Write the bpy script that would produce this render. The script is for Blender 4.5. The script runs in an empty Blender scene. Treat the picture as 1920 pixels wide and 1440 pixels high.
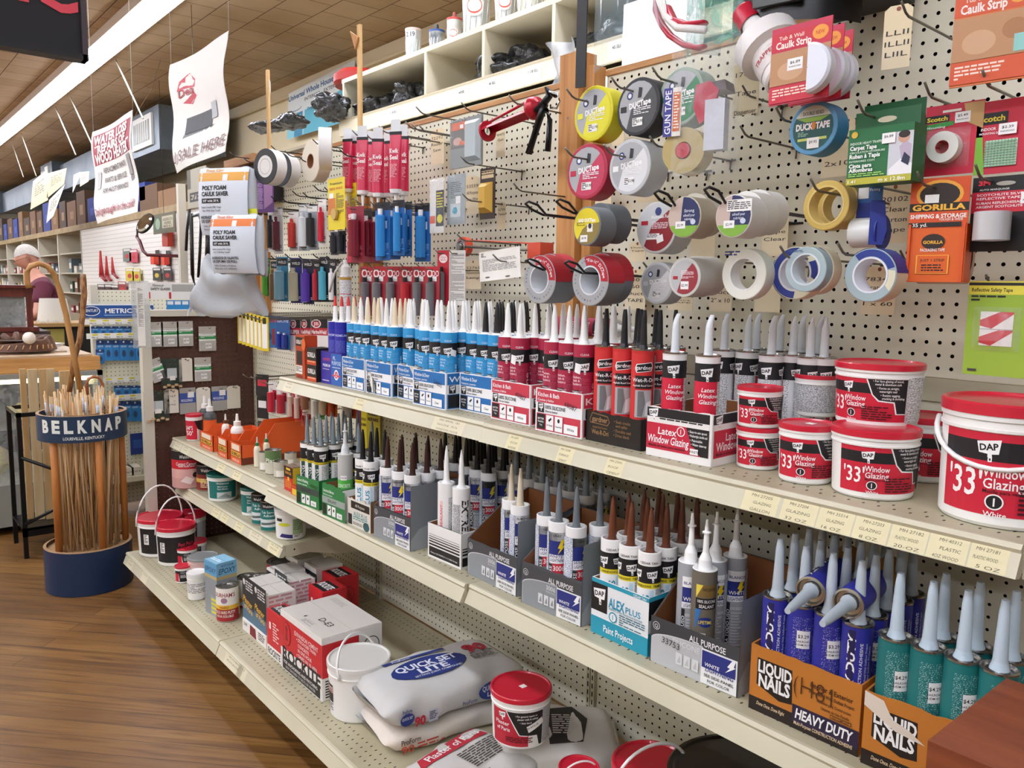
import bpy, math, random
from mathutils import Vector, Matrix, noise
PI = math.pi
random.seed(7)
D = bpy.data
SC = bpy.context.scene
COL = SC.collection
# ---------------------------------------------------------------- camera
F_PX = 1507.0
YAW, PITCH, ROLL = 0.69746,0.12020,-0.016035
CAM_Z = 1.51
_cy, _sy, _cp, _sp, _cr, _sr = math.cos(YAW), math.sin(YAW), math.cos(PITCH), math.sin(PITCH), math.cos(ROLL), math.sin(ROLL)
FW = Vector((_sy*_cp, _cy*_cp,-_sp)); RT0 = Vector((_cy,-_sy,0)); DN0 = FW.cross(RT0)
RT = RT0*_cr + DN0*_sr; DN = DN0*_cr - RT0*_sr
cd = D.cameras.new('camera'); cam = D.objects.new('camera', cd); COL.objects.link(cam)
cd.sensor_fit = 'HORIZONTAL'; cd.sensor_width = 36.0; cd.lens = 36.0*F_PX/1920.0; cd.clip_start = 0.02; cd.clip_end = 80
cam.matrix_world = Matrix(((RT.x,-DN.x,-FW.x,0),(RT.y,-DN.y,-FW.y,0),(RT.z,-DN.z,-FW.z, CAM_Z),(0,0,0,1)))
SC.camera = cam
# ---------------------------------------------------------------- world, lamps, exposure
w = D.worlds.new('shop_daylight'); SC.world = w; w.use_nodes = True
w.node_tree.nodes['Background'].inputs[0].default_value = (1.0,0.95,0.88,1)
w.node_tree.nodes['Background'].inputs[1].default_value = 0.18
SC.view_settings.view_transform = 'Standard'; SC.view_settings.look = 'None'
SC.view_settings.exposure = 0.0; SC.view_settings.gamma = 1.0; SC.view_settings.use_curve_mapping = False
TUBE_LIGHT = 27.0          # emission of the ceiling fluorescents
def area(name, loc, rot, sx, sy, power, col):
    l = D.lights.new(name,'AREA'); l.shape = 'RECTANGLE'; l.size = sx; l.size_y = sy; l.energy = power; l.color = col
    o = D.objects.new(name, l); COL.objects.link(o); o.location = loc; o.rotation_euler = rot; return o
area('assumed_window_fill',(-2.6,-4.5,1.9),(math.radians(83),0, math.radians(-25)),5.0,2.2,14,(0.92,0.96,1.0))  # added soft fill, as from an assumed window out of view behind the camera
# ---------------------------------------------------------------- pixel helpers (1920 x 1440 frame)
def ray(px, py): return RT*((px-960)/F_PX) + DN*((py-720)/F_PX) + FW
def onX(px, py, X): d = ray(px, py)*1.0; d *= X/d.x; d.z += CAM_Z; return d
def onY(px, py, Y): d = ray(px, py)*1.0; d *= Y/d.y; d.z += CAM_Z; return d
def onZ(px, py, Z): d = ray(px, py)*1.0; d *= (Z-CAM_Z)/d.z; d.z += CAM_Z; return d
def depth(p): return (Vector(p)-Vector((0,0, CAM_Z))).dot(FW)
def m_per_px(p): return depth(p)/F_PX
# ---------------------------------------------------------------- materials
_mc = {}
def lin(h):
    h = h.lstrip('#'); c = [int(h[i:i+2],16)/255 for i in (0,2,4)]
    return tuple(((x+0.055)/1.055)**2.4 if x > 0.04045 else x/12.92 for x in c) + (1,)
def C(hexc, r=0.5, m=0.0, tr=0.0, em=0.0, al=1.0, coat=0.0):
    k = (hexc, r, m, tr, em, al, coat)
    if k in _mc: return _mc[k]
    mt = D.materials.new('paint_'+hexc.lstrip('#')); mt.use_nodes = True
    b = mt.node_tree.nodes['Principled BSDF']; b.inputs['Base Color'].default_value = lin(hexc)
    b.inputs['Roughness'].default_value = r; b.inputs['Metallic'].default_value = m
    b.inputs['Transmission Weight'].default_value = tr; b.inputs['Alpha'].default_value = al
    b.inputs['Coat Weight'].default_value = coat
    if tr: b.inputs['IOR'].default_value = 1.15
    if em: b.inputs['Emission Color'].default_value = lin(hexc); b.inputs['Emission Strength'].default_value = em
    _mc[k] = mt; return mt
def nodes_mat(name, rough=0.6):
    mt = D.materials.new(name); mt.use_nodes = True; nt = mt.node_tree
    b = nt.nodes['Principled BSDF']; b.inputs['Roughness'].default_value = rough
    return mt, nt, b
def N(nt, t,**kw):
    n = nt.nodes.new(t)
    for k, v in kw.items():
        if k.startswith('_'): setattr(n, k[1:], v)
        else: n.inputs[k].default_value = v
    return n
def ramp(nt, fac, stops):
    r = nt.nodes.new('ShaderNodeValToRGB'); e = r.color_ramp.elements
    e[0].position, e[0].color = stops[0][0], lin(stops[0][1]); e[1].position, e[1].color = stops[-1][0], lin(stops[-1][1])
    for p, c in stops[1:-1]: x = e.new(p); x.color = lin(c)
    nt.links.new(fac, r.inputs[0]); return r.outputs[0]
def noisy(name, c1, c2, scale=3.0, rough=0.6, stretch=(1,1,1), bump=0.0, detail=4.0, metal=0.0):
    mt, nt, b = nodes_mat(name, rough); tc = N(nt,'ShaderNodeTexCoord'); mp = N(nt,'ShaderNodeMapping'); mp.inputs['Scale'].default_value = stretch
    nt.links.new(tc.outputs['Object'], mp.inputs[0]); n = N(nt,'ShaderNodeTexNoise', Scale=scale, Detail=detail)
    nt.links.new(mp.outputs[0], n.inputs['Vector']); nt.links.new(ramp(nt, n.outputs[0],[(0.3, c1),(0.7, c2)]), b.inputs['Base Color'])
    b.inputs['Metallic'].default_value = metal
    if bump:
        bp = N(nt,'ShaderNodeBump', Strength=bump, Distance=0.01); nt.links.new(n.outputs[0], bp.inputs['Height']); nt.links.new(bp.outputs[0], b.inputs['Normal'])
    return mt
def fineprint(name, paper, ink, rows=420.0, cut=0.5):
    """paper printed with rows of tiny text: ink where a row band and a letter noise meet"""
    mt, nt, b = nodes_mat(name,0.45); tc = N(nt,'ShaderNodeTexCoord'); sp = N(nt,'ShaderNodeSeparateXYZ'); nt.links.new(tc.outputs['Object'], sp.inputs[0])
    m1 = N(nt,'ShaderNodeMath', _operation='MULTIPLY'); m1.inputs[1].default_value = rows; nt.links.new(sp.outputs[2], m1.inputs[0])
    fr = N(nt,'ShaderNodeMath', _operation='FRACT'); nt.links.new(m1.outputs[0], fr.inputs[0])
    lt = N(nt,'ShaderNodeMath', _operation='LESS_THAN'); lt.inputs[1].default_value = 0.6; nt.links.new(fr.outputs[0], lt.inputs[0])
    n = N(nt,'ShaderNodeTexNoise', Scale=620.0, Detail=1.0); nt.links.new(tc.outputs['Object'], n.inputs['Vector'])
    gt = N(nt,'ShaderNodeMath', _operation='GREATER_THAN'); gt.inputs[1].default_value = cut; nt.links.new(n.outputs[0], gt.inputs[0])
    mu = N(nt,'ShaderNodeMath', _operation='MULTIPLY'); nt.links.new(lt.outputs[0], mu.inputs[0]); nt.links.new(gt.outputs[0], mu.inputs[1])
    nt.links.new(ramp(nt, mu.outputs[0],[(0.0, paper),(1.0, ink)]), b.inputs['Base Color']); return mt
FP_W = fineprint('fine_print_on_white','#e9e9ea','#3a3b40')
FP_B = fineprint('fine_print_blue','#e2e7ee','#32528c')
FP_G = fineprint('fine_print_on_grey','#c9cacc','#4c4d50')
FP_T = fineprint('fine_print_on_teal','#15706f','#b9d8d6',330,0.58)
FP_N = fineprint('fine_print_on_navy','#2a2d93','#b9bfe2',330,0.6)
def film(name, col, amount=0.3, rough=0.08):
    mt, nt, b = nodes_mat(name); nt.nodes.remove(b); out = nt.nodes['Material Output']
    t = N(nt,'ShaderNodeBsdfTransparent'); g = N(nt,'ShaderNodeBsdfPrincipled'); g.inputs['Base Color'].default_value = lin(col); g.inputs['Roughness'].default_value = rough
    mx = N(nt,'ShaderNodeMixShader'); tc = N(nt,'ShaderNodeTexCoord'); n = N(nt,'ShaderNodeTexNoise', Scale=26.0, Detail=3.0, Distortion=1.5)
    nt.links.new(tc.outputs['Object'], n.inputs['Vector']); mr = N(nt,'ShaderNodeMapRange'); mr.inputs['From Min'].default_value = 0.35; mr.inputs['From Max'].default_value = 0.75
    mr.inputs['To Min'].default_value = amount*0.5; mr.inputs['To Max'].default_value = min(1, amount*1.9); nt.links.new(n.outputs[0], mr.inputs['Value'])
    bp = N(nt,'ShaderNodeBump', Strength=0.5, Distance=0.01); nt.links.new(n.outputs[0], bp.inputs['Height']); nt.links.new(bp.outputs[0], g.inputs['Normal'])
    nt.links.new(mr.outputs[0], mx.inputs[0]); nt.links.new(t.outputs[0], mx.inputs[1]); nt.links.new(g.outputs[0], mx.inputs[2]); nt.links.new(mx.outputs[0], out.inputs[0]); return mt
FILM = film('clear_plastic_film','#dfe6ea',0.30); FILM2 = C('#b7bcc1',.3, al=.72); GLASS = film('cabinet_glass','#cfd6d6',0.16,0.03)
BLISTER = film('clear_blister_plastic','#dfe6ea',0.13); DKBAG = film('dark_green_zip_bag','#3b4b43',0.75,0.25); SHIELD = C('#a9c3cc',.05, al=.30)
WHITE = C('#eceae6',0.4); CREAM = noisy('cream_enamel_steel','#bdb79d','#cbc5ac',2.5,0.42); CREAMD = noisy('cream_enamel_deck','#a89f83','#bbb397',5.0,0.45)
BLK = C('#111114',0.45); STEEL = C('#8f8c85',0.32,0.9); DSTEEL = C('#2b2a2a',0.35,0.6); TIN = C('#b5b4b0',0.22,0.95)
def wood(name, c1, c2, stretch=(1,8,8), scale=4.0, rough=0.55):
    return noisy(name, c1, c2, scale, rough, stretch,0.12,6.0)
PINE = wood('pine_stud','#b3793f','#d29b5e',(14,14,1)); PINEH = wood('pine_strip','#a86f3d','#cf9c63',(14,1,14)); STICK = wood('thin_pine_stick','#c79c60','#e3bf86',(20,20,1))
CARD = noisy('corrugated_card','#9a6a3f','#b28250',8,0.8,(1,1,6)); CARDIN = noisy('card_inside','#8a5733','#a8713f',6,0.85)
PAPER = noisy('white_paper','#e6e2da','#f2efe8',9,0.7); TAG = noisy('manila_tag','#e6d5ac','#f0e2c2',7,0.75)
# ---------------------------------------------------------------- mesh collector
class Flat:
    def __init__(s, o, ex=(1,0,0), ey=(0,0,1), n=(0,-1,0)): s.o, s.ex, s.ey, s.n = Vector(o), Vector(ex), Vector(ey), Vector(n)
    def __call__(s, u, v, d): return s.o + s.ex*u + s.ey*v + s.n*d
    seg = 1e9
class NFlat:
    """unit square laid on a w x h rectangle whose lower left corner is o"""
    seg = 1e9
    def __init__(s, o, w, h, ex=(1,0,0), ey=(0,0,1), n=(0,-1,0)): s.o, s.ex, s.ey, s.n = Vector(o), Vector(ex)*w, Vector(ey)*h, Vector(n)
    def __call__(s, u, v, d): return s.o + s.ex*u + s.ey*v + s.n*d
class Cyl:
    """wraps round z; u runs to the right seen from -y, angle a0 (deg) is its centre; r may taper with v by k"""
    def __init__(s, r, z0=0, a0=0, k=0.0, c=(0,0)): s.r, s.z0, s.a0, s.k, s.c, s.seg = r, z0, math.radians(a0), k, c, max(0.0045, r*0.15)
    def __call__(s, u, v, d):
        a = s.a0+u/s.r; r = s.r+s.k*v+d; return Vector((s.c[0]+r*math.sin(a), s.c[1]-r*math.cos(a), s.z0+v))
_tx = {}
def glyphs(txt, bold):
    k = (txt, bold)
    if k in _tx: return _tx[k]
    cu = D.curves.new('t','FONT'); cu.body = txt; cu.resolution_u = 2; cu.size = 1.0; cu.offset = bold
    ob = D.objects.new('t', cu); COL.objects.link(ob)
    me = D.meshes.new_from_object(ob); vs = [(v.co.x, v.co.y) for v in me.vertices]; fs = [tuple(p.vertices) for p in me.polygons]
    w_ = max([v[0] for v in vs] or [0]); x0 = min([v[0] for v in vs] or [0])
    D.meshes.remove(me); D.objects.remove(ob); D.curves.remove(cu)
    _tx[k] = ([(x-x0, y) for x, y in vs], fs, w_-x0); return _tx[k]
class M:
    def __init__(s): s.v, s.f, s.mi, s.sm, s.mats = [],[],[],[],[]
    def m(s, mat):
        if mat not in s.mats: s.mats.append(mat)
        return s.mats.index(mat)
    def add(s, vs, fs, mat, T=None, smooth=False):
        b = len(s.v); k = s.m(mat)
        if T is not None: vs = [T @ Vector(v) for v in vs]
        s.v += [tuple(v) for v in vs]
        for f in fs: s.f.append(tuple(b+i for i in f)); s.mi.append(k); s.sm.append(smooth)
        return s
    def box(s, x0, x1, y0, y1, z0, z1, mat, T=None):
        vs = [(x, y, z) for x in (x0, x1) for y in (y0, y1) for z in (z0, z1)]
        return s.add(vs,[(0,1,3,2),(4,6,7,5),(0,4,5,1),(2,3,7,6),(0,2,6,4),(1,5,7,3)], mat, T)
    def lathe(s, prof, mat, n=28, T=None, smooth=True, ang=None, cap0=False, cap1=False):
        """prof: (r, z[, material of the band above])"""
        full = ang is None; a0, a1 = (0,2*PI) if full else ang; k = n if full else n+1
        for i in range(len(prof)-1):
            (r0, z0),(r1, z1) = prof[i][:2], prof[i+1][:2]; mt = prof[i][2] if len(prof[i]) > 2 else mat
            vs = []
            for j in range(k):
                a = a0+(a1-a0)*j/n; c, q = math.cos(a), math.sin(a); vs += [(r0*c, r0*q, z0),(r1*c, r1*q, z1)]
            fs = [(2*j,(2*j+2) % (2*k),(2*j+3) % (2*k),2*j+1) for j in range(n)]
            s.add(vs, fs, mt, T, smooth)
        return s
    def disc(s, r, z, mat, n=28, T=None, up=True):
        vs = [(r*math.cos(2*PI*j/n), r*math.sin(2*PI*j/n), z) for j in range(n)]
        return s.add(vs,[tuple(range(n)) if up else tuple(range(n))[::-1]], mat, T)
    def tube(s, pts, r, mat, n=6, closed=False, T=None, flat=1.0):
        pts = [Vector(p) for p in pts]; k = len(pts); vs = []; up = Vector((0,0,1))
        for i, p in enumerate(pts):
            a = pts[(i-1) % k] if (closed or i) else p; b = pts[(i+1) % k] if (closed or i < k-1) else p
            t = (b-a).normalized(); u = up if abs(t.dot(up)) < 0.95 else Vector((0,1,0)); x = t.cross(u).normalized(); y = x.cross(t)
            rr = r[i] if isinstance(r,(list, tuple)) else r
            vs += [p + x*(rr*math.cos(2*PI*j/n)) + y*(rr*flat*math.sin(2*PI*j/n)) for j in range(n)]
        fs = []
        for i in range(k if closed else k-1):
            for j in range(n): fs.append((i*n+j, i*n+(j+1) % n,((i+1) % k)*n+(j+1) % n,((i+1) % k)*n+j))
        if not closed: fs += [tuple(range(n))[::-1], tuple((k-1)*n+j for j in range(n))]
        return s.add(vs, fs, mat, T, True)
    def prism(s, pts, y0, y1, mat, T=None):
        """outline in x,z extruded along y"""
        k = len(pts); vs = [(p[0], y0, p[1]) for p in pts] + [(p[0], y1, p[1]) for p in pts]
        fs = [tuple(range(k)), tuple(range(2*k-1, k-1,-1))] + [(i, i+k,(i+1) % k+k,(i+1) % k) for i in range(k)]
        return s.add(vs, fs, mat, T)
    def grid(s, fn, nu, nv, mat, T=None, smooth=True):
        vs = [fn(i/nu, j/nv) for j in range(nv+1) for i in range(nu+1)]
        fs = [(j*(nu+1)+i, j*(nu+1)+i+1,(j+1)*(nu+1)+i+1,(j+1)*(nu+1)+i) for j in range(nv) for i in range(nu)]
        return s.add(vs, fs, mat, T, smooth)
    # printed matter on a mapped surface
    def rect(s, mp, u0, v0, u1, v1, mat, d=0.0004):
        g = mp.seg; us = [u0]+([k*g for k in range(int(math.floor(u0/g))+1, int(math.ceil(u1/g))) if u0+1e-7 < k*g < u1-1e-7] if g < 1e8 else [])+[u1]; vs = []
        for u in us: vs += [mp(u, v0, d), mp(u, v1, d)]
        return s.add(vs,[(2*i,2*i+2,2*i+3,2*i+1) for i in range(len(us)-1)], mat)
    def poly(s, mp, pts, mat, d=0.0004):
        if mp.seg > 1e8: return s.add([mp(u, v, d) for u, v in pts],[tuple(range(len(pts)))], mat)
        g = mp.seg; k0, k1 = int(math.floor(min(p[0] for p in pts)/g)), int(math.ceil(max(p[0] for p in pts)/g))
        def clip(ps, x, keep):   # keep the side of x where keep*(u-x) <= 0
            out = []
            for i in range(len(ps)):
                p, q = ps[i-1], ps[i]; fp, fq = keep*(p[0]-x) <= 1e-9, keep*(q[0]-x) <= 1e-9
                if fp != fq: t = (x-p[0])/(q[0]-p[0]); out.append((x, p[1]+(q[1]-p[1])*t))
                if fq: out.append(q)
            return out
        for i in range(k0, k1):
            ps = clip(clip(list(pts),(i+1)*g,1), i*g,-1)
            if len(ps) > 2: s.add([mp(u, v, d) for u, v in ps],[tuple(range(len(ps)))], mat)
        return s
    def ell(s, mp, u, v, ru, rv, mat, d=0.0004, n=20): return s.poly(mp,[(u+ru*math.cos(2*PI*i/n), v+rv*math.sin(2*PI*i/n)) for i in range(n)], mat, d)
    def text(s, mp, u, v, h, txt, mat, d=0.0008, al='c', w=None, rot=0.0, bold=0.012, sh=0.0):
        """h = capital height in metres; w = wished width"""
        vs, fs, ww = glyphs(txt, bold); sc = h/0.72; sx = sc if not w else w/max(ww,1e-6)
        off = {'c': -ww*sx/2,'l': 0,'r': -ww*sx}[al]; ca, sa = math.cos(rot), math.sin(rot)
        out = []
        for x, y in vs:
            a = x*sx+off+y*sc*sh; b = y*sc-h/2; out.append(mp(u+a*ca-b*sa, v+a*sa+b*ca, d))
        return s.add(out, fs, mat)
    def art(s, mp, ops, k=1.0):
        """ops scaled by k"""
        for i, o in enumerate(ops):
            t, d = o[0],0.0004+0.00013*i
            if t == 'r': s.rect(mp, o[1]*k, o[2]*k, o[3]*k, o[4]*k, CC(o[5]), d)
            elif t == 'p': s.poly(mp,[(a*k, b*k) for a, b in o[1]], CC(o[2]), d)
            elif t == 'e': s.ell(mp, o[1]*k, o[2]*k, o[3]*k, o[4]*k, CC(o[5]), d)
            elif t == 't': s.text(mp, o[1]*k, o[2]*k, o[3]*k, o[4], CC(o[5]), d,**{q: (z*k if q == 'w' else z) for q, z in (o[6] if len(o) > 6 else {}).items()})
            elif t == 'dap':
                u, v, q = o[1]*k, o[2]*k, o[3]*k; ex = [(-1,.62),(1.0,.92),(.86,-.45),(.3,-.52),(.32,-.78),(-.05,-.8),(-.05,-.5),(-.78,-.42)]
                s.poly(mp,[(u+a*q, v+b*q) for a, b in ex], CC(o[4] if len(o) > 4 else '#f4f4f4'), d)
                s.text(mp, u+.02*q, v+.18*q,.62*q,'DAP', BLK, d+0.0002, w=1.55*q, rot=0.12, bold=0.03)
                s.rect(mp, u+.0*q, v-1.25*q, u+.34*q, v-.72*q, CC('#f4f4f4'), d+0.0001); s.rect(mp, u+.1*q, v-1.12*q, u+.24*q, v-.9*q, BLK, d+0.0002)
            elif t == 'f':   # rows of fine print drawn as short bars
                rnd = random.Random(int(1000*o[1])+i); u0, v0, u1, v1, h_ = o[1]*k, o[2]*k, o[3]*k, o[4]*k, o[6]*k; y = v1
                while y-h_ > v0:
                    x = u0
                    while x < u1-2*h_:
                        L = rnd.uniform(1.5,5)*h_; s.rect(mp, x, y-h_*0.62, min(u1, x+L), y, CC(o[5]), d); x += L+h_*0.6
                        if rnd.random() < 0.06: break
                    y -= h_*1.25
        return s
    def obj(s, name, parent=None, label=None, cat=None, group=None, loc=None, rz=None, kind=None, bevel=0.0):
        me = D.meshes.new(name); me.from_pydata(s.v,[], s.f)
        for mt in s.mats: me.materials.append(mt)
        me.polygons.foreach_set('material_index', s.mi); me.polygons.foreach_set('use_smooth', s.sm); me.update()
        o = D.objects.new(name, me); COL.objects.link(o)
        if parent: o.parent = parent
        if loc is not None: o.location = loc
        if rz is not None: o.rotation_euler = (0,0, rz)
        if bevel: b = o.modifiers.new('bevel','BEVEL'); b.width = bevel; b.segments = 2; b.limit_method = 'ANGLE'
        tag(o, label, cat, group, kind); return o
def CC(x): return C(x) if isinstance(x, str) else x
def tag(o, label=None, cat=None, group=None, kind=None):
    if label: o['label'] = label
    if cat: o['category'] = cat
    if group: o['group'] = group
    if kind: o['kind'] = kind
    return o
R0 = -PI/2   # things on this wall: local -y looks to the aisle, local x runs to the viewer's right
def root(name, label, cat, loc=(0,0,0), e=0.0, group=None, rot=None):
    o = D.objects.new(name, None); COL.objects.link(o); o.empty_display_size = 0.05
    o.location = loc; o.rotation_euler = rot if rot else (0,0, R0+e); return tag(o, label, cat, group)
def dup(r, loc, e, label, group=None, s=None):
    c = r.copy(); COL.objects.link(c); c.location = loc; c.rotation_euler = (0,0, R0+e); c['label'] = label
    if group: c['group'] = group
    if s: c.scale = (s, s, s)
    for ch in r.children:
        q = ch.copy(); COL.objects.link(q); q.parent = c
        for g in ch.children: z = g.copy(); COL.objects.link(z); z.parent = q
    return c
class Kind:
    """a builder used once, then copied"""
    def __init__(s, fn): s.fn, s.first = fn, None
    def put(s, loc, e, label, group=None):
        if s.first is None: s.first = s.fn(); o = s.first; o.location = loc; o.rotation_euler = (0,0, R0+e); o['label'] = label; (group and tag(o, group=group)); return o
        return dup(s.first, loc, e, label, group)
ORD = ['first','second','third','fourth','fifth','sixth','seventh','eighth','ninth','tenth','eleventh','twelfth']
CT, ST = math.cos, math.sin
# ================================================================= the room
def planks():
    mt, nt, b = nodes_mat('worn_oak_boards',0.5); tc = N(nt,'ShaderNodeTexCoord'); mp = N(nt,'ShaderNodeMapping'); mp.inputs['Rotation'].default_value = (0,0, math.radians(47)); nt.links.new(tc.outputs['Object'], mp.inputs[0])
    br = N(nt,'ShaderNodeTexBrick', Scale=1.0,**{'Mortar Size': 0.0016,'Mortar Smooth': 0.3,'Brick Width': 2.3,'Row Height': 0.083,'Bias': 0.0}); br.offset = 0.37
    br.inputs['Color1'].default_value = lin('#96713f'); br.inputs['Color2'].default_value = lin('#836034'); br.inputs['Mortar'].default_value = lin('#3a2412'); nt.links.new(mp.outputs[0], br.inputs['Vector'])
    m2 = N(nt,'ShaderNodeMapping'); m2.inputs['Scale'].default_value = (0.9,16,1); nt.links.new(mp.outputs[0], m2.inputs[0])
    n = N(nt,'ShaderNodeTexNoise', Scale=2.6, Detail=8.0, Distortion=0.9); nt.links.new(m2.outputs[0], n.inputs['Vector'])
    n2 = N(nt,'ShaderNodeTexNoise', Scale=1.3, Detail=3.0); nt.links.new(mp.outputs[0], n2.inputs['Vector'])
    mx = N(nt,'ShaderNodeMix', _data_type='RGBA', _blend_type='MULTIPLY'); mx.inputs[0].default_value = 1.0
    nt.links.new(br.outputs[0], mx.inputs[6]); nt.links.new(ramp(nt, n.outputs[0],[(0.28,'#a08c74'),(0.5,'#ecdfcc'),(0.72,'#ffffff')]), mx.inputs[7])
    m3 = N(nt,'ShaderNodeMix', _data_type='RGBA', _blend_type='MULTIPLY'); m3.inputs[0].default_value = 1.0
    nt.links.new(mx.outputs[2], m3.inputs[6]); nt.links.new(ramp(nt, n2.outputs[0],[(0.35,'#c9bfb4'),(0.65,'#ffffff')]), m3.inputs[7])
    nt.links.new(m3.outputs[2], b.inputs['Base Color']); bp = N(nt,'ShaderNodeBump', Strength=0.35, Distance=0.004); nt.links.new(br.outputs[1], bp.inputs['Height']); bp.invert = True
    nt.links.new(bp.outputs[0], b.inputs['Normal']); b.inputs['Roughness'].default_value = 0.42; return mt
def tiles():
    mt, nt, b = nodes_mat('staggered_ceiling_tiles',0.85); tc = N(nt,'ShaderNodeTexCoord'); mp = N(nt,'ShaderNodeMapping'); mp.inputs['Rotation'].default_value = (0,0, PI/2); mp.inputs['Location'].default_value = (0.07,0.13,0); nt.links.new(tc.outputs['Object'], mp.inputs[0])
    br = N(nt,'ShaderNodeTexBrick', Scale=1.0,**{'Mortar Size': 0.0035,'Mortar Smooth': 0.2,'Brick Width': 0.322,'Row Height': 0.302}); br.offset = 0.5
    br.inputs['Color1'].default_value = lin('#d4be9e'); br.inputs['Color2'].default_value = lin('#c9b18e'); br.inputs['Mortar'].default_value = lin('#4a3a28'); nt.links.new(mp.outputs[0], br.inputs['Vector'])
    n = N(nt,'ShaderNodeTexNoise', Scale=0.8, Detail=4.0); nt.links.new(tc.outputs['Object'], n.inputs['Vector'])
    mx = N(nt,'ShaderNodeMix', _data_type='RGBA', _blend_type='MULTIPLY'); mx.inputs[0].default_value = 1.0; nt.links.new(br.outputs[0], mx.inputs[6]); nt.links.new(ramp(nt, n.outputs[0],[(0.35,'#d8cdbd'),(0.65,'#ffffff')]), mx.inputs[7])
    nt.links.new(mx.outputs[2], b.inputs['Base Color']); return mt
H = 3.51; XW = 3.69
M().add([(-7,-5,0),(XW,-5,0),(XW,27,0),(-7,27,0)],[(0,1,2,3)], planks()).obj('floor', kind='structure')
M().add([(-7,-5, H),(XW,-5, H),(XW,27, H),(-7,27, H)],[(3,2,1,0)], tiles()).obj('ceiling', kind='structure')
WALLM = noisy('aged_cream_plaster','#e6d8b6','#efe2c2',1.5,0.8)
M().box(XW, XW+0.1,-5,27,0, H, WALLM).obj('wall_right', kind='structure')
M().box(-7, XW,27,27.1,0, H, WALLM).obj('wall_back', kind='structure')
M().box(-7.1,-7,-5,27,0, H, WALLM).obj('wall_left', kind='structure')
M().box(XW-0.03, XW,-5,27, H-0.10, H-0.001, C('#e3d5b6',0.6)).box(XW-0.045, XW,-5,27, H-0.13, H-0.10, C('#d6c6a3',0.6)).obj('trim_1', kind='structure')
M().box(XW-0.02, XW,-5,27,0,0.12, C('#6b5a45',0.6)).obj('baseboard_right', kind='structure')
# ---- fluorescent fixtures
LENS = C('#eef3ff',0.5, em=TUBE_LIGHT); HOUS = C('#e8ded4',0.5)
def fixture(x, y0, y1, label):
    r = root('fluorescent_fixture', label,'ceiling light',(x,0,0), rot=(0,0,0), group='fluorescent ceiling fixtures')
    M().box(-0.11,0.11, y0, y1, H-0.075, H-0.002, HOUS).obj('housing', r)
    M().box(-0.082,0.082, y0+0.01, y1-0.01, H-0.098, H-0.076, LENS).obj('diffuser', r)
fixture(1.86,0.6,26,'long glowing fluorescent strip running down the ceiling above the shelves')
fixture(-0.45,-3,24,'added fluorescent strip over this aisle, outside the picture, brightening the pegboard')  # strip added out of view to brighten the upright boards
fixture(-1.9,-3,24,'fluorescent strip over the next aisle, left of the picture')
fixture(-4.6,-3,24,'fluorescent strip over the far left aisle, outside the picture')
# ---- duct with vents along the wall
r = root('air_duct','long grey blue sheet metal air duct under the ceiling along the wall','duct',(0,0,0), rot=(0,0,0))
DUCT = noisy('galvanised_duct','#56606a','#707b84',2,0.45, metal=0.3)
M().box(2.9,3.5,9.4,26,2.94,3.34, DUCT).obj('duct_body', r)
for y0, y1 in ((9.3,10.7),(14.9,15.8),(20.8,21.8)):
    v = M().box(2.78,3.5, y0, y1,2.93,3.40, DUCT).obj('vent_box', r)
    g = M(); g.box(2.755,2.78, y0+0.2, y1-0.45,3.0,3.34, C('#e4e4df',0.5)).box(2.75,2.756, y0+0.27, y1-0.52,3.06,3.28, C('#9a9c99',0.5))
    for i in range(6): g.box(2.744,2.751, y0+0.3+i*0.08, y0+0.32+i*0.08,3.06,3.28, C('#e4e4df',0.5))
    g.obj('vent_grille', v)
# ---- pegboard with real holes
PEG = noisy('cream_pegboard','#dedac4','#e9e5d1',1.6,0.5); PEGB = noisy('brown_pegboard','#4a2c22','#573529',2.0,0.55); PEGW = C('#e4e1da',0.5)
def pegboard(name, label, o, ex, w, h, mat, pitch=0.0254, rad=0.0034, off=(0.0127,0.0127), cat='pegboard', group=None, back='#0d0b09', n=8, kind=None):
    """a board spanned by ex and z from corner o, drilled on a grid; a sheet 8 mm behind closes it, near black by default to paint the shade in the holes"""
    m = M(); ex = Vector(ex); nx, nz = int(w/pitch), int(h/pitch); o = Vector(o); vs, fs = [],[]; q = pitch
    nrm = ex.cross(Vector((0,0,1))); cor = [(q, q),(0, q),(0,0),(q,0)]
    def P(a, b, d=0): return o+ex*a+Vector((0,0, b))-nrm*d
    x_of = [0]+[off[0]-q/2+i*q for i in range(1, nx)]+[w]; z_of = [0]+[off[1]-q/2+i*q for i in range(1, nz)]+[h]
    for i in range(nx):
        for j in range(nz):
            cx, cz = off[0]+i*q, off[1]+j*q; b = len(vs); x0, x1, z0, z1 = x_of[i], x_of[i+1], z_of[j], z_of[j+1]
            vs += [P(x1, z1), P(x0, z1), P(x0, z0), P(x1, z0)]+[P(cx+rad*CT(2*PI*k/8), cz+rad*ST(2*PI*k/8)) for k in range(8)]
            h0 = b+4; fs += [(b, h0+2, h0+1),(b, h0+1, h0+0, b+3),(b+3, h0+0, h0+7),(b+3, h0+7, h0+6, b+2),(b+2, h0+6, h0+5),(b+2, h0+5, h0+4, b+1),(b+1, h0+4, h0+3),(b+1, h0+3, h0+2, b)]
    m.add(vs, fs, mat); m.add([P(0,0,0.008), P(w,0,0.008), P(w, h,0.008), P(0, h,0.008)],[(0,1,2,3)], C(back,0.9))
    ed = [P(0,0), P(w,0), P(w, h), P(0, h), P(0,0,.008), P(w,0,.008), P(w, h,.008), P(0, h,.008)]
    m.add(ed,[(0,4,5,1),(1,5,6,2),(2,6,7,3),(3,7,4,0)], mat)
    return m.obj(name, None, label, cat, group, kind=kind)
X0 = 1.67
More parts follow.
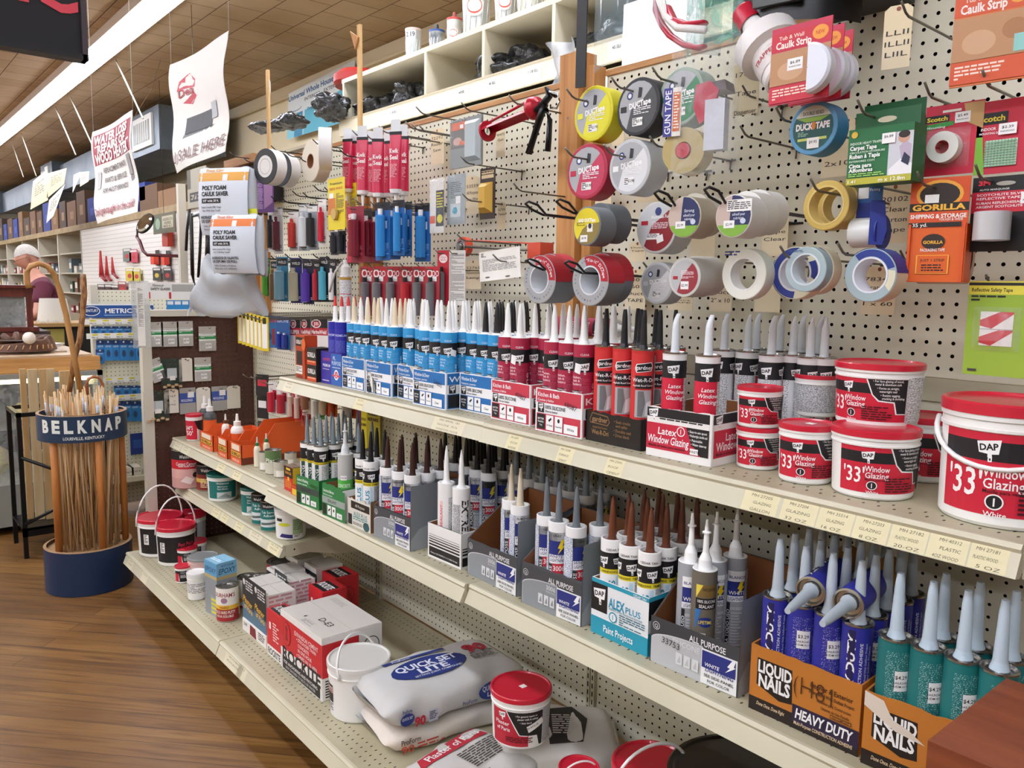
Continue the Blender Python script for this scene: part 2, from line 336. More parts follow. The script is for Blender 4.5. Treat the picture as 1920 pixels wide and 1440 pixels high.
E_ = (0,-1,0)
for ya, yb, tx in ((1.605,0.30,'upper cream pegboard behind the tape rolls, right of the wooden post'),(2.865,1.725,'upper cream pegboard between the two wooden posts, behind the caulking gun'),(4.08,2.89,'upper cream pegboard behind the hanging glue cards at the far left end')):
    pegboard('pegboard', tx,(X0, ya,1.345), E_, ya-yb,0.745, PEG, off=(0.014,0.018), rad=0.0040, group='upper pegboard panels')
    t = M().box(X0-0.006, X0+0.02, yb, ya,2.09,2.105, PINEH).obj('board_edge_strip', None,'pine strip capping the pegboard '+tx.split(',')[-1].strip() if ',' in tx else 'pine strip capping the pegboard at the far left end','wood strip','pine cap strips')
for i,(ya, yb, tx) in enumerate(((1.575,0.30,'lower cream pegboard under the shelves at the right, below the window glazing pails'),(2.815,1.61,'lower cream pegboard under the shelves in the middle, behind the caulk trays'),(4.08,2.85,'lower cream pegboard at the left, behind the orange glue boxes'))):
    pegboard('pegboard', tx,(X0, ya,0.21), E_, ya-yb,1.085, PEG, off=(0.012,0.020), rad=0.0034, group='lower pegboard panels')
    M().box(X0-0.006, X0+0.01, yb, ya,1.297,1.343, CREAM).obj('rail', None,'cream steel rail across the back panels, '+['right','middle','left'][i]+' bay','rail','cream cross rails')
for y, tx in ((1.592,'right of centre, behind the cedar caulk tray'),(2.832,'left of centre, behind the first brown caulk tray'),(4.095,'at the brown end panel')):
    m = M(); m.box(X0-0.012, X0+0.01, y-0.016, y-0.002,0.2,1.36, CREAM).box(X0-0.012, X0+0.01, y+0.002, y+0.016,0.2,1.36, CREAM)
    for k in range(44):
        for s_ in (-0.009,0.009): m.box(X0-0.0125, X0-0.0119, y+s_-0.0022, y+s_+0.0022,0.22+k*0.0254,0.235+k*0.0254, BLK)
    m.obj('slotted_upright', None,'cream slotted steel upright '+tx,'upright','slotted uprights')
for y0, y1, zb, zt, tx in ((1.61,1.722,1.20,2.155,'thick pine post with knots between the tape rolls and the red caulking gun'),(2.80,2.872,1.20,2.10,'pine post half hidden by the red and blue silicone cards'),(3.88,3.985,1.20,2.06,'pine post at the far left end behind the foam bags')):
    m = M(); m.box(1.60, X0-0.001, y0+0.036, y1, zb, zt, PINE)
    m.box(1.625, X0-0.001, y0, y0+0.034, zb, zt-0.04, PINE); T_ = Matrix.Translation((1.6,(y0+0.036+y1)/2,1.98)) @ Matrix.Rotation(-PI/2,4,'Y')
    m.disc(0.004,0.001, STEEL,10, T_).obj('wooden_post', None, tx,'post')
M().box(1.50, X0,3.66,4.02,2.06,2.10, PINEH).obj('wooden_plank', None,'short pine plank lying across the top of the far left post','plank')
# cardboard-dark box under the plank
M().box(1.52,1.66,3.70,3.86,1.90,2.055, C('#1d1714',0.8)).obj('dark_box', None,'small dark open box tucked under the pine plank','box')
# ---- rear cubby cabinet above and behind
XC = 2.2
r = root('cubby_cabinet','long cream plywood cubby shelf with open bays above the pegboard','shelf unit',(0,0,0), rot=(0,0,0))
CUB = noisy('cream_painted_plywood','#cfc6ae','#dbd3bc',2.2,0.6)
M().box(XC,2.62,1.0,4.12,2.60,2.622, CUB).obj('top_board', r)
M().box(XC,2.62,1.0,4.12,2.375,2.39, CUB).obj('bottom_board', r)
M().box(2.6,2.62,1.0,4.12,2.30,2.60, C('#a89f8a',0.7)).obj('back_board', r)
M().box(XC,2.62,1.0,4.12,0,2.30, C('#b8ad92',0.7)).obj('cabinet_body', r)
fa = M().box(XC-0.018, XC,1.0,4.12,2.315,2.392, C('#e0d6bd',0.5)).box(XC-0.02, XC,1.0,4.12,2.392,2.40, C('#b9ae92',0.5)).obj('front_fascia', r)
for y in (1.527,1.968,2.411,2.855,3.301,4.105): M().box(XC+0.001,2.6, y-0.009, y+0.009,2.39,2.60, CUB).obj('divider', r)
for i, y in enumerate((3.55,2.98,2.76,2.50,2.33,2.05,1.73)):
    t = M().box(XC-0.021, XC-0.0185, y-0.045, y+0.045,2.318,2.385, PAPER); mp = Flat((XC-0.0215, y,2.35),(0,-1,0),(0,0,1),(-1,0,0)); t.text(mp,0,0.012,0.012,['1 1/8 ELL','HOSE','45 ELL'][i % 3], BLK); t.obj('shelf_tag', r)
m = M().box(1.95,2.19,0.6,3.9,2.12,2.196, C('#f6f6f2',0.35, em=0.8)); m.obj('strip_light', None,'bright white strip light showing between the pegboard top and the cubby shelf','strip light')
M().box(2.10,2.12, onX(1312,60,2.1).y, onX(1168,60,2.1).y,2.217,2.46, C('#f4f4f1',.4)).obj('white_board', None,'white board standing behind the clear face shield','board')
m = M()
# ================================================================= gondola shelves
DOT = C('#3b362c',0.8)
def shelf(label, ya, yb, xf, z, depth_, lip=0.045, stickers=(), base=False, ends=True):
    r = root('gondola_shelf', label,'shelf',(0,0,0), rot=(0,0,0), group='cream steel gondola shelves')
    m = M(); t = 0.022; xb = xf+depth_; m.box(xf, xb, yb, ya, z-t, z, CREAMD)
    rows = [0.035,0.06] + ([depth_-0.03, depth_-0.055] if not base else [0.085, depth_-0.03, depth_-0.055, depth_-0.085])
    for q in rows:
        k = int((ya-yb-0.04)/0.0254)
        for i in range(k):
            y = yb+0.02+i*0.0254+(0.0127 if rows.index(q) % 2 else 0); mp = Flat((xf+q, y, z),(1,0,0),(0,1,0),(0,0,1)); m.ell(mp,0,0,0.0045,0.0022, DOT,0.0004,8)
    m.obj('deck', r)
    P = [(xf+0.004, z+0.0005),(xf-0.004, z+0.001),(xf-0.009, z-0.006),(xf-0.006, z-0.012),(xf-0.02, z-lip+0.004),(xf-0.022, z-lip),(xf-0.006, z-lip-0.003),(xf+0.004, z-lip+0.004)]
    m = M(); T = Matrix(((1,0,0,0),(0,1,0,0),(0,0,1,0),(0,0,0,1))); m.prism(P, yb+0.0015, ya-0.0015, CREAM, T); l = m.obj('front_lip', r)
    sn = Vector((-(lip-0.016),0,-0.014)).normalized(); sl = Vector((-0.014,0,-(lip-0.016))).normalized()
    for (y, wd, lines, col) in stickers:
        o = Vector((xf-0.013, y, z-0.5*lip-0.004)); mp = Flat(o,(0,-1,0),-sl,(sn.x,0, sn.z)); s_ = M(); hh = lip*0.42
        s_.rect(mp,-wd/2,-hh, wd/2, hh, C(col,0.7),0.0006)
        for i, tx in enumerate(lines): s_.text(mp, random.uniform(-.004,.004), hh-(i+0.6)*2*hh/max(3, len(lines)),2*hh/max(3, len(lines))*0.42, tx, C('#3a3830'),0.0012, sh=0.15, bold=-.006, w=wd*random.uniform(.5,.72))
        s_.obj('price_sticker', l)
    if ends:
        for y in (yb-0.0012, ya-0.0018):
            m = M(); m.prism([(xf+0.005, z-0.001),(xf+0.005, z-0.05),(xf+0.10, z-0.045),(xf+0.22, z-0.075),(xb-0.005, z-0.095),(xb-0.005, z-0.001)], y, y+0.003, CREAM); m.disc(0.004,0, BLK,8, Matrix.Translation((xf+0.04, y-0.0003, z-0.022)) @ Matrix.Rotation(PI/2,4,'X')).obj('bracket', r)
    return r
YL = '#d9d0a8'; CR = '#d6ceb2'
shelf('top cream shelf at the right, carrying window glazing pails and red silicone trays',1.59,0.37,1.245,1.165,0.42, stickers=[(1.46,.05,('MH 20699','SILICONE','ALMOND'), YL),(1.28,.05,('MH 72098','FURNACE','CEMENT'), YL),(1.13,.05,('MH 27091','ROOF','CEMENT'), YL),
    (0.78,.07,('MH 27205','GLAZING','GALLON'), YL),(0.705,.065,('MH 27204','GLAZING','32 OZ'), YL),(0.64,.06,('MH 35514','GLAZING','16 OZ'), YL),(0.58,.055,('MH-27203','GLAZING','8 OZ.'), YL),(0.522,.055,('MH 27182','PLASTIC WOOD','20-OZ'), YL),(0.465,.055,('MH 40312','PLASTIC','4OZ WOOD'), YL),(0.41,.05,('MH 27181','PLASTIC WOOD','5 OZ'), YL)])
shelf('top cream shelf at the left, carrying the blue silicone trays',2.83,1.593,1.25,1.165,0.415, stickers=[(2.74,.07,('MH 27118','GLUE'), CR),(2.22,.06,('MH 27157','CLEAR'), YL),(1.74,.14,('MH 49096  181','SILICONE   M-76','WINDOW DOOR'), CR)])
shelf('middle cream shelf at the right, carrying orange adhesive trays and white caulk',1.59,0.35,1.205,0.75,0.46)
shelf('middle cream shelf at the centre left, carrying green and grey caulk trays',2.83,1.593,1.195,0.75,0.47)
shelf('middle cream shelf at the far left, carrying orange glue boxes',4.075,2.833,1.235,0.745,0.43, stickers=[(3.98,.09,('MH 72118','GLUE'), CR),(3.86,.1,('MH 28 88  MH 84','WOOD GLUE'), CR),(3.40,.08,('MH 46','402'), YL),(3.22,.08,('MH 407','GLUE'), YL)])
shelf('short lower cream shelf at the left, carrying teal floor adhesive tubs',4.075,2.83,1.25,0.515,0.415, stickers=[(3.9,.09,('MH 113','GLUE'), CR),(3.52,.08,('MH 40','4 OZ'), YL),(3.42,.08,('MH 42','4 OZ'), YL),(3.25,.08,('MH 27','LUAN'), YL),(3.08,.12,('MH 20   40','4 OZ FLOOR'), CR),(2.9,.1,('ML 7183','GALLON'), YL)])
for i,(ya, yb, tx) in enumerate(((4.075,2.833,'left base deck of the gondola, carrying red lidded pails and cement boxes'),(2.83,1.593,'middle base deck of the gondola, carrying plaster bags and a white pail'),(1.59,0.35,'right base deck of the gondola, mostly below the picture'))):
    r = shelf(tx, ya, yb,1.0,0.205,0.665, lip=0.05, base=True, ends=False, stickers=[(3.98,.08,('MH 27130','PASTE'), CR),(3.75,.08,('MH 27125',), CR)] if i == 0 else [(2.68,.16,('MH 27 0 BRAN','ROCKITE'), CR),(2.6,.07,('1 1/2',), CR)] if i == 1 else ())
    for y in ([ya-0.03] if i else [ya-0.03]):
        lg = M().box(1.08,1.60, y-0.02, y+0.02,0.03,0.183, CREAM).lathe([(0.02,0.0),(0.02,0.02),(0.008,0.02),(0.008,0.03)], STEEL,12, Matrix.Translation((1.11, y,0))).lathe([(0.02,0.0),(0.02,0.02),(0.008,0.02),(0.008,0.03)], STEEL,12, Matrix.Translation((1.57, y,0))).obj('leg', r)
# brown end panel with its frame
pegboard('brown_pegboard','dark brown pegboard end panel with hanging washer packets',(1.15,4.10,0.0),(1,0,0),0.515,1.34, PEGB, rad=0.0030, n=8, back='#b8ad98')  # pale backing sheet stands in for light passing through the holes
r = root('steel_end_frame','grey cream steel frame post and cap around the brown pegboard','frame',(0,0,0), rot=(0,0,0))
M().box(1.105,1.149,4.08,4.13,0,1.40, C('#c9c5b6',0.45)).obj('post', r); M().box(1.105,1.67,4.07,4.14,1.342,1.372, C('#c9c5b6',0.45)).obj('cap_rail', r)
# ================================================================= caulk cartridges
def cartridge(label, bands, art=(), nz='#f4f4f2', nzh=0.088, nzr=(0.0088,0.0026), style='plastic', top='#f1f0ee', plug=None, tip=None, step=False, cut=False, nal=0, body_h=0.214, R=0.0245, a0=48, nrough=0.35):
    """bands: (z0, z1, colour or material) from the foot up; art drawn on the wrap centred on angle a0"""
    r = root('caulk_cartridge', label,'caulk tube')
    m = M(); prof = [(0.001,0.002, WHITE),(R-0.004,0.002, WHITE),(R-0.003,0.006, WHITE)]
    for z0, z1, c in bands: prof += [(R, z0, CC(c)),(R, z1, CC(c))]
    tm = C(top,0.35)
    if style == 'plastic':
        prof += [(R, body_h-0.001, tm),(R-0.001, body_h, tm),(R-0.004, body_h, tm)]
        prof += [(R-0.005, body_h-0.008, CC(plug) if plug else tm),(0.001, body_h-0.008)] if plug else [(R-0.006, body_h-0.002, tm),(0.013, body_h-0.002, tm),(0.011, body_h+0.004, tm),(0.001, body_h+0.004)]
    else:
        prof += [(R+0.0008, body_h-0.003, TIN),(R+0.0012, body_h, TIN),(R-0.002, body_h+0.001, TIN),(R-0.004, body_h-0.005, TIN),(0.014, body_h-0.006, TIN),(0.012, body_h-0.001, TIN),(0.001, body_h-0.001)]
    m.lathe(prof, WHITE,32); mp = Cyl(R,0, a0); m.art(mp, art); m.obj('tube_body', r)
    nm = C(nz, nrough, tr=nal) if nal else C(nz, nrough); z0 = body_h-(0.008 if plug else 0.002); h = nzh
    m = M()
    if step: m.lathe([(0.014, z0, nm),(0.0125, z0+0.02, nm),(0.0065, z0+0.034, nm),(0.005, z0+h*0.72, nm),(0.0088, z0+h*0.73, nm),(0.0088, z0+h*0.75, nm),(0.0045, z0+h*0.77, nm),(0.0026, z0+h, nm),(0.0005, z0+h)], nm,16)
    elif cut:
        m.lathe([(0.0105, z0, nm),(0.0088, z0+0.006, nm),(0.0078, z0+h*0.6, nm),(0.0072, z0+h*0.7, nm)], nm,16)
        m.grid(lambda u, v: Vector(((1-v*0.35)*0.0076*CT(u*2*PI)+v*v*0.006,(1-v*0.85)*0.0076*ST(u*2*PI), z0+h*0.69+v*h*0.3)),12,4, nm)
    else:
        a, b = nzr; m.lathe([(a*1.35, z0, nm),(a*1.15, z0+0.006, nm),(a, z0+h*0.12, nm),(a*0.78, z0+h*0.62, C(tip) if tip else nm),((a*0.78+b)*0.55, z0+h*0.82, C(tip) if tip else nm),(b, z0+h, C(tip) if tip else nm),(0.0003, z0+h)], nm,14)
    m.obj('nozzle', r); return r
def tilt(o, v): return (v[0], v[1])
DAPH = '#15161b'
def k_blue(nz='#f4f4f2', tip=None, price=False):
    return lambda: cartridge('',[(0.006,0.150,'#2f9bd6'),(0.150,0.184, DAPH),(0.184,0.196,'#2f9bd6')],
        [('dap',-0.002,0.160,0.0125),('t',-0.001,0.19,0.005,'CLEAR','#e6eef6'),('t',0.021,0.075,0.011,'Silicone','#e8f3fb',{'rot': PI/2,'w': 0.10}),
         ('t',-0.021,0.138,0.0055,'Window,','#e8f3fb'),('t',-0.021,0.130,0.0055,'Door &','#e8f3fb'),('t',-0.021,0.122,0.0055,'Siding','#e8f3fb'),('r',-0.033,0.100,-0.008,0.108, DAPH),('t',-0.021,0.104,0.0035,'WATERPROOF','#e8f3fb'),
         ('t',-0.021,0.085,0.009,'100%','#e8f3fb'),('t',-0.021,0.075,0.005,'SILICONE','#e8f3fb'),('f',-0.012,0.03,0.012,0.135,'#5cb4e3',0.0022)] + ([('p',[(0.006,.150),(.021,.145),(.024,.162),(.009,.167)],'#f4f4f4')] if price else []), nz=nz, tip=tip)
def k_mag(nz='#f4f4f2', price=False):
    return lambda: cartridge('',[(0.006,0.150,'#ad2144'),(0.150,0.184, DAPH),(0.184,0.196,'#ad2144')],
        [('dap',-0.002,0.160,0.0125),('t',-0.001,0.19,0.005,'CLEAR','#f6e6ea'),('t',0.021,0.075,0.011,'Silicone','#f8e3e8',{'rot': PI/2,'w': 0.10}),
         ('t',-0.021,0.138,0.0055,'Kitchen,','#f8e3e8'),('t',-0.021,0.130,0.0055,'Bath &','#f8e3e8'),('t',-0.021,0.122,0.0055,'Plumbing','#f8e3e8'),('r',-0.033,0.100,-0.008,0.108, DAPH),('t',-0.021,0.104,0.0035,'WATERPROOF','#f8e3e8'),
         ('t',-0.021,0.085,0.009,'100%','#f8e3e8'),('t',-0.021,0.075,0.005,'SILICONE','#f8e3e8'),('f',-0.012,0.03,0.012,0.135,'#c14b69',0.0022)] + ([('p',[(-.026,.150),(-.011,.145),(-.008,.168),(-.023,.171)],'#f4f4f4')] if price else []), nz=nz)
k_navy = lambda: cartridge('',[(0.006,0.188,'#2a2aa3'),(0.188,0.196,'#2020a0')],[('f',-0.018,0.05,0.018,0.15,'#6c74c8',0.0028),('t',0,0.168,0.008,'PREMIUM','#c9cdf2'),('r',-.02,.030,.02,.034,'#c9cdf2')], nz='#f4f4f2', tip='#d63a35')
k_gard = lambda: cartridge('',[(0.006,0.016,'#c5252b'),(0.016,0.055,'#17161a'),(0.055,0.205,'#cf2f30')],
        [('p',[(-.017,.164),(-.021,.173),(-.017,.183),(.017,.187),(.021,.178),(.017,.168)],'#f0f0f0'),('p',[(-.0155,.1655),(-.019,.173),(-.0155,.1815),(.0155,.1855),(.019,.178),(.0155,.1695)],'#141418'),('t',0,.1755,.0085,'gardner','#f4f4f4'),
         ('r',-.019,.130,.019,.158,'#17161a'),('t',0,.149,.0085,'Wet-R-Dri','#f4f4f4'),('t',0,.137,.004,'Asphalt Roof Cement','#f4f4f4'),('r',-.018,.068,.018,.127,'#a9aaac'),('p',[(-.012,.07),(-.002,.07),(.004,.1),(.0,.125),(-.012,.125)],'#6d6e70'),('p',[(.003,.07),(.017,.075),(.017,.105),(.006,.1)],'#d8d9da'),
         ('f',-.018,.018,.018,.052,'#d8d8d8',.003),('t',0,.011,.006,'44 IS PLACE ON','#f4f4f4'),('r',.0262,.02,.045,.20, FP_W),('r',.026,.112,.036,.160,'#f4f4f4')], nz='#1b1b20', style='metal', nzh=.085, nzr=(.0082,.004))
k_glz = lambda: cartridge('',[(0.006,0.162,'#d01c3d'),(0.162,0.198, DAPH),(0.198,0.208,'#eceaea')],
        [('r',.016,.008,.047,.162, FP_W),('r',.047,.008,.060,.162, FP_G),('dap',-.008,.178,.0125),('dap',.038,.178,.0115),('t',-.004,.146,.0085,'Latex','#f6f6f6',{'sh': .2}),('t',-.004,.134,.0085,'Window','#f6f6f6',{'sh': .2}),('t',-.004,.122,.0085,'Glazing','#f6f6f6',{'sh': .2}),
         ('r',-.015,.088,.010,.098,'#f2f2f2'),('t',-.002,.093,.005,'WHITE','#18181c'),('f',-.014,.03,.012,.08,'#f0c6cf',.0035)], nz='#dfe5ea', style='metal', cut=True, nzh=.082, nrough=.2)
k_glzb = lambda: cartridge('',[(0.006,0.162, FP_W),(0.162,0.198, DAPH),(0.198,0.208,'#eceaea')],
        [('r',.006,.008,.016,.162,'#d8dadc'),('dap',-.018,.178,.0115),('dap',.02,.176,.0115),('r',.024,.03,.045,.160,'#d01c3d'),('t',.034,.09,.010,'Glazing','#f6f6f6',{'rot': PI/2,'w': .075})], nz='#dfe5ea', style='metal', cut=True, nzh=.082, nrough=.2)
k_flash = lambda: cartridge('',[(0.006,0.150,'#e9e9ea'),(0.150,0.158,'#e6d21c'),(0.158,0.196, DAPH),(0.196,.208,'#f2f2f0')],
        [('r',-.020,.01,-.004,.150,'#17453c'),('t',-.0115,.085,.012,'FLASHING','#f2f2f0',{'rot': PI/2,'w': .10}),('t',.001,.154,.0045,'GUTTERS FLASHING','#18181c'),('dap',.010,.176,.0115),('r',.006,.01,.03,.148, FP_W)], nz='#7f8b90', style='metal', nzh=.095, nzr=(.0078,.0025))
k_conc = lambda: cartridge('',[(0.006,0.060,'#4fb648'),(0.060,.064,'#dfe9da'),(.064,.093,'#57bb50'),(.093,.097,'#dfe9da'),(0.097,0.131,'#4fb648'),(0.131,0.196,'#b9bab8')],
        [('t',0,.112,.012,'CONCRETE','#f4f8f0',{'w': .044}),('r',-.010,.13,.010,.145,'#f2f0ee'),('t',0,.138,.004,'DEC 88','#18181c'),('f',-.018,.01,.018,.055,'#a4dc9c',.004)], nz='#d9dcdd', top='#e4e4e2', step=True, nzh=.10)
def k_alex(nz, plug, label='PLUS'):
    return lambda: cartridge('',[(0.006,0.138,'#e7e9ea'),(0.138,0.149,'#e3d22a'),(0.149,0.186, DAPH),(0.186,.200,'#f2f2f0')],
        [('t',-.009,.06,.014,'ALEX PLUS','#1d8fb0',{'rot': PI/2,'w': .13,'bold': .02}),('r',.002,.008,.012,.137,'#e7e9ea'),('r',.000,.008,.008,.135,'#b9d9e6'),('dap',.004,.166,.0115),('dap',-.03,.166,.0115),('t',-.006,.1435,.005,'WINDOWS  TRIM','#18181c'),('r',.012,.008,.05,.137, FP_G),('t',-.004,.193,.005,'CEDAR TAN','#18181c')], nz=nz, plug=plug, nzh=.10, nrough=.3)
def k_wl(nz, plug, name='BROWN', a0=48):
    return lambda: cartridge('',[(0.006,0.190,'#8d9095'),(0.165,0.200,'#f0f0f0')],
        [('r',-.020,.134,.018,.170,'#23307d'),('p',[(.010,.172),(.020,.176),(.014,.160),(.019,.158),(.002,.138),(.008,.152),(.002,.153)],'#f2d31f'),('r',-.020,.116,.020,.137,'#f4f4f4'),('t',-.003,.133,.0075,'WHITE','#23307d',{'sh': .2}),('t',.001,.124,.0075,'LIGHTNING','#23307d',{'sh': .2,'w': .036}),('t',0,.183,.0055, name,'#3a3a3f'),
         ('r',-.010,.092,.020,.116,'#cf3142'),('t',.005,.105,.0125,'3006','#f6f6f6',{'w': .026}),('r',-.020,.008,-.010,.114,'#141418'),('t',-.015,.062,.0075,'ALL PURPOSE','#f6f6f6',{'rot': PI/2,'w': .095}),('t',.005,.082,.0055,'Siliconized','#e7e7ea'),('f',-.006,.012,.018,.074,'#c9cbd0',.004),
         ('r',.021,.008,.052,.190, FP_B),('r',-.052,.008,-.021,.190, FP_B)], nz=nz, plug=plug, a0=a0, nzh=.10, nrough=.3)
k_ext = lambda: cartridge('',[(0.006,0.19,'#ecebe9')],[('t',.012,.12,.020,'EXTREME','#18181c',{'rot': -PI/2,'w': .125,'bold': .03}),('r',.002,.010,.024,.045,'#cf3142'),('r',.002,.020,.024,.022,'#f0f0f0'),('r',.002,.030,.024,.032,'#f0f0f0'),('r',-.026,.008,-.003,.17, FP_G)], nz='#f2f2f0', top='#f2f2f0', nzh=.105, nzr=(.0085,.002))
k_extb = lambda: cartridge('',[(0.006,0.19,'#ecebe9')],[('r',-.020,.008,-.010,.165,'#e9c8ca'),('t',-.0145,.09,.007,'EXTREME SEALANT','#cf3142',{'rot': PI/2,'w': .13}),('r',.006,.008,.030,.175, FP_W)], nz='#f2f2f0', top='#f2f2f0', nzh=.105, nzr=(.0085,.002))
k_wsil = lambda: cartridge('',[(0.006,0.187,'#a2a5a9')],[('r',-.020,.131,.016,.165,'#23307d'),('p',[(.006,.166),(.016,.170),(.011,.156),(.016,.154),(.0,.136),(.004,.149),(.0,.150)],'#f2d31f'),('r',-.020,.122,.016,.134,'#f0f0f0'),('t',0,.141,.008,'WHITE','#f0f0f0'),('t',0,.128,.0075,'LIGHTNING','#23307d',{'w': .034}),('r',-.02,.165,.016,.187,'#f0f0f0'),('t',0,.174,.006,'BLANCO','#23307d'),
        ('t',0,.108,.006,'CAUCHO DE SILICONA','#f0f0f0',{'w': .032}),('r',-.020,.008,-.013,.12,'#141418'),('t',-.0165,.06,.006,'PARA TODO USO','#f0f0f0',{'rot': PI/2,'w': .09}),('f',-.010,.02,.014,.10,'#c9cbd0',.005),('r',.017,.008,.05,.187, FP_B)], nz='#f2f2f0', top='#f2f2f0', step=True, nzh=.10)
k_life = lambda: cartridge('',[(0.006,0.187,'#6b6458')],[('r',-.022,.162,.020,.187,'#7b6234'),('p',[(-.022,.160),(-.022,.187),(-.008,.187)],'#e5cf4e'),('t',.004,.178,.006,'WHITE LIGHTNING','#18181c',{'w': .026}),('r',-.022,.138,.020,.160,'#141418'),('t',0,.154,.006,'100% SILICONE','#f2f2f2',{'w': .036}),('t',0,.144,.0065,'SEALANT','#f2f2f2',{'w': .030}),
        ('p',[(-.022,.138),(-.010,.138),(-.020,.10),(-.022,.10)],'#2f6fae'),('e',-.002,.112,.015,.010,'#16307a'),('t',-.002,.112,.007,'LIFETIME','#e6d13a',{'w': .026}),('f',-.016,.03,.014,.09,'#d9d4cb',.006),('r',-.022,.008,.02,.022,'#8db4d6'),('r',.021,.008,.05,.187, FP_W)], nz='#f2f2f0', top='#f2f2f0', step=True, nzh=.10)
k_ln = lambda: cartridge('',[(0.006,0.085,'#a9762c'),(0.085,0.21,'#2a2d93')],[('r',-.021,.086,-.010,.205,'#1d1c4e'),('t',-.016,.125,.013,'HEAVY DUTY','#f4f4f4',{'rot': PI/2,'w': .145,'bold': .03,'sh': .1}),('t',.0,.13,.005,'CONSTRUCTION ADHESIVE','#e6e7f4',{'rot': PI/2,'w': .11}),('t',.008,.13,.0035,'Strong, Permanent Bond With Subfloor Project','#b9bfe2',{'rot': PI/2,'w': .11}),('t',.014,.14,.0035,'Low Odor Indoor Projects','#b9bfe2',{'rot': PI/2,'w': .08})], nz='#b3bec6', style='metal', nzh=.105, nzr=(.0105,.0052), nrough=.35)
k_lnb = lambda: cartridge('',[(0.006,0.085,'#a9762c'),(0.085,0.21,'#2a2d93')],[('r',-.02,.088,.02,.195, FP_N),('r',.023,.008,.037,.20,'#141418'),('t',.030,.105,.013,'HEAVY DUTY','#f4f4f4',{'rot': PI/2,'w': .17,'bold': .03,'sh': .1}),('r',-.012,.140,.010,.172,'#eeeeec'),('t',-.001,.162,.006,'$3.29','#222226'),('t',-.001,.153,.0035,'RAILROAD','#222226'),('t',-.001,.147,.0035,'HUDM A1/10','#222226')], nz='#b3bec6', style='metal', nzh=.105, nzr=(.0105,.0052))
k_teal = lambda: cartridge('',[(0.006,0.060,'#a8722b'),(0.060,.066,'#8c5a22'),(0.066,0.208,'#17706f')],[('r',-.024,.070,.028,.195, FP_T),('r',-.010,.132,.011,.165,'#eeeeec'),('t',0,.155,.006,'$4.29','#222226'),('t',0,.146,.0035,'RAILROAD','#222226'),('t',0,.140,.0035,'HUDM A1/10','#222226')], nz='#b9c9d4', style='metal', nzh=.105, nzr=(.0105,.0052), R=.0255)
# ================================================================= trays (cut open display boxes)
def tray(label, loc, e, w, dp, hf, hb, front, side, base, inner='#8a5733', k=1.0, edge='#a9774a', cut=True, group='open cardboard caulk trays', ragged=0.0):
    """origin at the lower front left corner; x right, y into the shelf; the sides rise from hf to hb"""
    r = root('display_tray', label,'display box', loc, e, group)
    B, I = CC(base), CC(inner); t = 0.003; m = M()
    rnd = random.Random(int(w*1e5)+len(label)); n = 12
    tops = [(w*(1-i/n), hf+(rnd.uniform(-ragged, ragged) if 0 < i < n else 0)) for i in range(n+1)]
    m.prism([(0,0),(w,0)]+tops,0, t, B); m.prism([(0.001,0.001),(w-0.001,0.001)]+[(a, b-0.0005) for a, b in tops], t, t+0.0005, I)
    m.prism([(0, hf-.001),(w, hf-.001),(w, hf),(0, hf)],0.0005, t, C(edge,.8)) if not ragged else None
    m.art(Flat((0,0,0)), front, k); m.obj('front_panel', r)
    ys = [(0,0),(dp,0),(dp, hb),(dp*0.55, hb*0.72+hf*0.28),(0, hf)] if hb > hf*1.3 else [(0,0),(dp,0),(dp, hb),(0, hf)]
    TX = Matrix(((0,1,0,0),(1,0,0,0),(0,0,1,0),(0,0,0,1)))
    for x0 in (0, w-t):
        m = M(); m.prism(ys, x0, x0+t, B, TX); m.prism([(a*0.998+0.001, b*.998) for a, b in ys],(x0+t if x0 == 0 else x0-0.0005),(x0+t+0.0005 if x0 == 0 else x0), I, TX)
        if x0: m.art(Flat((w,0,0),(0,1,0),(0,0,1),(1,0,0)), side, k)
        m.obj('side_panel', r)
    M().box(t, w-t, dp-t, dp,0, hb, B).box(t+.001, w-t-.001, dp-t-.0006, dp-t,0.001, hb-.001, I).obj('back_panel', r)
    M().box(t, w-t, t, dp-t,0.0002,0.0025, I).obj('tray_floor', r)
    return r
def fill(kinds, loc, e, w, rows, cols, x0, y0, desc, tray_name, group, pitch=0.0515, skip=(), h=0.0028, colname=True, jit=4, aim=0):
    """cartridges stood in rows: row 0 in front. kinds(row, col) gives a Kind; desc(row, col) its look"""
    ca, sa = CT(R0+e), ST(R0+e); px = (w-2*x0)/max(1, cols-1) if cols > 1 else 0
    for i in range(rows):
        for j in range(cols):
            if (i, j) in skip: continue
            x, y = x0+j*px, y0+i*pitch; P = (loc[0]+x*ca-y*sa, loc[1]+x*sa+y*ca, loc[2]+h)
            kd = kinds(i, j); lab = '%s, %s row %s, %s' % (desc(i, j),['front','second','third','fourth','fifth','sixth'][i],['left','right'][j] if cols == 2 else ['left','middle','right'][j] if cols == 3 else ['left end','left of centre','right of centre','right end'][j], tray_name)
            kd.put(P, e+math.radians(random.uniform(-jit, jit)+aim), lab, group)
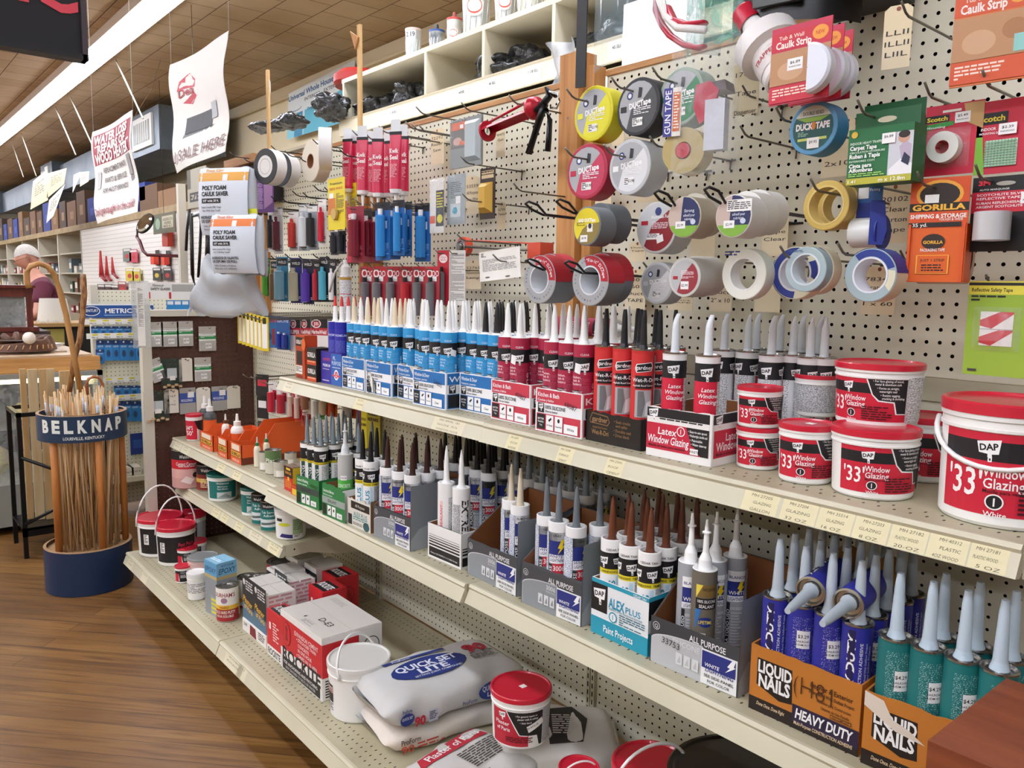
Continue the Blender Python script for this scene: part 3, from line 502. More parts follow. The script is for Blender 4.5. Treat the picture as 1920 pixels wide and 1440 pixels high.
K = {n: Kind(f) for n, f in dict(blue=k_blue(), blueP=k_blue(price=True), blueA=k_blue('#ead9b9'), blueB=k_blue('#1b1b1f'), mag=k_mag(), magP=k_mag(price=True), magB=k_mag('#1b1b1f'), navy=k_navy, gard=k_gard, glz=k_glz, glzb=k_glzb, flash=k_flash, conc=k_conc,
    alexK=k_alex('#17171a','#17171a'), cedar=k_alex('#6b3a26','#5d3020'), wlBr=k_wl('#3d211b','#2b1713','BROWN'), wlBk=k_wl('#1a1212','#141012','BLACK'), wlAl=k_wl('#d9cdb4','#d0c3a8','ALMOND'), wlGy=k_wl('#6f767c','#6a7076','GRAY'), clr=k_wl('#8d979d','#8b9499','CLEAR'),
    ext=k_ext, extb=k_extb, wsil=k_wsil, life=k_life, ln=k_ln, lnb=k_lnb, teal=k_teal).items()}
# ---- printed fronts
def front_sil(name, es, col, price=None, w=0.155):
    d = '#16161a'; k = w/0.155
    return [('r',0,0, w,.104,'#eef0f2'),('r',.004,.070, w-.004,.102, col),('r',.004,.003, w-.004,.044, col),('t',.008,.090,.0105, name,'#f4f6f8',{'al': 'l','w': .072*k}),('t',.008,.077,.006, es,'#f4f6f8',{'al': 'l'}),
        ('r',.008,.046,.030,.069, d),('dap',.019,.060,.0085),('t',.034,.061,.009,'100% SILICONE', d,{'al': 'l','w': .068*k}),('t',.034,.051,.005,'Silicone Sealant', d,{'al': 'l'}),
        ('r',.007,.006,.034,.042, d),('t',.0205,.031,.0045,'BETTER','#f4f6f8'),('t',.0205,.024,.0045,'Flexibility','#f4f6f8',{'w': .02}),('t',.0205,.016,.004,'Top','#f4f6f8'),
        ('r',.039,.006,.064,.042,'#f2f3f4'),('p',[(.046,.030),(.056,.037),(.058,.033),(.050,.026)], d),('t',.0515,.018,.004,'NOT Paintable', d,{'w': .020}),('r',.069,.006,.095,.042,'#f2f3f4'),('e',.082,.032,.004,.005, d),('t',.082,.018,.004,'Waterproof Seal', d,{'w': .021}),('r',.100,.006,.100+.045*k,.028,'#f2f3f4'),('t',.100+.022*k,.017,.0065,'Clear' if col[1] != 'c' else 'White', d)] + \
        ([('t', w-.035,.072,.012, price,'#22232b',{'rot': -.25,'bold': .0})] if price else [])
def side_sil(name, col): return [('r',0,0,.21,.104,'#eef0f2'),('r',.004,.070,.206,.102, col),('r',.004,.003,.206,.044, col),('t',.010,.086,.016, name,'#f4f6f8',{'al': 'l','w': .13}),('r',.010,.046,.034,.069,'#16161a'),('dap',.022,.060,.009),('r',.008,.006,.05,.042,'#16161a')]
S1 = 1.1655
BLU, CRM = '#1f6fb4','#c93a4e'
def blocks(x, y, ang=0): return (x, y, S1)
TB = 'the '
# plain text of every tray: (label, name used by its tubes, X, Yleft, width, rot, front, side)
tray('blue and purple two panel adhesive box, first tall box left of the blue silicone trays',(1.29,2.585, S1),0.02,.146,.20,.112,.115,[('r',0,0,.073,.112,'#3a2f9a'),('r',.073,0,.146,.108,'#2a62b4'),('t',.040,.085,.009,'LOCTITE','#e8483c',{'w': .05}),('t',.040,.064,.010,'PREMIUM','#e8e9f6',{'w': .052}),('r',.012,.050,.06,.0515,'#e8e9f6'),('t',.105,.093,.013,'PL','#e8e9f6',{'al': 'r'}),('t',.110,.076,.013,'PURPOSE','#cfe4f6',{'w': .062}),('r',.082,.060,.138,.062,'#e8e9f6'),('e',.11,.036,.016,.018,'#e8e9f6'),('r',.084,.03,.136,.036,'#e8483c'),('e',.11,.036,.010,.012,'#d23a35'),('t',.11,.036,.012,'Q','#e8e9f6'),('r',.012,.01,.06,.0125,'#e8e9f6')],[],'#3a2f9a')
fill(lambda i, j: K['navy'],(1.29,2.585, S1),.02,.146,3,2,.05,.030, lambda i, j: 'navy tube, red tipped nozzle','the purple box','navy adhesive tubes', skip=())
T1 = [((1.289,2.428),.150,.0, None,'tray beside the purple box','A'),((1.287,2.266),.155,.0, None,'tray with barcode sticker','A'),((1.305,2.104),.125,-.02, None,'the torn blue tray','W'),((1.277,1.975),.162,.02,'24805','blue tray numbered 24805','W'),((1.323,1.807),.150,.03, None,'last blue tray','K')]
for q,((x, y), w_, e_, pr, nm, kd) in enumerate(T1):
    lb = {0: 'blue and white window and door caulk tray right beside the purple box',1: 'blue window and door tray with a big black barcode sticker 80908',2: 'narrow blue caulk tray with its upper right corner torn off',3: 'blue window and door tray with 24805 written in pen',4: 'last blue window and door tray before the red ones'}[q]
    fr = front_sil('Window & Door','Ventanas y puertas', BLU, pr, w_)
    if q == 1: fr += [('p',[(.012,.058),(.032,.066),(.072,.012),(.052,.0)],'#e9e9e4'),('t',.025,.030,.018,'80908', BLK,{'rot': -PI/2+.1,'w': .055}),('p',[(.046,.05),(.050,.052),(.055,.004),(.051,.003)], BLK),('p',[(.053,.048),(.055,.048),(.060,.004),(.058,.004)], BLK),('p',[(.058,.044),(.063,.044),(.067,.006),(.062,.006)], BLK)]
    if q == 2: fr += [('p',[(.07,.106),(.105,.066),(.127,.062),(.127,.106)],'#cfc5b6')]
    tray(lb,(x, y, S1), e_, w_,.20,.104,.108, fr, side_sil('Window & Door' if q != 3 else 'Window', BLU),'#e9ebee', ragged=.0025)
    def kk(i, j, kd=kd):
        if kd == 'A': return K['blueA'] if (i+j) % 2 == 0 else K['blueP'] if (i, j) == (0,2) else K['blue']
        if kd == 'W': return K['blueP'] if (i, j) == (0,2) else K['blue']
        return K['blueB'] if j > 0 or i == 2 else K['blue']
    nz_ = {'A': lambda i, j: 'sky blue tube, %s nozzle' % ('almond' if (i+j) % 2 == 0 else 'white'),'W': lambda i, j: 'sky blue silicone tube with white nozzle','K': lambda i, j: 'sky blue tube, %s nozzle' % ('black' if j > 0 or i == 2 else 'white')}[kd]
    c_ = 3 if w_ > .14 else 2
    fill(kk,(x, y, S1), e_, w_,4 if q > 1 else 3, c_,.028,.030, nz_, nm,'sky blue silicone tubes', pitch=.0505)
T2 = [((1.305,1.642),.157,.0,'40807','red tray 40807'),((1.286,1.443),.156,.02,'68087','red tray 68087')]
for q,((x, y), w_, e_, pr, nm) in enumerate(T2):
    tray(['red and white kitchen and bath caulk tray numbered 40807 in pen','red and white kitchen and bath caulk tray numbered 68087, beside the black box'][q],(x, y, S1), e_, w_,.20,.104,.108, front_sil('Kitchen & Bath','Cocinas y baños', CRM, pr, w_), side_sil('Kitchen', CRM),'#efeae6', ragged=.0015)
    fill(lambda i, j: (K['magB'] if (q == 0 and i > 1 and j == 0) else K['magP'] if (i, j) in ((0,2),(0,1)) and q == (j == 2) else K['mag']),(x, y, S1), e_, w_,4,3,.028,.030, lambda i, j: 'crimson tube, %s nozzle' % ('black' if (q == 0 and i > 1 and j == 0) else 'white'), nm,'crimson silicone tubes', pitch=.0505, skip=((0,2),) if q == 0 else ())
# a crimson tube lying across the nozzles
o = K['mag'].put((1.47,1.40, S1+.262),0,'crimson silicone tube lying on its side on top of the standing tubes','crimson silicone tubes'); o.rotation_euler = (0, PI/2, R0+.15); o.location = (1.50,1.62, S1+.243)
# black gardner box
tray('low black cardboard roof cement box with tan lettering',(1.298,1.283, S1),-.01,.168,.20,.068,.072,[('p',[(.012,.050),(.020,.066),(.068,.062),(.075,.049),(.068,.040),(.014,.042)],'#8d6a45'),('p',[(.014,.050),(.021,.064),(.067,.060),(.073,.049),(.067,.042),(.015,.044)],'#1b1512'),('t',.044,.0525,.0125,'gardner','#a57f55',{'w': .048}),('t',.045,.034,.005,'Asphalt Roof Cement','#8d6a45',{'w': .045}),('t',.046,.023,.011,'Wet-R-Dri','#a57f55',{'w': .052}),
    ('t',.088,.054,.0065,'• Seals cracks','#8d6a45',{'al': 'l'}),('t',.094,.045,.0065,'and splits','#8d6a45',{'al': 'l'}),('t',.088,.034,.0065,'• Durable seal','#8d6a45',{'al': 'l'}),('t',.088,.024,.0065,'• Dries black','#8d6a45',{'al': 'l'})],[],'#1b1512', ragged=.003)
fill(lambda i, j: K['gard'],(1.298,1.283, S1),-.01,.168,3,3,.028,.028, lambda i, j: 'red roof cement tube, black nozzle','the black box','roof cement tubes', pitch=.052, skip=((1,0),))
fl = [('r',0,0,.152,.102,'#ece9e6'),('r',0,.083,.152,.102,'#1c1b1e'),('dap',.016,.090,.012),('f',.032,.072,.14,.082,'#18181c',.0045),('r',0,.016,.152,.071,'#c4223f'),('p',[(.098,.071),(.152,.071),(.152,.016),(.134,.016),(.118,.033),(.112,.034)],'#18181c'),('t',.052,.056,.015,'Latex','#f4f4f4',{'sh': .1}),('t',.054,.038,.0165,'Window Glazing','#f4f4f4',{'sh': .1,'w': .102}),('e',.086,.060,.010,.010,'#f4f4f4'),('e',.086,.060,.008,.008,'#c4223f'),('t',.086,.060,.010,'1','#f4f4f4'),('t',.052,.024,.005,'Masilla de latex para ventanas','#2a0a10',{'w': .09}),
    ('t',.104,.064,.005,'• Easy-to-use spout','#f4f4f4',{'al': 'l','w': .044}),('t',.106,.056,.005,'• Weathertight, durable seal','#f4f4f4',{'al': 'l','w': .043}),('t',.109,.047,.005,'• Paintable','#f4f4f4',{'al': 'l'}),('t',.112,.039,.005,'• Water clean-up','#f4f4f4',{'al': 'l','w': .036}),('r',.110,.018,.129,.030,'#f4f4f4'),('t',.1195,.024,.0055,'WHITE','#18181c')]
tray('red black and white latex window glazing tray with brown cardboard inside',(1.284,1.090, S1),.05,.160,.205,.102,.106, fl,[('r',0,0,.2,.102,'#ece9e6'),('r',0,.083,.2,.102,'#1c1b1e'),('dap',.02,.09,.012),('r',.003,.016,.2,.071,'#c4223f'),('t',.045,.056,.016,'Latex','#f4f4f4',{'al': 'l'}),('t',.012,.038,.018,'Window Glazing','#f4f4f4',{'al': 'l','w': .15}),('t',.012,.023,.006,'Masilla de latex para ventanas','#2a0a10',{'al': 'l'})],'#ece9e6', ragged=.003)
fill(lambda i, j: K['glz'],(1.284,1.090, S1),.05,.160,1,2,.040,.032, lambda i, j: 'red glazing tube, bent nozzle','the window glazing tray','glazing compound tubes', jit=2)
# glazing tubes standing behind the pails
for i,(px, py) in enumerate(((1358,762),(1402,760),(1447,770),(1487,768),(1520,765),(1546,762))):
    base = onZ(px,815+[0,-2,14,4,-6,-14][i], S1); base = Vector((1.50+0.015*(i % 2)-.02*(i == 2),0,0)); d_ = onX(px,650, base.x); y_ = d_.y
    K['glzb'].put((base.x, y_, S1+.001), math.radians([0,-20,5,-40,-45,-50][i]),'grey printed glazing tube, %s from left in the row behind the small pails' % ORD[i],'glazing compound tubes')
for i, px in enumerate((1418,1462,1502,1535)):
    d_ = onX(px,650,1.59); K['glzb'].put((1.59, d_.y, S1+.001),0,'glazing tube in the back row by the pegboard, %s from left' % ORD[i],'glazing compound tubes')
# ================================================================= middle shelf trays
S2 = .7505
grn = '#2f7d43'
def front_grn(t1, t2, mid, pen=None):
    return [('r',0,0,.14,.1, grn),('t',.006,.087,.010, t1,'#eef5ee',{'al': 'l','w': .068}),('t',.006,.074,.005, t2,'#eef5ee',{'al': 'l'}),('r',0,.045,.14,.067,'#3c4a42' if pen else '#9aa79d'),('t',.062,.056,.010, mid,'#1c2420',{'w': .055}),('r',.004,.006,.026,.042,'#1b241e'),('r',.034,.008,.056,.040,'#eef0ee'),('r',.062,.008,.084,.040,'#eef0ee'),('e',.073,.028,.004,.005,'#18181c'),('p',[(.038,.024),(.050,.032),(.052,.028),(.042,.020)],'#18181c'),('r',.092,.008,.124,.026,'#eef0ee'),('t',.108,.017,.006,'Gray','#18181c')] + ([('t',.11,.077,.013, pen,'#14351f',{'bold': 0,'rot': -.1})] if pen else [])
tray('dark green gutter and flashing caulk tray with pen number 40027',(1.185,2.574, S2),.12,.136,.20,.100,.104, front_grn('Gutter & Flashing','Canaletas y tapajuntas','SEALANT','40027'),[], grn, ragged=.002)
fill(lambda i, j: K['flash'],(1.185,2.574, S2),.12,.136,4,3,.026,.030, lambda i, j: 'flashing sealant tube, grey nozzle','the first green tray','flashing sealant tubes', pitch=.05)
tray('green concrete caulk tray with torn brown top edge',(1.190,2.388, S2),.06,.125,.20,.108,.104, front_grn('Concrete & Mortar','Concreto y mortero','SEALANT'),[('r',0,0,.2,.104,'#e9ebe9')], grn, ragged=.004)
fill(lambda i, j: K['conc'] if i == 0 else K['flash'],(1.190,2.388, S2),.06,.125,3,2,.036,.034, lambda i, j: 'green concrete sealant tube' if i == 0 else 'white sealant tube, grey nozzle','the torn green tray','concrete sealant tubes', skip=((0,0),(1,0),(2,0)))
tray('torn white all purpose caulk tray with teal lettering',(1.207,2.247, S2),.03,.137,.20,.088,.10,[('r',0,0,.137,.088,'#dcd8cd'),('r',.022,.058,.132,.082,'#2a211c'),('t',.075,.070,.009,'All Purpose','#dcd8cd',{'w': .055}),('t',.078,.043,.015,'ALEX PLUS','#2a8b8e',{'w': .080}),('f',.034,.022,.125,.034,'#2a8b8e',.005),('r',.005,.004,.028,.038,'#2a2d2c'),('e',.113,.014,.018,.014,'#27545a'),('f',.034,.006,.09,.016,'#6c6c66',.004)],[('r',0,0,.2,.10,'#8b6a4b')],'#cfc8b8', ragged=.008)
fill(lambda i, j: K['alexK'],(1.207,2.247, S2),.03,.137,2,2,.045,.030, lambda i, j: 'cyan lettered tube, black nozzle','the torn white tray','black nozzle acrylic tubes', skip=())
def front_wl(w, name='3006', grey='#8b9094', pen=None, base='#45474b', ln='ORIGINAL FORMULA'):
    n = 14; arc = [(.004,.0),(.004,.052)] + [(.004+(w-.008)*.55*(1-CT(PI/2*i/n)),.050+.022*ST(PI/2*i/n)) for i in range(1, n)] + [(w*.62,.072),(w*.62,.0)]; q = w*.60
    o = [('r',0,0, w,.098, base),('p',[(a-.0016, b+.0018) for a, b in arc],'#c8cbce'),('p', arc, grey),('r', q,.001, w-.003,.071,'#e9eaea'),('e',.014,.080,.0085,.0085,'#cfd1d3'),('e',.014,.080,.0072,.0072, base),('t',.014,.080,.008,'Q','#cfd1d3'),('t', q+.012,.0815,.0125,'ALL PURPOSE','#f0f0f0',{'w': w*.40}),
        ('t', q-.004,.062,.011, name,'#d5d7d9',{'al': 'r'}),('t', q-.004,.052,.004, ln,'#c5c8ca',{'al': 'r','w': .03}),('r', q+.002,.034, w-.006,.068,'#27317e'),('p',[(w-.014,.068),(w-.006,.069),(w-.010,.057),(w-.006,.056),(w-.028,.040),(w-.018,.052),(w-.024,.053)],'#f0f0f0'),('t', q+.024,.042,.0075,'WHITE','#f0f0f0' if pen else '#f0f0f0',{'sh': .2}),('t',(q+w)/2,.0325,.0085,'LIGHTNING','#27317e',{'sh': .2,'w': w*.30}),
        ('t',(q+w)/2,.020,.006,'SEE SIDE PANEL','#2b2b30',{'w': w*.32}),('t',(q+w)/2,.010,.006,'FOR COLOR','#2b2b30',{'w': w*.24})]
    for i in range(3): o += [('r', q-.058+i*.019,.018, q-.043+i*.019,.042,'#d5d7d9'),('p',[(q-.055+i*.019,.022),(q-.046+i*.019,.022),(q-.048+i*.019,.038),(q-.052+i*.019,.030)], grey)]
    if pen: o += [('t',.052,.056,.013, pen,'#1b1b1f',{'bold': 0,'rot': -.08})]
    return o
side_wl = [('r',0,0,.2,.19,'#7d8388'),('p',[(0,.0),(0,.03),(.03,.06),(.08,.072),(.2,.072),(.2,0)],'#9aa0a5')]
tray('dark grey caulk tray with a sloping right side, holding brown tipped tubes',(1.208,2.085, S2),.05,.190,.21,.098,.19, front_wl(.190), side_wl,'#4a4d52')
fill(lambda i, j: K['wlBr'],(1.208,2.085, S2),.05,.190,3,3,.032,.030, lambda i, j: 'all purpose tube, dark brown nozzle','the first grey tray','dark brown nozzle caulk tubes', jit=14)
tray('small white box with black horizontal bars',(1.238,1.836, S2),.04,.150,.06,.098,.10,[('r',0,0,.15,.098,'#e9e8e5'),('r',.006,.006,.144,.032,'#17171a'),('r',.006,.036,.144,.041,'#17171a'),('r',.006,.045,.144,.049,'#17171a'),('r',.006,.053,.144,.056,'#17171a'),('r',.006,.060,.144,.062,'#17171a'),('r',.006,.067,.144,.068,'#17171a'),('t',.075,.016,.004,'Factory 123 WHITE H 11 C 2062 Garage','#e9e8e5',{'w': .12})],[('r',.004,.006,.058,.03,'#17171a'),('r',.004,.036,.058,.041,'#17171a'),('r',.004,.045,.058,.049,'#17171a'),('r',.004,.053,.058,.056,'#17171a')],'#e9e8e5')
for j, kd in enumerate(('extb','ext')): K[kd].put((1.238+.033,1.836-.042-.07*j, S2+.003),.1,['white sealant tube with a thin red stripe and pointed white nozzle','white sealant tube with big black letters up its side'][j],'white sealant tubes')
tray('dark grey caulk tray with tall brown cardboard back, holding almond tipped tubes',(1.242,1.654, S2),-.01,.205,.21,.098,.205, front_wl(.205), side_wl,'#4a4d52', inner='#7b4b29', ragged=.0015)
for j,(u, v) in enumerate(((.105,.060),(.158,.045))): K['wlAl'].put((1.242+v,1.654-u, S2+.003),.2+.15*j,['almond nozzle caulk tube at the left in the grey tray','almond nozzle caulk tube at the right in the grey tray'][j],'almond nozzle caulk tubes')
tray('dark grey caulk tray with tall brown back, holding grey tipped tubes',(1.229,1.418, S2),.06,.195,.21,.104,.20, front_wl(.195), side_wl,'#4a4d52', inner='#7b4b29', ragged=.002)
for j,(u, v, e_) in enumerate(((.030,.05,.1),(.085,.035,-.15),(.140,.035,.55),(.165,.085,.2))): K['wlGy'].put((1.229+v+u*.06,1.418-u+.002, S2+.003), e_,'grey nozzle caulk tube, %s from the left in its tray' % ORD[j],'grey nozzle caulk tubes')
# free standing tubes deep on the shelf behind the trays
for i in range(5):
    for j in range(3):
        y = 2.055-.056*i; K['wlBk'].put((1.45+.056*j, y, S2),.1*(i % 3),'black nozzle caulk tube behind the trays, %s from left, %s row' % (ORD[i],['front','middle','back'][j]),'black nozzle caulk tubes')
for i in range(6):
    for j in range(2):
        y = 1.765-.058*i; K['clr'].put((1.50+.056*j, y, S2),.1*(i % 3),'pale grey nozzle tube behind the almond tray, %s from left, %s row' % (ORD[i],['front','back'][j]),'pale grey nozzle caulk tubes')
fa_ = [('r',0,0,.164,.126,'#e4e8ea'),('r',0,0,.164,.040,'#2497b0'),('r',0,.117,.164,.126,'#2497b0'),('r',0,.054,.048,.117,'#17171a'),('dap',.024,.092,.018),('t',.052,.084,.022,'ALEX','#1d8fb0',{'al': 'l','w': .046,'bold': .03}),('t',.101,.082,.014,'PLUS','#1d8fb0',{'al': 'l','w': .042}),('t',.053,.070,.004,'ACRYLIC LATEX CAULK PLUS SILICONE','#1b5f74',{'al': 'l','w': .095}),('e',.066,.053,.012,.012,'#2f8fa4'),('e',.066,.053,.009,.009,'#e4e8ea'),('t',.066,.053,.011,'1','#2f8fa4'),('f',.084,.042,.156,.066,'#3a6f7e',.004),('t',.082,.021,.016,'Paint Projects','#f2f6f7',{'w': .085}),('t',.140,.1215,.006,'CEDAR TAN','#f2f6f7',{'w': .035})]
tray('teal and white caulk tray with a black logo square and Paint Projects below',(1.244,1.197, S2),.0,.164,.205,.126,.130, fa_,[('r',0,0,.205,.05,'#2497b0'),('r',0,.05,.205,.078,'#e4e8ea'),('r',0,.078,.205,.118,'#17171a'),('r',0,.118,.205,.128,'#2497b0')],'#e4e8ea', ragged=.001)
fill(lambda i, j: K['cedar'],(1.244,1.197, S2),.0,.164,4,3,.028,.030, lambda i, j: 'caulk tube, cedar brown nozzle','the teal tray','cedar nozzle caulk tubes', jit=25)
tray('grey caulk tray numbered 33753 with very tall brown back, holding white tipped tubes',(1.238,1.021, S2),.05,.205,.21,.092,.205, front_wl(.205,'SILICONE','#b9bbbd','33753','#3c3e42','RUBBER'), side_wl,'#45474b', inner='#7b4b29', ragged=.003)
for j,(u, v, kd, lb) in enumerate(((.052,.050,'wsil','white and blue silicone tube with stepped white nozzle, front left in the 33753 tray'),(.098,.034,'life','bronze silicone tube with a blue oval in the 33753 tray'),(.076,.098,'wsil','white and blue silicone tube with stepped white nozzle, middle of the 33753 tray'),(.088,.150,'wsil','white and blue silicone tube with stepped white nozzle, back of the 33753 tray'))):
    K[kd].put((1.238+v+u*.05,1.021-u, S2+.003),.05, lb,'white silicone tubes')
# orange adhesive trays
def front_ln(w, pen, torn):
    o = [('r',0,0, w,.124,'#b9732a'),('r',0,0, w,.026,'#1f1512'),('p',[(.014,.102),(.082,.102),(.085,.040),(.060,.036),(.014,.052)],'#1b1411'),('t',.049,.088,.022,'LIQUID','#ececea',{'w': .066,'bold': .035}),('t',.049,.062,.024,'NAILS','#ececea',{'w': .062,'bold': .035}),('t',.016,.017,.007,'Done Once. Done Right','#e3c9a4',{'al': 'l','w': .055,'sh': .2})]
    if not torn: o += [('p',[(.086,.044),(w,.044),(w,.004),(.086,.004)],'#241c3a'),('r',.086,.0, w,.012,'#1f1512'),('t',.143,.030,.018,'HEAVY DUTY','#ececea',{'w': .102,'bold': .03,'sh': .12}),('t',.143,.012,.0065,'Multi-Purpose CONSTRUCTION ADHESIVE','#e3c9a4',{'w': .105,'sh': .1}),('t',.155,.092,.009,'Interior & Exterior','#2b1a10',{'w': .075}),('t',.155,.080,.0065,'Strong Bond With Outlast Project','#2b1a10',{'w': .080}),('t',.160,.068,.0055,'Adhesivo para Construccion','#2b1a10',{'w': .06}),('t',.163,.058,.0055,'Uniones de Uso Pesado','#2b1a10',{'w': .05}),('r',.155,.047,.192,.053,'#2b1a10'),('r',.156,.048,.191,.052,'#b9732a'),('t',.1735,.050,.004,'VOC COMPLIANT','#2b1a10',{'w': .03}),('t',.122,.084,.034, pen,'#4a2a14',{'bold': -.018,'w': .070})]
    else: o += [('p',[(.0,.124),(.03,.118),(.045,.092),(.07,.085),(.095,.07),(.075,.072),(.05,.075),(.03,.085),(.0,.10)],'#d6cbbb')]
    return o
tray('orange and black adhesive tray with big white letters and a black scribble on its front',(1.237,.785, S2),.02,.205,.205,.124,.130, front_ln(.205,'(H81', False),[],'#b9732a', ragged=.0015)
tray('orange and black adhesive tray with a torn strip across its lettering, nearest the wooden top',(1.231,.570, S2),.06,.205,.205,.124,.130, front_ln(.205,'', True),[],'#b9732a', ragged=.003)
fill(lambda i, j: K['ln'] if (i, j) in ((0,0),(0,3)) or i > 1 else K['lnb'],(1.237,.785, S2),.02,.205,5,4,.028,.030, lambda i, j: 'navy adhesive tube, cloudy nozzle','the first orange tray','navy adhesive cartridges', pitch=.0505, jit=8)
fill(lambda i, j: K['teal'],(1.231,.570, S2),.06,.205,2,4,.029,.032, lambda i, j: 'teal adhesive tube, cloudy nozzle','the torn orange tray','teal adhesive cartridges', pitch=.054, jit=10, skip=((1,0),))
def lay(k_, tail, head, label, roll, grp):
    d = (Vector(head)-Vector(tail)).normalized(); q = Vector((0,0,1)).rotation_difference(d); o = K[k_].put(tail,0, label, grp); o.rotation_mode = 'QUATERNION'
    from mathutils import Quaternion
    o.rotation_quaternion = q @ Quaternion((0,0,1), roll); return o
z_ = S2+.244
lay('ln',(1.463,.725, z_+.012),(1.253,.687, z_+.004),'navy adhesive tube lying on the standing ones, the farther of two, nozzle towards the aisle',2.0,'navy adhesive cartridges')
lay('ln',(1.464,.644, z_+.012),(1.252,.619, z_+.004),'navy adhesive tube lying on the standing ones, the nearer of two',3.2,'navy adhesive cartridges')
# ================================================================= pails, cans, boxes
def away(px, py, z):
    p = onZ(px, py, z); d = Vector((p.x, p.y,0)).normalized(); return p, d
def pail(label, px, py, z, wpx, hpx, art, lid='#c81c36', band=(), handle=None, k=None, a0=None, group='window glazing pails', body='#ecebe7', taper=0.87, cat='pail', name='plastic_pail', lidh=0.11, ridge=True, up=False, rot=0.0, lidtag=False, hts=None):
    """px, py: lowest visible point of the foot, wpx: width over the lid, hpx: height seen"""
    p, d = away(px, py, z); dz = math.hypot(p.x, p.y); s = m_per_px((p.x, p.y, z+0.08)); R = wpx*s/2*1.0; c = p+d*(R*taper); s2 = m_per_px((c.x, c.y, z+.08)); R = wpx*s2/2
    c = p+d*(R*taper); dropr = (CAM_Z-z)/math.hypot(c.x, c.y); H = hts or max(0.03,(hpx*s2/0.995-1.9*R*dropr*0.9)*1.0)
    A = math.degrees(math.atan2(c.y, c.x)) if a0 is None else a0   # local angle that faces the camera
    r = root(name, label, cat,(c.x, c.y, z+0.0008), rot, group); hl = H*(1-lidh); Rb = R*taper/0.97; Rt = R*0.955
    bm = C(body,.35); kk = (Rt-Rb)/hl; m = M(); rr = lambda v: Rb+kk*v
    prof = [(0.001,.003),(Rb*.93,.003),(Rb*.96,0.0),(Rb, H*.03)]
    for z0, z1, c_ in band: prof += [(rr(z0*H)+.0003, z0*H, CC(c_)),(rr(z1*H)+.0003, z1*H, bm)]
    prof += [(rr(hl*.86), hl*.86, bm)] + ([(rr(hl*.87)+R*.03, hl*.87),(rr(hl*.90)+R*.03, hl*.895),(rr(hl*.9)+R*.008, hl*.90)] if ridge else []) + [(Rt, hl),(Rt*.6, hl)]
    m.lathe(prof, bm,40); mp = Cyl(Rb,0, A, kk); m.art(mp, art, H); m.obj('pail_body', r)
    lm = C(lid,.3, coat=.3); l = M()
    l.lathe([(Rt+R*.012, hl-H*.03, bm),(Rt+R*.028, hl-H*.028, bm),(Rt+R*.03, hl+H*.012, lm),(R, hl+H*.014, lm),(R, H*.985, lm),(R*.975, H, lm),(R*.93, H, lm),(R*.9, H*.975, lm),(R*.2, H*.975, lm),(.001, H*.975)], lm,40)
    if lidtag: l.rect(Flat((0,0, H*.975),(0,-1,0),(1,0,0),(0,0,1)),-.012,-.004,.006,.012, C('#efece6'),.0006)
    l.obj('lid', r)
    if handle is not None:
        h = M(); th = math.radians(A)+handle; ax = Vector((math.cos(th), math.sin(th),0)); fy = Vector((-math.sin(th), math.cos(th),0)); pts = []
        for i in range(17):
            t = PI*i/16; pts.append(ax*(-(R*1.035)*CT(t))+fy*((up[0] if up else -1)*R*.95*ST(t))+Vector((0,0, hl*.90+(up[1] if up else -.45)*R*ST(t))))
        h.tube(pts, R*.032+.001, C('#eeeeec',.35),6); h.obj('bail_handle', r)
    return r, c, R, H
def art33(s=1.0, big=False):
    k = s
    o = [('r',-.62*k,.10,.66*k,.80,'#c81c36'),('r',-.62*k,.54,.66*k,.70,'#18171b'),('p',[(.05*k,.80),(.66*k,.80),(.66*k,.22),(.50*k,.22),(.46*k,.40),(.24*k,.42),(.15*k,.52)],'#f0f0f0'),('p',[(.075*k,.79),(.655*k,.79),(.655*k,.235),(.52*k,.235),(.475*k,.42),(.25*k,.44),(.165*k,.53)],'#18171b'),
         ('dap',-.22*k,.64,.085),('t',-.40*k,.36,.23,"'33'",'#f2f0ee',{'w': .30*k}),('t',-.09*k,.46,.085,'Window','#f2f0ee',{'w': .32*k}),('t',-.09*k,.365,.085,'Glazing','#f2f0ee',{'w': .30*k}),('t',-.06*k,.30,.03,'Masilla para ventanas','#3b0a14',{'w': .36*k}),
         ('e',-.15*k,.215,.07*k,.065,'#f2f0ee'),('e',-.15*k,.215,.058*k,.054,'#18171b'),('t',-.15*k,.215,.07,'1','#f2f0ee'),('t',-.14*k,.115,.045,'White','#f2f0ee'),
         ('t',.16*k,.745,.036,'• For face glazing of wood,','#f2f0ee',{'al': 'l','w': .42*k}),('t',.19*k,.695,.036,'metal & aluminum sash','#f2f0ee',{'al': 'l','w': .36*k}),('t',.22*k,.635,.036,'• Forms an airtight,','#f2f0ee',{'al': 'l','w': .30*k}),('t',.25*k,.585,.036,'watertight seal','#f2f0ee',{'al': 'l','w': .24*k}),('t',.27*k,.525,.036,'• Resists sagging,','#f2f0ee',{'al': 'l','w': .27*k}),('t',.29*k,.475,.036,'cracking & shrinking','#f2f0ee',{'al': 'l','w': .32*k}),
         ('f',.02*k,.12,.44*k,.34,'#3b0a14',.03),('r',.66*k,.10,1.02*k,.80, FP_W)]
    return o
G = 'window glazing pails'
pail('small red lidded window glazing pail at the bottom of the left pair',1419,882, S1,84,92, art33(), a0=38)
pail('small red lidded window glazing pail on top of the left pair',1421,804, S1+.082,84,88, art33(), a0=38, hts=.078)
pail('medium red lidded window glazing pail at the front between small pair and large pair',1508,909, S1,105,128, art33(), a0=40, lidtag=True)
pail('medium window glazing pail behind, carrying the grey printed pail',1537,862, S1,84,84, art33(), a0=70)
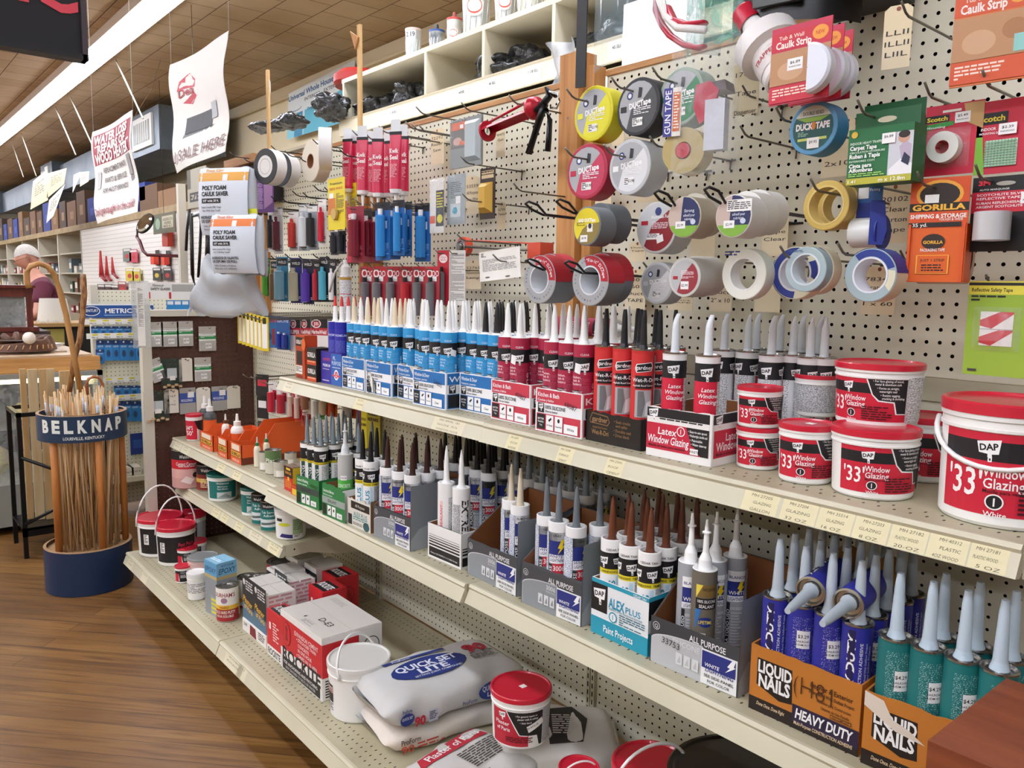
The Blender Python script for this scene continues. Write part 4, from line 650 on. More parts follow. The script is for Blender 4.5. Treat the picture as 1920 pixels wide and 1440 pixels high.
pail('small window glazing pail turned to its grey printed side, red lid',1528,783, S1+.096,82,82,[('r',-.9,.1,.9,.78, FP_G)], a0=38, hts=.083)
pail('small window glazing pail half hidden right behind the grey printed one',1562,776, S1+.090,78,80,[('r',-.9,.1,.9,.78, FP_G)], a0=38, hts=.083)
pail('large red lidded window glazing pail at the bottom of the tall stack',1633,938, S1,158,156, art33(), a0=40)
pail('large window glazing pail on top of the tall stack, turned to its black panel',1641,803, S1+.108,158,150, art33(), a0=4, hts=.112)
pail('large red lidded window glazing pail standing behind, right of the tall stack',1725,905, S1,128,140, art33(), a0=30)
pail('gallon window glazing pail with white bail handle at the right edge',1875,993, S1,232,278, art33(.95), a0=28, handle=-.35, up=(-1,-.62), taper=.9, hts=.185)
# --- base deck, left
B_ = .2055
dk = [('r',-.55,.10,.55,.80,'#17161a'),('r',.08,.28,.50,.48,'#c81c36'),('t',.25,.56,.10,'Fast Patch','#d8465a',{'w': .4}),('t',.25,.42,.08,'Lightweight','#f2f0ee',{'w': .38}),('r',-.42,.35,-.28,.62,'#ecebe7'),('f',-.40,.36,-.30,.60,'#17161a',.03),('t',.26,.20,.05,'SPACKLING','#c9c9cc',{'w': .3})]
pail('large pail with red lid and raised white handle, left end of the base deck',302,1045, B_,82,92, dk, handle=.35, up=(-.15,1.75), group='red lidded patching pails')
pail('white pail with red lid and raised handle, second from the left end',332,1062, B_,72,92, dk, handle=.35, up=(-.15,1.85), group='red lidded patching pails')
sp = [('r',-.55,.1,.2,.80,'#17161a'),('r',-.55,.1,-.25,.60,'#c81c36'),('p',[(-.25,.60),(-.2,.2),(-.25,.1)],'#f2f0ee'),('e',.0,.66,.16,.08,'#6d6e73'),('f',-.15,.30,.16,.52,'#d8d8da',.04),('r',.2,.1,.62,.80,'#b9bbc4')]
pail('medium red lidded patching tub with grey side stacked behind the handles',357,1028, B_,60,76, sp, group='red lidded patching tubs', lidtag=True)
pail('small red lidded patching tub on top of the tiny stack',351,1063, B_,39,58, sp, group='red lidded patching tubs', lidtag=True, hts=.085)
pail('small red lidded tub peeking out right of the tiny stack',370,1052, B_,36,46, sp, group='red lidded patching tubs')
pail('tiny red lidded tub at the foot of the tiny stack',344,1094, B_,30,40, sp, group='red lidded patching tubs')
pail('pink tub with a flat grey lid',382,1092, B_,56,60,[], lid='#8d9291', body='#d9b9b4', group='putty tubs')
pail('small white tub with white lid and grey print',370,1126, B_,36,62,[('f',-.4,.2,.5,.62,'#8b8d90',.05)], lid='#e9e8e4', group='putty tubs')
def can(label, px, py, z, wpx, hpx, band, art, lidc=TIN, a0=None, group='paint and glue cans', body='#d8d4c8', h=None, cat='can', rim=True):
    p, d = away(px, py, z); s = m_per_px((p.x, p.y, z+.06)); R = wpx*s/2; c = p+d*R; s = m_per_px((c.x, c.y, z+.06)); R = wpx*s/2; c = p+d*R
    H = h or (hpx*s-2*R*(CAM_Z-z)/math.hypot(c.x, c.y)*.95); A = math.degrees(math.atan2(c.y, c.x)) if a0 is None else a0
    r = root('round_can', label, cat,(c.x, c.y, z+.0008),0, group); m = M(); prof = [(.001,.002, TIN),(R*.97,.002, TIN),(R*.985,0, TIN),(R,.004, CC(body))]
    for z0, z1, c_ in band: prof += [(R, max(z0*H,.0045), CC(c_)),(R, min(z1*H, H*.985), CC(c_))]
    prof += [(R, H*.985, TIN),(R*1.015, H*.99, TIN),(R*1.01, H, TIN),(R*.96, H, TIN),(R*.95, H-.004, TIN)]
    m.lathe(prof, TIN,32); m.art(Cyl(R,0, A), art, H); m.obj('can_body', r)
    M().lathe([(R*.95, H-.004),(R*.80, H-.004),(R*.79, H-.001),(R*.74, H-.001),(R*.72, H-.006),(.001, H-.006)], lidc,32).obj('can_lid', r); return r, c, R, H
can('water putty tin with red foot and yellow stripe at the deck front',428,1168, B_,41,82,[(0,.14,'#a3232b'),(.14,.38,'#a3232b'),(.38,.50,'#e8b93a'),(.50,1,'#ece8df')],[('t',-.1,.80,.12,"DURHAM'S",'#8e2030',{'w': .62}),('t',-.1,.44,.07,'HARD','#7a1a20'),('t',-.1,.30,.09,'ROCK HARD PUTTY','#f2ece0',{'w': .62}),('t',-.1,.19,.07,'AGUA SOLUBLE','#f2ece0',{'w': .5}),('e',-.1,.64,.09,.08,'#a37b93'),('r',.35,.14,.62,.98,'#d9c98e')])
can('tin can with orange mark standing behind the putty tin',466,1143, B_,40,72,[(0,.12,'#a3232b'),(.12,1,'#dcd8cf')],[('e',-.3,.30,.14,.07,'#d9942e'),('e',-.35,.72,.06,.06,'#4c5b57')])
can('small tin can with flat lid in the gap behind',490,1120, B_,30,48,[(0,1,'#c9c2b4')],[])
can('wide shallow tin with grey lid and a red and yellow band at the back',533,1122, B_,62,84,[(0,.45,'#e6e3dc'),(.45,.6,'#d9942e'),(.6,.9,'#8e2030')],[], lidc=C('#6e6f6c',.3,.6))
# --- boxes: local x right along the shelf, y into it
def carton(label, x, y, z, w, dp, h, base, front=(), side=(), top=(), e=0.0, group=None, k=1.0, name='carton', flaps=None, cat='box'):
    """x: front plane, y: left end"""
    r = root(name, label, cat,(x, y, z+.0006), e, group); m = M(); B = CC(base); m.box(0, w,0, dp,0, h, B)
    m.art(Flat((0,0,0)), front, k); m.art(Flat((w,0,0),(0,1,0),(0,0,1),(1,0,0)), side, k); m.obj('carton_body', r, bevel=0.0012 if not (front or side) else 0)
    t = M(); tc = CC(flaps) if flaps else B
    t.box(.001, w-.001,.001, dp/2-.0008, h, h+.002, tc); t.box(.001, w-.001, dp/2+.0008, dp-.001, h, h+.002, tc); t.art(Flat((0,0, h+.002),(1,0,0),(0,1,0),(0,0,1)), top, k); t.obj('top_flaps', r)
    return r
RK = '#c8242c'
carton('large red and white expansion cement carton with its name in tall letters',1.088,2.505, B_,.305,.215,.205,'#e4e1dc',[('r',0,.075,.305,.185, RK),('r',.012,.003,.29,.048,'#18171a'),('r',0,.048,.305,.075,'#e4e1dc'),('t',.155,.062,.043,'ROCKITE','#18171a',{'w': .28,'bold': .035}),('t',.195,.160,.015,'EXPANSION CEMENT','#f0d6d4',{'w': .17}),('t',.125,.143,.012,'• STRONGER THAN','#f0d6d4',{'al': 'l','w': .14}),('t',.135,.125,.012,'CONCRETE','#f0d6d4',{'al': 'l','w': .08}),('t',.135,.108,.012,'IN ONE HOUR','#f0d6d4',{'al': 'l','w': .10}),('t',.125,.090,.012,'• DRIES IN 15 MIN.','#f0d6d4',{'al': 'l','w': .15}),
    ('e',.05,.135,.030,.042,'#8f1a22'),('e',.05,.135,.027,.039, RK),('p',[(.04,.11),(.06,.11),(.055,.14),(.062,.155),(.05,.165),(.038,.155),(.045,.14)],'#8f1a22'),('t',.15,.032,.011,'FOR ANCHORING AND PATCHING','#f0ede8',{'w': .25}),('t',.15,.016,.009,'NOT EXPOSED TO SALTS OF WATER','#c9c6c2',{'w': .22})],
    [('r',0,.075,.13,.185, RK),('e',.045,.13,.032,.032,'#8f1a22'),('e',.045,.13,.029,.029, RK),('e',.175,.14,.03,.03,'#2a2a2c'),('e',.175,.14,.027,.027,'#e4e1dc'),('f',.01,.006,.05,.066,'#2a2a2c',.007)],[('t',.20,.07,.024,'D-E3','#2a2622',{'w': .075}),('t',.11,.04,.016,'4','#2a2622'),('r',.14,.035,.20,.036,'#8b867e'),('f',.13,.010,.20,.030,'#8b867e',.004),('f',.03,.16,.12,.19,'#b3aea6',.005)], group='expansion cement boxes', flaps='#d3cdc4')
carton('small red expansion cement box standing left of the large carton',1.092,2.63, B_,.115,.07,.165, RK,[('r',0,0,.115,.038,'#ece9e4'),('t',.058,.018,.024,'ROCKITE','#18171a',{'w': .10,'bold': .03}),('r',.02,.10,.035,.125,'#ece9e4'),('f',.05,.06,.10,.13,'#f0c9c6',.008)],[],[('r',.01,.008,.105,.06,'#18171a'),('t',.058,.034,.03,'ROCKITE','#ece9e4',{'w': .085})], e=-.0, group='expansion cement boxes')
for i,(x, y) in enumerate(((1.285,2.70),(1.39,2.80))):
    carton('small red expansion cement box on the white boxes, %s' % ['nearer the aisle','nearer the wall'][i], x, y, B_,.11,.10,.185, RK,[('e',.075,.13,.024,.028,'#8f1a22'),('e',.075,.13,.021,.025, RK),('r',.02,.12,.034,.145,'#ece9e4'),('f',.02,.03,.06,.11,'#f0c9c6',.008)],[('r',0,0,.10,.05,'#ece9e4'),('e',.05,.11,.03,.035,'#8f1a22'),('e',.05,.11,.027,.032, RK)],[('r',.008,.01,.102,.075,'#18171a'),('t',.055,.045,.032,'ROCKITE','#ece9e4',{'w': .085,'bold': .03})], group='expansion cement boxes')
wf = [('r',0,0,.11,.17,'#20242a'),('p',[(0,0),(.11,0),(.11,.05),(0,.065)],'#4f6f86'),('e',.018,.145,.010,.012,'#d8d6d0'),('t',.05,.075,.024,'Plaster','#e6b23a',{'w': .085,'rot': -.15}),('t',.055,.048,.02,'of Paris','#e6b23a',{'w': .08,'rot': -.15}),('f',.035,.11,.10,.155,'#d8d6d0',.008)]
ws = [('f',.012,.02,.10,.14,'#c99aa0',.012)]
carton('low white carton with a dark red state shaped mark under the plaster boxes',1.10,2.88, B_,.22,.16,.045,'#e6e3de',[('t',.03,.03,.012,'DAP','#2a2622'),('p',[(.07,.004),(.13,.002),(.125,.04),(.075,.043)],'#7a1a24'),('f',.15,.008,.21,.04,'#3a3632',.006)], group='plaster boxes')
for i,(x, y, z, t) in enumerate(((1.105,2.885,.251,'front left'),(1.105,2.775,.251,'front right'),(1.245,2.99, B_,'middle left'),(1.225,2.865,.251,'middle right'),(1.36,3.06, B_,'back left'),(1.375,2.925, B_,'back right'))):
    carton('white topped black fronted plaster box, %s of the six' % t, x, y, z,.105,.115,.395-z+.012*(i > 3)-.012*(i > 1),'#e6e3de',[(o[0],)+tuple(v for v in o[1:]) for o in wf], ws,[('f',.01,.006,.09,.016,'#6d6862',.004)], group='plaster boxes', flaps='#d9d4cb')
carton('blue topped epoxy kit box with grey and yellow front',1.048,3.13, B_,.095,.085,.215,'#8d9296',[('r',0,.155,.095,.215,'#5f9fc6'),('r',0,.150,.095,.163,'#b9a672'),('t',.048,.185,.020,'EPOXY','#1f3f6d',{'w': .08,'sh': .15}),('p',[(.045,.0),(.095,.0),(.095,.075),(.045,.085)],'#9ba3a9')] + [('r',.05,.010+.017*i,.092,.020+.017*i,'#d9cf3e') for i in range(4)],
    [('r',0,.155,.085,.215,'#79b4d4'),('r',0,.150,.085,.163,'#b9a672'),('t',.043,.183,.022,'EPOXY','#1f3f6d',{'w': .07,'sh': .15}),('t',.045,.204,.008,'RUST-OLEUM','#1f3f6d',{'w': .05})],[('f',.01,.01,.085,.035,'#e3eef4',.008)], e=.15, flaps='#7fb2cd')
# white cement pail
pail('white cement pail with bail handle and small red black label near the deck edge',674,1357, B_,119,160,[('r',-.80,.30,-.42,.62,'#18171a'),('r',-.80,.46,-.44,.58,'#9c2430'),('t',-.60,.53,.10,'ROCKITE','#e9e6e2',{'w': .36}),('f',-.75,.12,-.42,.28,'#3a3a3c',.03),('r',.55,.10,.80,.74,'#d5d3ce'),('f',.57,.12,.79,.72,'#4a4a4c',.03)], lid='#dcdad4', band=(), handle=1.15, up=(.35,.95), group='white pails', a0=50)
# --- bags of plaster
def sack(label, c, L, W_, H_, ang, art_top, body='#cdcac5', tip=0.0, name='paper_sack', side_art=None, roll=0):
    r = root(name, label,'sack', c, rot=(0,0, ang)); m = M(); BM = noisy('sack_'+body.strip('#'), body,'#bfbcb6',7,.7, bump=.25)
    def f(u, v):   # u around the long section, v along
        a = 2*PI*u; t = 2*v-1; pw = (1-abs(t)**5.0)**0.32 if abs(t) < 1 else 0.0
        x = L/2*t*(1-.03*ST(a*2)); q = abs(CT(a))**.45*math.copysign(1, CT(a)); s_ = abs(ST(a))**.6*math.copysign(1, ST(a))
        wob = 1+.03*ST(7*t+a*3)+.02*ST(13*t+2*a); return Vector((x, W_/2*q*(0.80+.20*pw)*wob, H_/2+H_/2*s_*(pw*.93+.07)*wob))
    m.grid(f,40,28, BM);
    class Top:
        seg = .012
        def __call__(s, u, v, d):
            t = max(-.98, min(.98, u/(L/2))); q = max(-.97, min(.97, v/(W_/2*.97))); pw = (1-abs(t)**5)**.32; cc = abs(q)**(1/.45); ss = math.sqrt(max(0,1-cc*cc))**.6
            return Vector((u, v, H_/2+H_/2*ss*(pw*.93+.07)*1.035+d+.0015))
    m.art(Top(), art_top);
    if side_art: m.art(Flat((0,-W_/2*1.03, H_/2),(1,0,0),(0,0,1),(0,-1,0)), side_art)
    m.obj('sack_body', r)
    st = M(); st.box(L/2-.02, L/2+.006,-W_*.38, W_*.38, H_/2-.004, H_/2+.004, C('#e3dccd',.8)); st.obj('stitched_end', r); return r
q_top = [('e',-.035,.0,.125,.062,'#26397e'),('t',-.035,.022,.032,'QUICK SET','#dfe3ee',{'w': .205,'bold': .03}),('t',-.030,-.014,.030,'LITE','#dfe3ee',{'w': .10,'bold': .03}),('t',-.025,-.040,.009,'SETTING JOINT COMPOUND','#dfe3ee',{'w': .16}),('r',-.15,.072,.06,.088,'#26397e'),('t',-.09,.080,.011,'ProForm','#dfe3ee',{'w': .06}),('t',.145,.035,.05,'90','#b3263a',{'w': .08,'bold': .05}),('t',.150,.0,.012,'MINUTE SET TIME','#2a2622',{'w': .085}),('f',.10,-.045,.19,-.012,'#3a3632',.006)]
q_side = [('t',-.185,.018,.012,'ProForm','#26397e',{'w': .03}),('e',-.185,-.006,.022,.018,'#26397e'),('t',-.185,-.002,.008,'QUICK SET','#dfe3ee',{'w': .034}),('t',-.145,-.020,.026,'90','#b3263a',{'w': .036,'bold': .05}),('r',-.118,-.034,-.088,.0,'#b9bccd'),('f',-.115,-.030,-.09,-.004,'#2a2622',.004),('t',.02,-.015,.012,'ProForm','#26397e',{'w': .05}),('e',.10,.0,.05,.028,'#26397e'),('t',.10,.010,.016,'QUICK SET','#dfe3ee',{'w': .075}),('t',.10,-.010,.014,'LITE','#dfe3ee',{'w': .04})]
sack('lower joint compound sack printed 90 in orange, under the blue printed one',(1.33,1.90, B_),.46,.27,.07, math.radians(-6),[],'#e0d2c3', side_art=[('t',-.17,.012,.016,'ProForm','#3a3632',{'w': .06}),('t',-.18,-.010,.022,'90','#c4472c',{'w': .04}),('f',-.15,-.02,-.06,.0,'#c4472c',.008)])
sack('white sack of joint compound with a blue oval, on top of the other',(1.325,1.90, B_+.072),.47,.27,.10, math.radians(-4), q_top,'#c9c9c8', side_art=q_side)
sack('white plaster of Paris sack with a red banner, lying at the deck front',(1.19,1.56, B_),.30,.25,.085, math.radians(10),[('p',[(-.12,.06),(-.10,.10),(.12,.11),(.12,.05)],'#b92b3c'),('t',.01,.080,.026,'Plaster of Paris','#f0ece8',{'w': .19}),('f',-.02,-.05,.12,.035,'#3a3632',.007),('t',-.05,-.07,.012,'NET WT 25 LBS','#2a2622',{'w': .10})],'#cfccc8')
sack('pale sack with black printed end lying behind the red lidded plaster pail',(1.46,1.53, B_),.34,.26,.10, math.radians(-40),[('p',[(-.02,-.10),(.07,-.09),(.09,.02),(.05,.09),(-.03,.07)],'#1d1b1d'),('f',-.01,-.06,.06,.04,'#c9c6c2',.009)],'#d5d1c9')
pp = [('r',-.62,.06,.12,.74,'#b81f34'),('p',[(-.30,.74),(.42,.74),(.42,.05),(.33,.05),(.28,.25),(-.05,.28),(-.12,.40)],'#f0f0f0'),('p',[(-.28,.735),(.41,.735),(.41,.06),(.34,.06),(.29,.265),(-.04,.295),(-.10,.41)],'#161518'),('r',.42,.05,.80,.78, FP_G),('dap',-.38,.64,.075),('t',-.38,.49,.075,'Plaster','#f2f0ee',{'w': .30}),('t',-.36,.38,.075,'of Paris','#f2f0ee',{'w': .28}),('t',-.12,.67,.035,'• For general repairs to','#f2f0ee',{'al': 'l','w': .40}),('t',-.08,.61,.035,'plaster walls & ceilings','#f2f0ee',{'al': 'l','w': .38}),('t',-.04,.54,.035,'• Sets hard','#f2f0ee',{'al': 'l'}),('p',[(.08,.46),(.38,.60),(.42,.48),(.12,.34)],'#efeeea'),('t',.20,.46,.04,'D-4T3-10','#2a2622',{'rot': .35}),('f',-.30,.10,.20,.24,'#5a0d18',.03)]
pail('red lidded plaster pail with black panel standing on the sacks',975,1406, B_+.135,116,156, pp, a0=52, group='plaster pails', lidtag=True)
pail('red lidded pail with a white raised handle in the bottom right corner',1215,1612, B_,150,150,[], handle=.6, up=(-.1,.9), group='plaster pails', hts=.19)
pail('small red pail with white handle at the bottom edge by the plaster sacks',1082,1575, B_,78,90, sp, handle=.5, up=(-.1,.9), group='plaster pails', hts=.16)
pail('wide black bucket at the bottom right, mostly below the picture',1385,1695, B_,290,240,[], lid='#141415', body='#141415', group='black buckets', hts=.20, name='black_bucket')
m = M(); m.grid(lambda u, v: Vector((.10*CT(2*PI*u)*(1-.55*abs(v)**3)*(1+.08*ST(5*2*PI*u+9*v)),.09*ST(2*PI*u)*(1-.55*abs(v)**3), v*.27)),28,10, C('#0c0c0d',.2)); m.disc(.05,.269, C('#0c0c0d',.2),12); m.obj('plastic_bag', None,'glossy black plastic bag standing at the right under the middle shelf','bag', loc=(1.50,.80, B_+.001))
# --- lower short shelf: floor adhesives
Z3 = .5155
tl = [('r',-.55,.12,.55,.80,'#14706b'),('r',-.20,.14,.32,.36,'#c3cdcb'),('p',[(-.18,.16),(.30,.16),(.1,.32)],'#8a9391'),('t',.0,.70,.075,'Weldwood','#e6efee',{'w': .42}),('t',.0,.58,.06,'Multi-Purpose','#e6efee',{'w': .34}),('t',.0,.49,.06,'Floor Adhesive','#e6efee',{'w': .36})]
can('tall contact cement can with black top and red band, left end',354,917, Z3,57,84,[(0,.28,'#c99a92'),(.28,.52,'#d9aaa2'),(.52,.76,'#c8202f'),(.76,1,'#17161a')],[('t',-.02,.85,.09,'Weldwood','#f0efed',{'w': .40,'sh': .1}),('t',-.05,.66,.09,'Contact Cement','#f0efed',{'w': .52}),('f',-.25,.55,.2,.60,'#f0efed',.03),('e',.18,.36,.075,.075,'#17161a'),('p',[(-.2,.2),(.05,.12),(.15,.25),(-.05,.34)],'#e9d9d4')])
can('dark red and yellow contact cement can beside the tall one',391,922, Z3,41,58,[(0,.35,'#7c2a20'),(.35,.5,'#c9a83a'),(.5,.65,'#7c2a20'),(.65,1,'#17161a')],[('t',-.02,.82,.12,'Weldwood','#f0efed',{'w': .5}),('f',-.3,.1,.3,.5,'#e6c9a0',.06)])
can('second dark glue can tucked behind the teal tub',424,905, Z3,40,54,[(0,1,'#2b2624')],[])
pail('large teal lidded floor adhesive tub on the lower shelf',418,941, Z3,56,62, tl, lid='#12695f', group='teal adhesive tubs', lidtag=True)
pail('smaller teal lidded adhesive tub in the middle of the lower shelf',474,968, Z3,43,62, tl, lid='#12695f', group='teal adhesive tubs')
cl = [('t',0,.86,.09,'Weldwood','#f0efed',{'w': .5}),('t',0,.66,.08,'Tub Surround','#e6efee',{'w': .6}),('t',0,.55,.08,'Adhesive','#e6efee',{'w': .45}),('p',[(-.35,.22),(.35,.28),(.35,.34),(-.35,.30)],'#5c6664')]
for i,(px, py, h_) in enumerate(((490,985,66),(507,998,66))):
    can('teal and white adhesive can with black top, %s' % ['left of two','right of two beside the white pail'][i], px, py, Z3,34, h_,[(0,.16,'#14706b'),(.16,.42,'#d3dad8'),(.42,.76,'#14706b'),(.76,1,'#17161a')], cl, lidc=C('#77726a',.3,.6))
pail('white adhesive pail with green and yellow label at the end of the lower shelf',546,1013, Z3,60,72,[('r',.05,.18,.42,.70,'#9db48b'),('f',.08,.3,.4,.68,'#6d8a5c',.05),('e',-.22,.52,.2,.06,'#d9de3a'),('r',-.5,.62,-.28,.72,'#2a2a2c'),('p',[(-.4,.1),(.05,.06),(.05,.18),(-.3,.22)],'#2a2470'),('r',.1,.08,.36,.16,'#e9e8e6'),('f',.1,.08,.36,.16,'#2a2a2c',.03)], lid='#e6e5e1', group='white pails')
pail('second white pail behind the green labelled one',578,992, Z3,52,54,[], lid='#e6e5e1', group='white pails')
# --- middle shelf, left bay: glues
Z2 = .7455
pail('little red lidded tub at the very left of the middle shelf',365,827, Z2,31,54,[('r',-.6,.05,.1,.78,'#c81c36'),('p',[(.0,.78),(.45,.78),(.4,.3),(.12,.45)],'#18171a'),('t',-.2,.5,.15,"DAP'S",'#f2f0ee',{'w': .3}),('t',-.2,.3,.17,"'50'",'#f2f0ee',{'w': .3})], group='red lidded patching tubs')
OR_ = '#dc5a22'
def gtray(label, x, y, w, dp, h, hb, e=0.0, fl=False, base=OR_):
    r = root('glue_display_box', label,'display box',(x, y, Z2), e,'orange glue display boxes'); t = .003; m = M()
    m.box(0, w,0, t,0, h, C(base)).art(Flat((0,0,0)),[('r', w*.06, h*.30, w*.94, h*.62,'#17161a'),('r', w*.08, h*.33, w*.92, h*.59,'#f0b23a'),('t', w*.5, h*.46, h*.17,'GORILLA','#17161a',{'w': w*.78,'bold': .04}),('t', w*.5, h*.14, h*.12,'WOOD GLUE','#f4ece4',{'w': w*.6}),('r', w*.15, h*.66, w*.85, h*.95,'#e9d8c0')]); m.obj('front_panel', r)
    for x0 in (0, w-t): s_ = M(); TX = Matrix(((0,1,0,0),(1,0,0,0),(0,0,1,0),(0,0,0,1))); s_.prism([(0,0),(dp,0),(dp, hb),(dp*.5, hb),(dp*.3, h*.9),(0, h)], x0, x0+t, C(base), TX); s_.prism([(0,0),(dp,0),(dp, h*.35),(0, h*.35)], x0-.0006, x0+t+.0006, C('#6d2f18'), TX) if base == OR_ and fl else None; s_.obj('side_panel', r)
    M().box(t, w-t, dp-t, dp,0, hb, C(base)).obj('back_panel', r); M().box(t, w-t, t, dp-t,.0003, t, CARD).obj('tray_floor', r); return r
gtray('orange glue display box at the left with two dark capped bottles',1.262,3.775,.17,.12,.075,.10)
gtray('orange glue display box in the middle, front half open',1.258,3.535,.115,.16,.085,.12)
gtray('large orange and brown glue display box with an open flap at the back',1.262,3.395,.125,.30,.085,.165, fl=True)
def bottle(label, loc, H, R, body, cap, band=None, group='glue bottles', tipc='#e9e9e4', txt=None, e=.6, flat=1.0):
    r = root('glue_bottle', label,'bottle', loc, e, group); b = M(); bm = C(body,.35)
    b.lathe([(.001,.001),(R*.95,0),(R,.004),(R, H*.56),(R*.85, H*.64),(R*.45, H*.70),(R*.45, H*.74),(.001, H*.74)], bm,20)
    if band: b.lathe([(R+.0004, H*.10, C(band)),(R+.0004, H*.50, C(band))], C(band),20)
    if txt: b.text(Cyl(R+.0006,0,0),0, H*.3, H*.09, txt, C('#17161a'), w=R*1.7)
    b.obj('bottle_body', r); M().lathe([(R*.55, H*.70),(R*.55, H*.80),(R*.3, H*.81),(.001, H*.81)], C(cap,.4),16).obj('bottle_cap', r)
    M().lathe([(R*.28, H*.81),(R*.24, H*.86),(R*.17, H*.99),(.001, H)], C(tipc,.3),12).obj('bottle_tip', r); return r
for i,(px, py, z, H_, R_, bc, cc, bd, tx) in enumerate(((395,829,0,.205,.030,'#4a4c4d','#eceae6', OR_,'tall dark glue bottle with white pouring cap, orange label, nearer one'),(385,822,0,.205,.028,'#4a4c4d','#eceae6', OR_,'tall dark glue bottle with white pouring cap behind its twin'),
        (424,838,0,.150,.018,'#ece9e2','#6d3a24', None,'slim white glue bottle with brown cap in the middle orange box'),(446,851,0,.175,.029,'#ece9e2','#e9e6e0', OR_,'wide white glue bottle with orange label in the large orange box'),(483,876,1,.125,.0145,'#e4ddc6','#1f7a4a', None,'cream glue bottle with green cap standing alone'),(500,868,1,.125,.0145,'#e4ddc6','#1f7a4a', None,'cream glue bottle with green cap, left of the close pair'),(514,864,1,.125,.0145,'#e4ddc6','#1f7a4a', None,'cream glue bottle with green cap, right of the close pair'),(560,843,1,.125,.0145,'#e4ddc6','#1f7a4a', None,'cream glue bottle with green cap behind the flashing tubes'))):
    p, d = away(px, py, Z2); p = p+d*R_; zz = Z2+.001+(0.003 if not z else 0)
    bottle(tx,(p.x, p.y, zz), H_, R_, bc, cc, bd, tipc='#eceae6' if not z else '#d9d9d2', group='glue bottles', txt=None)
can('black and silver tin with a red side behind the green capped bottles',540,853, Z2,33,62,[(0,.85,'#5c2a2c'),(.85,1,'#8d8c88')],[('r',-.35,.05,.05,.85,'#26242a'),('e',-.15,.45,.14,.25,'#c9c6c0'),('r',.1,.45,.35,.75,'#e9e6e0')], lidc=C('#8d8c88',.3,.7))
for i,(px, py, w_, h_, tx) in enumerate(((498,884,22,40,'small white tin with dark print'),(513,891,30,52,'stacked tin with green wood filler label, lower left'),(527,897,26,36,'small tin with green band in front of the red box'),(545,872,22,26,'small bare tin behind the red box'))):
    can(tx, px, py, Z2, w_, h_,[(0,.5,'#c9c4b4'),(.5,.9,'#5c7a4a' if i == 1 else '#b9b4a4')],[('t',0,.6,.18,'Plastic','#eceae0',{'w': .7})] if i == 1 else [('r',-.3,.1,.2,.45,'#ece9e0')])
carton('red and yellow tin shaped glue box',1.232,2.78, Z2,.075,.06,.095,'#c9291f',[('r',0,.055,.075,.095,'#2a1a14'),('e',.038,.05,.008,.008,'#e6c23a'),('r',.02,.082,.055,.09,'#e6c23a'),('t',.038,.072,.010,'BARGE','#e6a03a',{'w': .05}),('f',.01,.015,.065,.045,'#e6a03a',.005)],[('r',0,0,.06,.095,'#d9b82e')], flaps=TIN)
carton('tiny red and yellow box lying at the shelf edge',1.222,2.70, Z2,.07,.035,.035,'#d3b02c',[('r',0,.0,.07,.035,'#c9291f'),('r',.01,.006,.07,.028,'#e0bb2e')],[], flaps='#c9291f')
# --- top shelf, left end: tape boxes
gt = [('r',0,0,.07,.09,'#1d1714'),('r',0,.0,.07,.020,'#c9471f'),('t',.035,.055,.017,'GORILLA','#f0ece6',{'w': .06,'bold': .03}),('f',.005,.005,.065,.018,'#1d1714',.006),('r',.052,.03,.07,.09,'#c9471f')]
carton('tall red and black tape card with a dark window, left end of the top shelf',1.283,2.775, S1,.075,.05,.155,'#b5431f',[('r',.004,.118,.072,.150,'#1d1714'),('t',.038,.133,.014,'GORILLA TAPE','#f0ece6',{'w': .062,'bold': .03}),('r',.010,.050,.055,.100,'#2b2422'),('r',.002,.016,.056,.046,'#e9e6df'),('f',.006,.022,.052,.042,'#3a3632',.004),('t',.035,.007,.008,'GORILLA','#1d1714',{'w': .05}),('e',.068,.125,.016,.022,'#d9682a')],[('r',0,0,.05,.155,'#c9471f')], group='tape boxes')
for i in range(2): carton('black and red tape box, %s of the stacked pair' % ['bottom','top'][i],1.275,2.665, S1+i*.0585,.072,.06,.058,'#1d1714',[('r',0,0,.072,.016,'#c9471f'),('t',.036,.036,.017,'GORILLA','#f0ece6',{'w': .062,'bold': .03}),('f',.006,.003,.066,.013,'#f0c9a0',.005)],[], group='tape boxes')
# --- wooden stand at the lower right corner
WR = wood('red_brown_board','#6b3420','#8f4c2e',(14,1,14),3,.4)
r = root('wooden_stand','red brown varnished wooden stand corner at the lower right','table',(.93,.355,0), rot=(0,0,0))
M().box(0,.24,-.55,0,.90,1.0, WR).obj('table_top', r)
for x in (.005,.185):
    for y in (-.54,-.055): M().box(x, x+.05, y, y+.05,0,.90, WR).obj('leg', r)
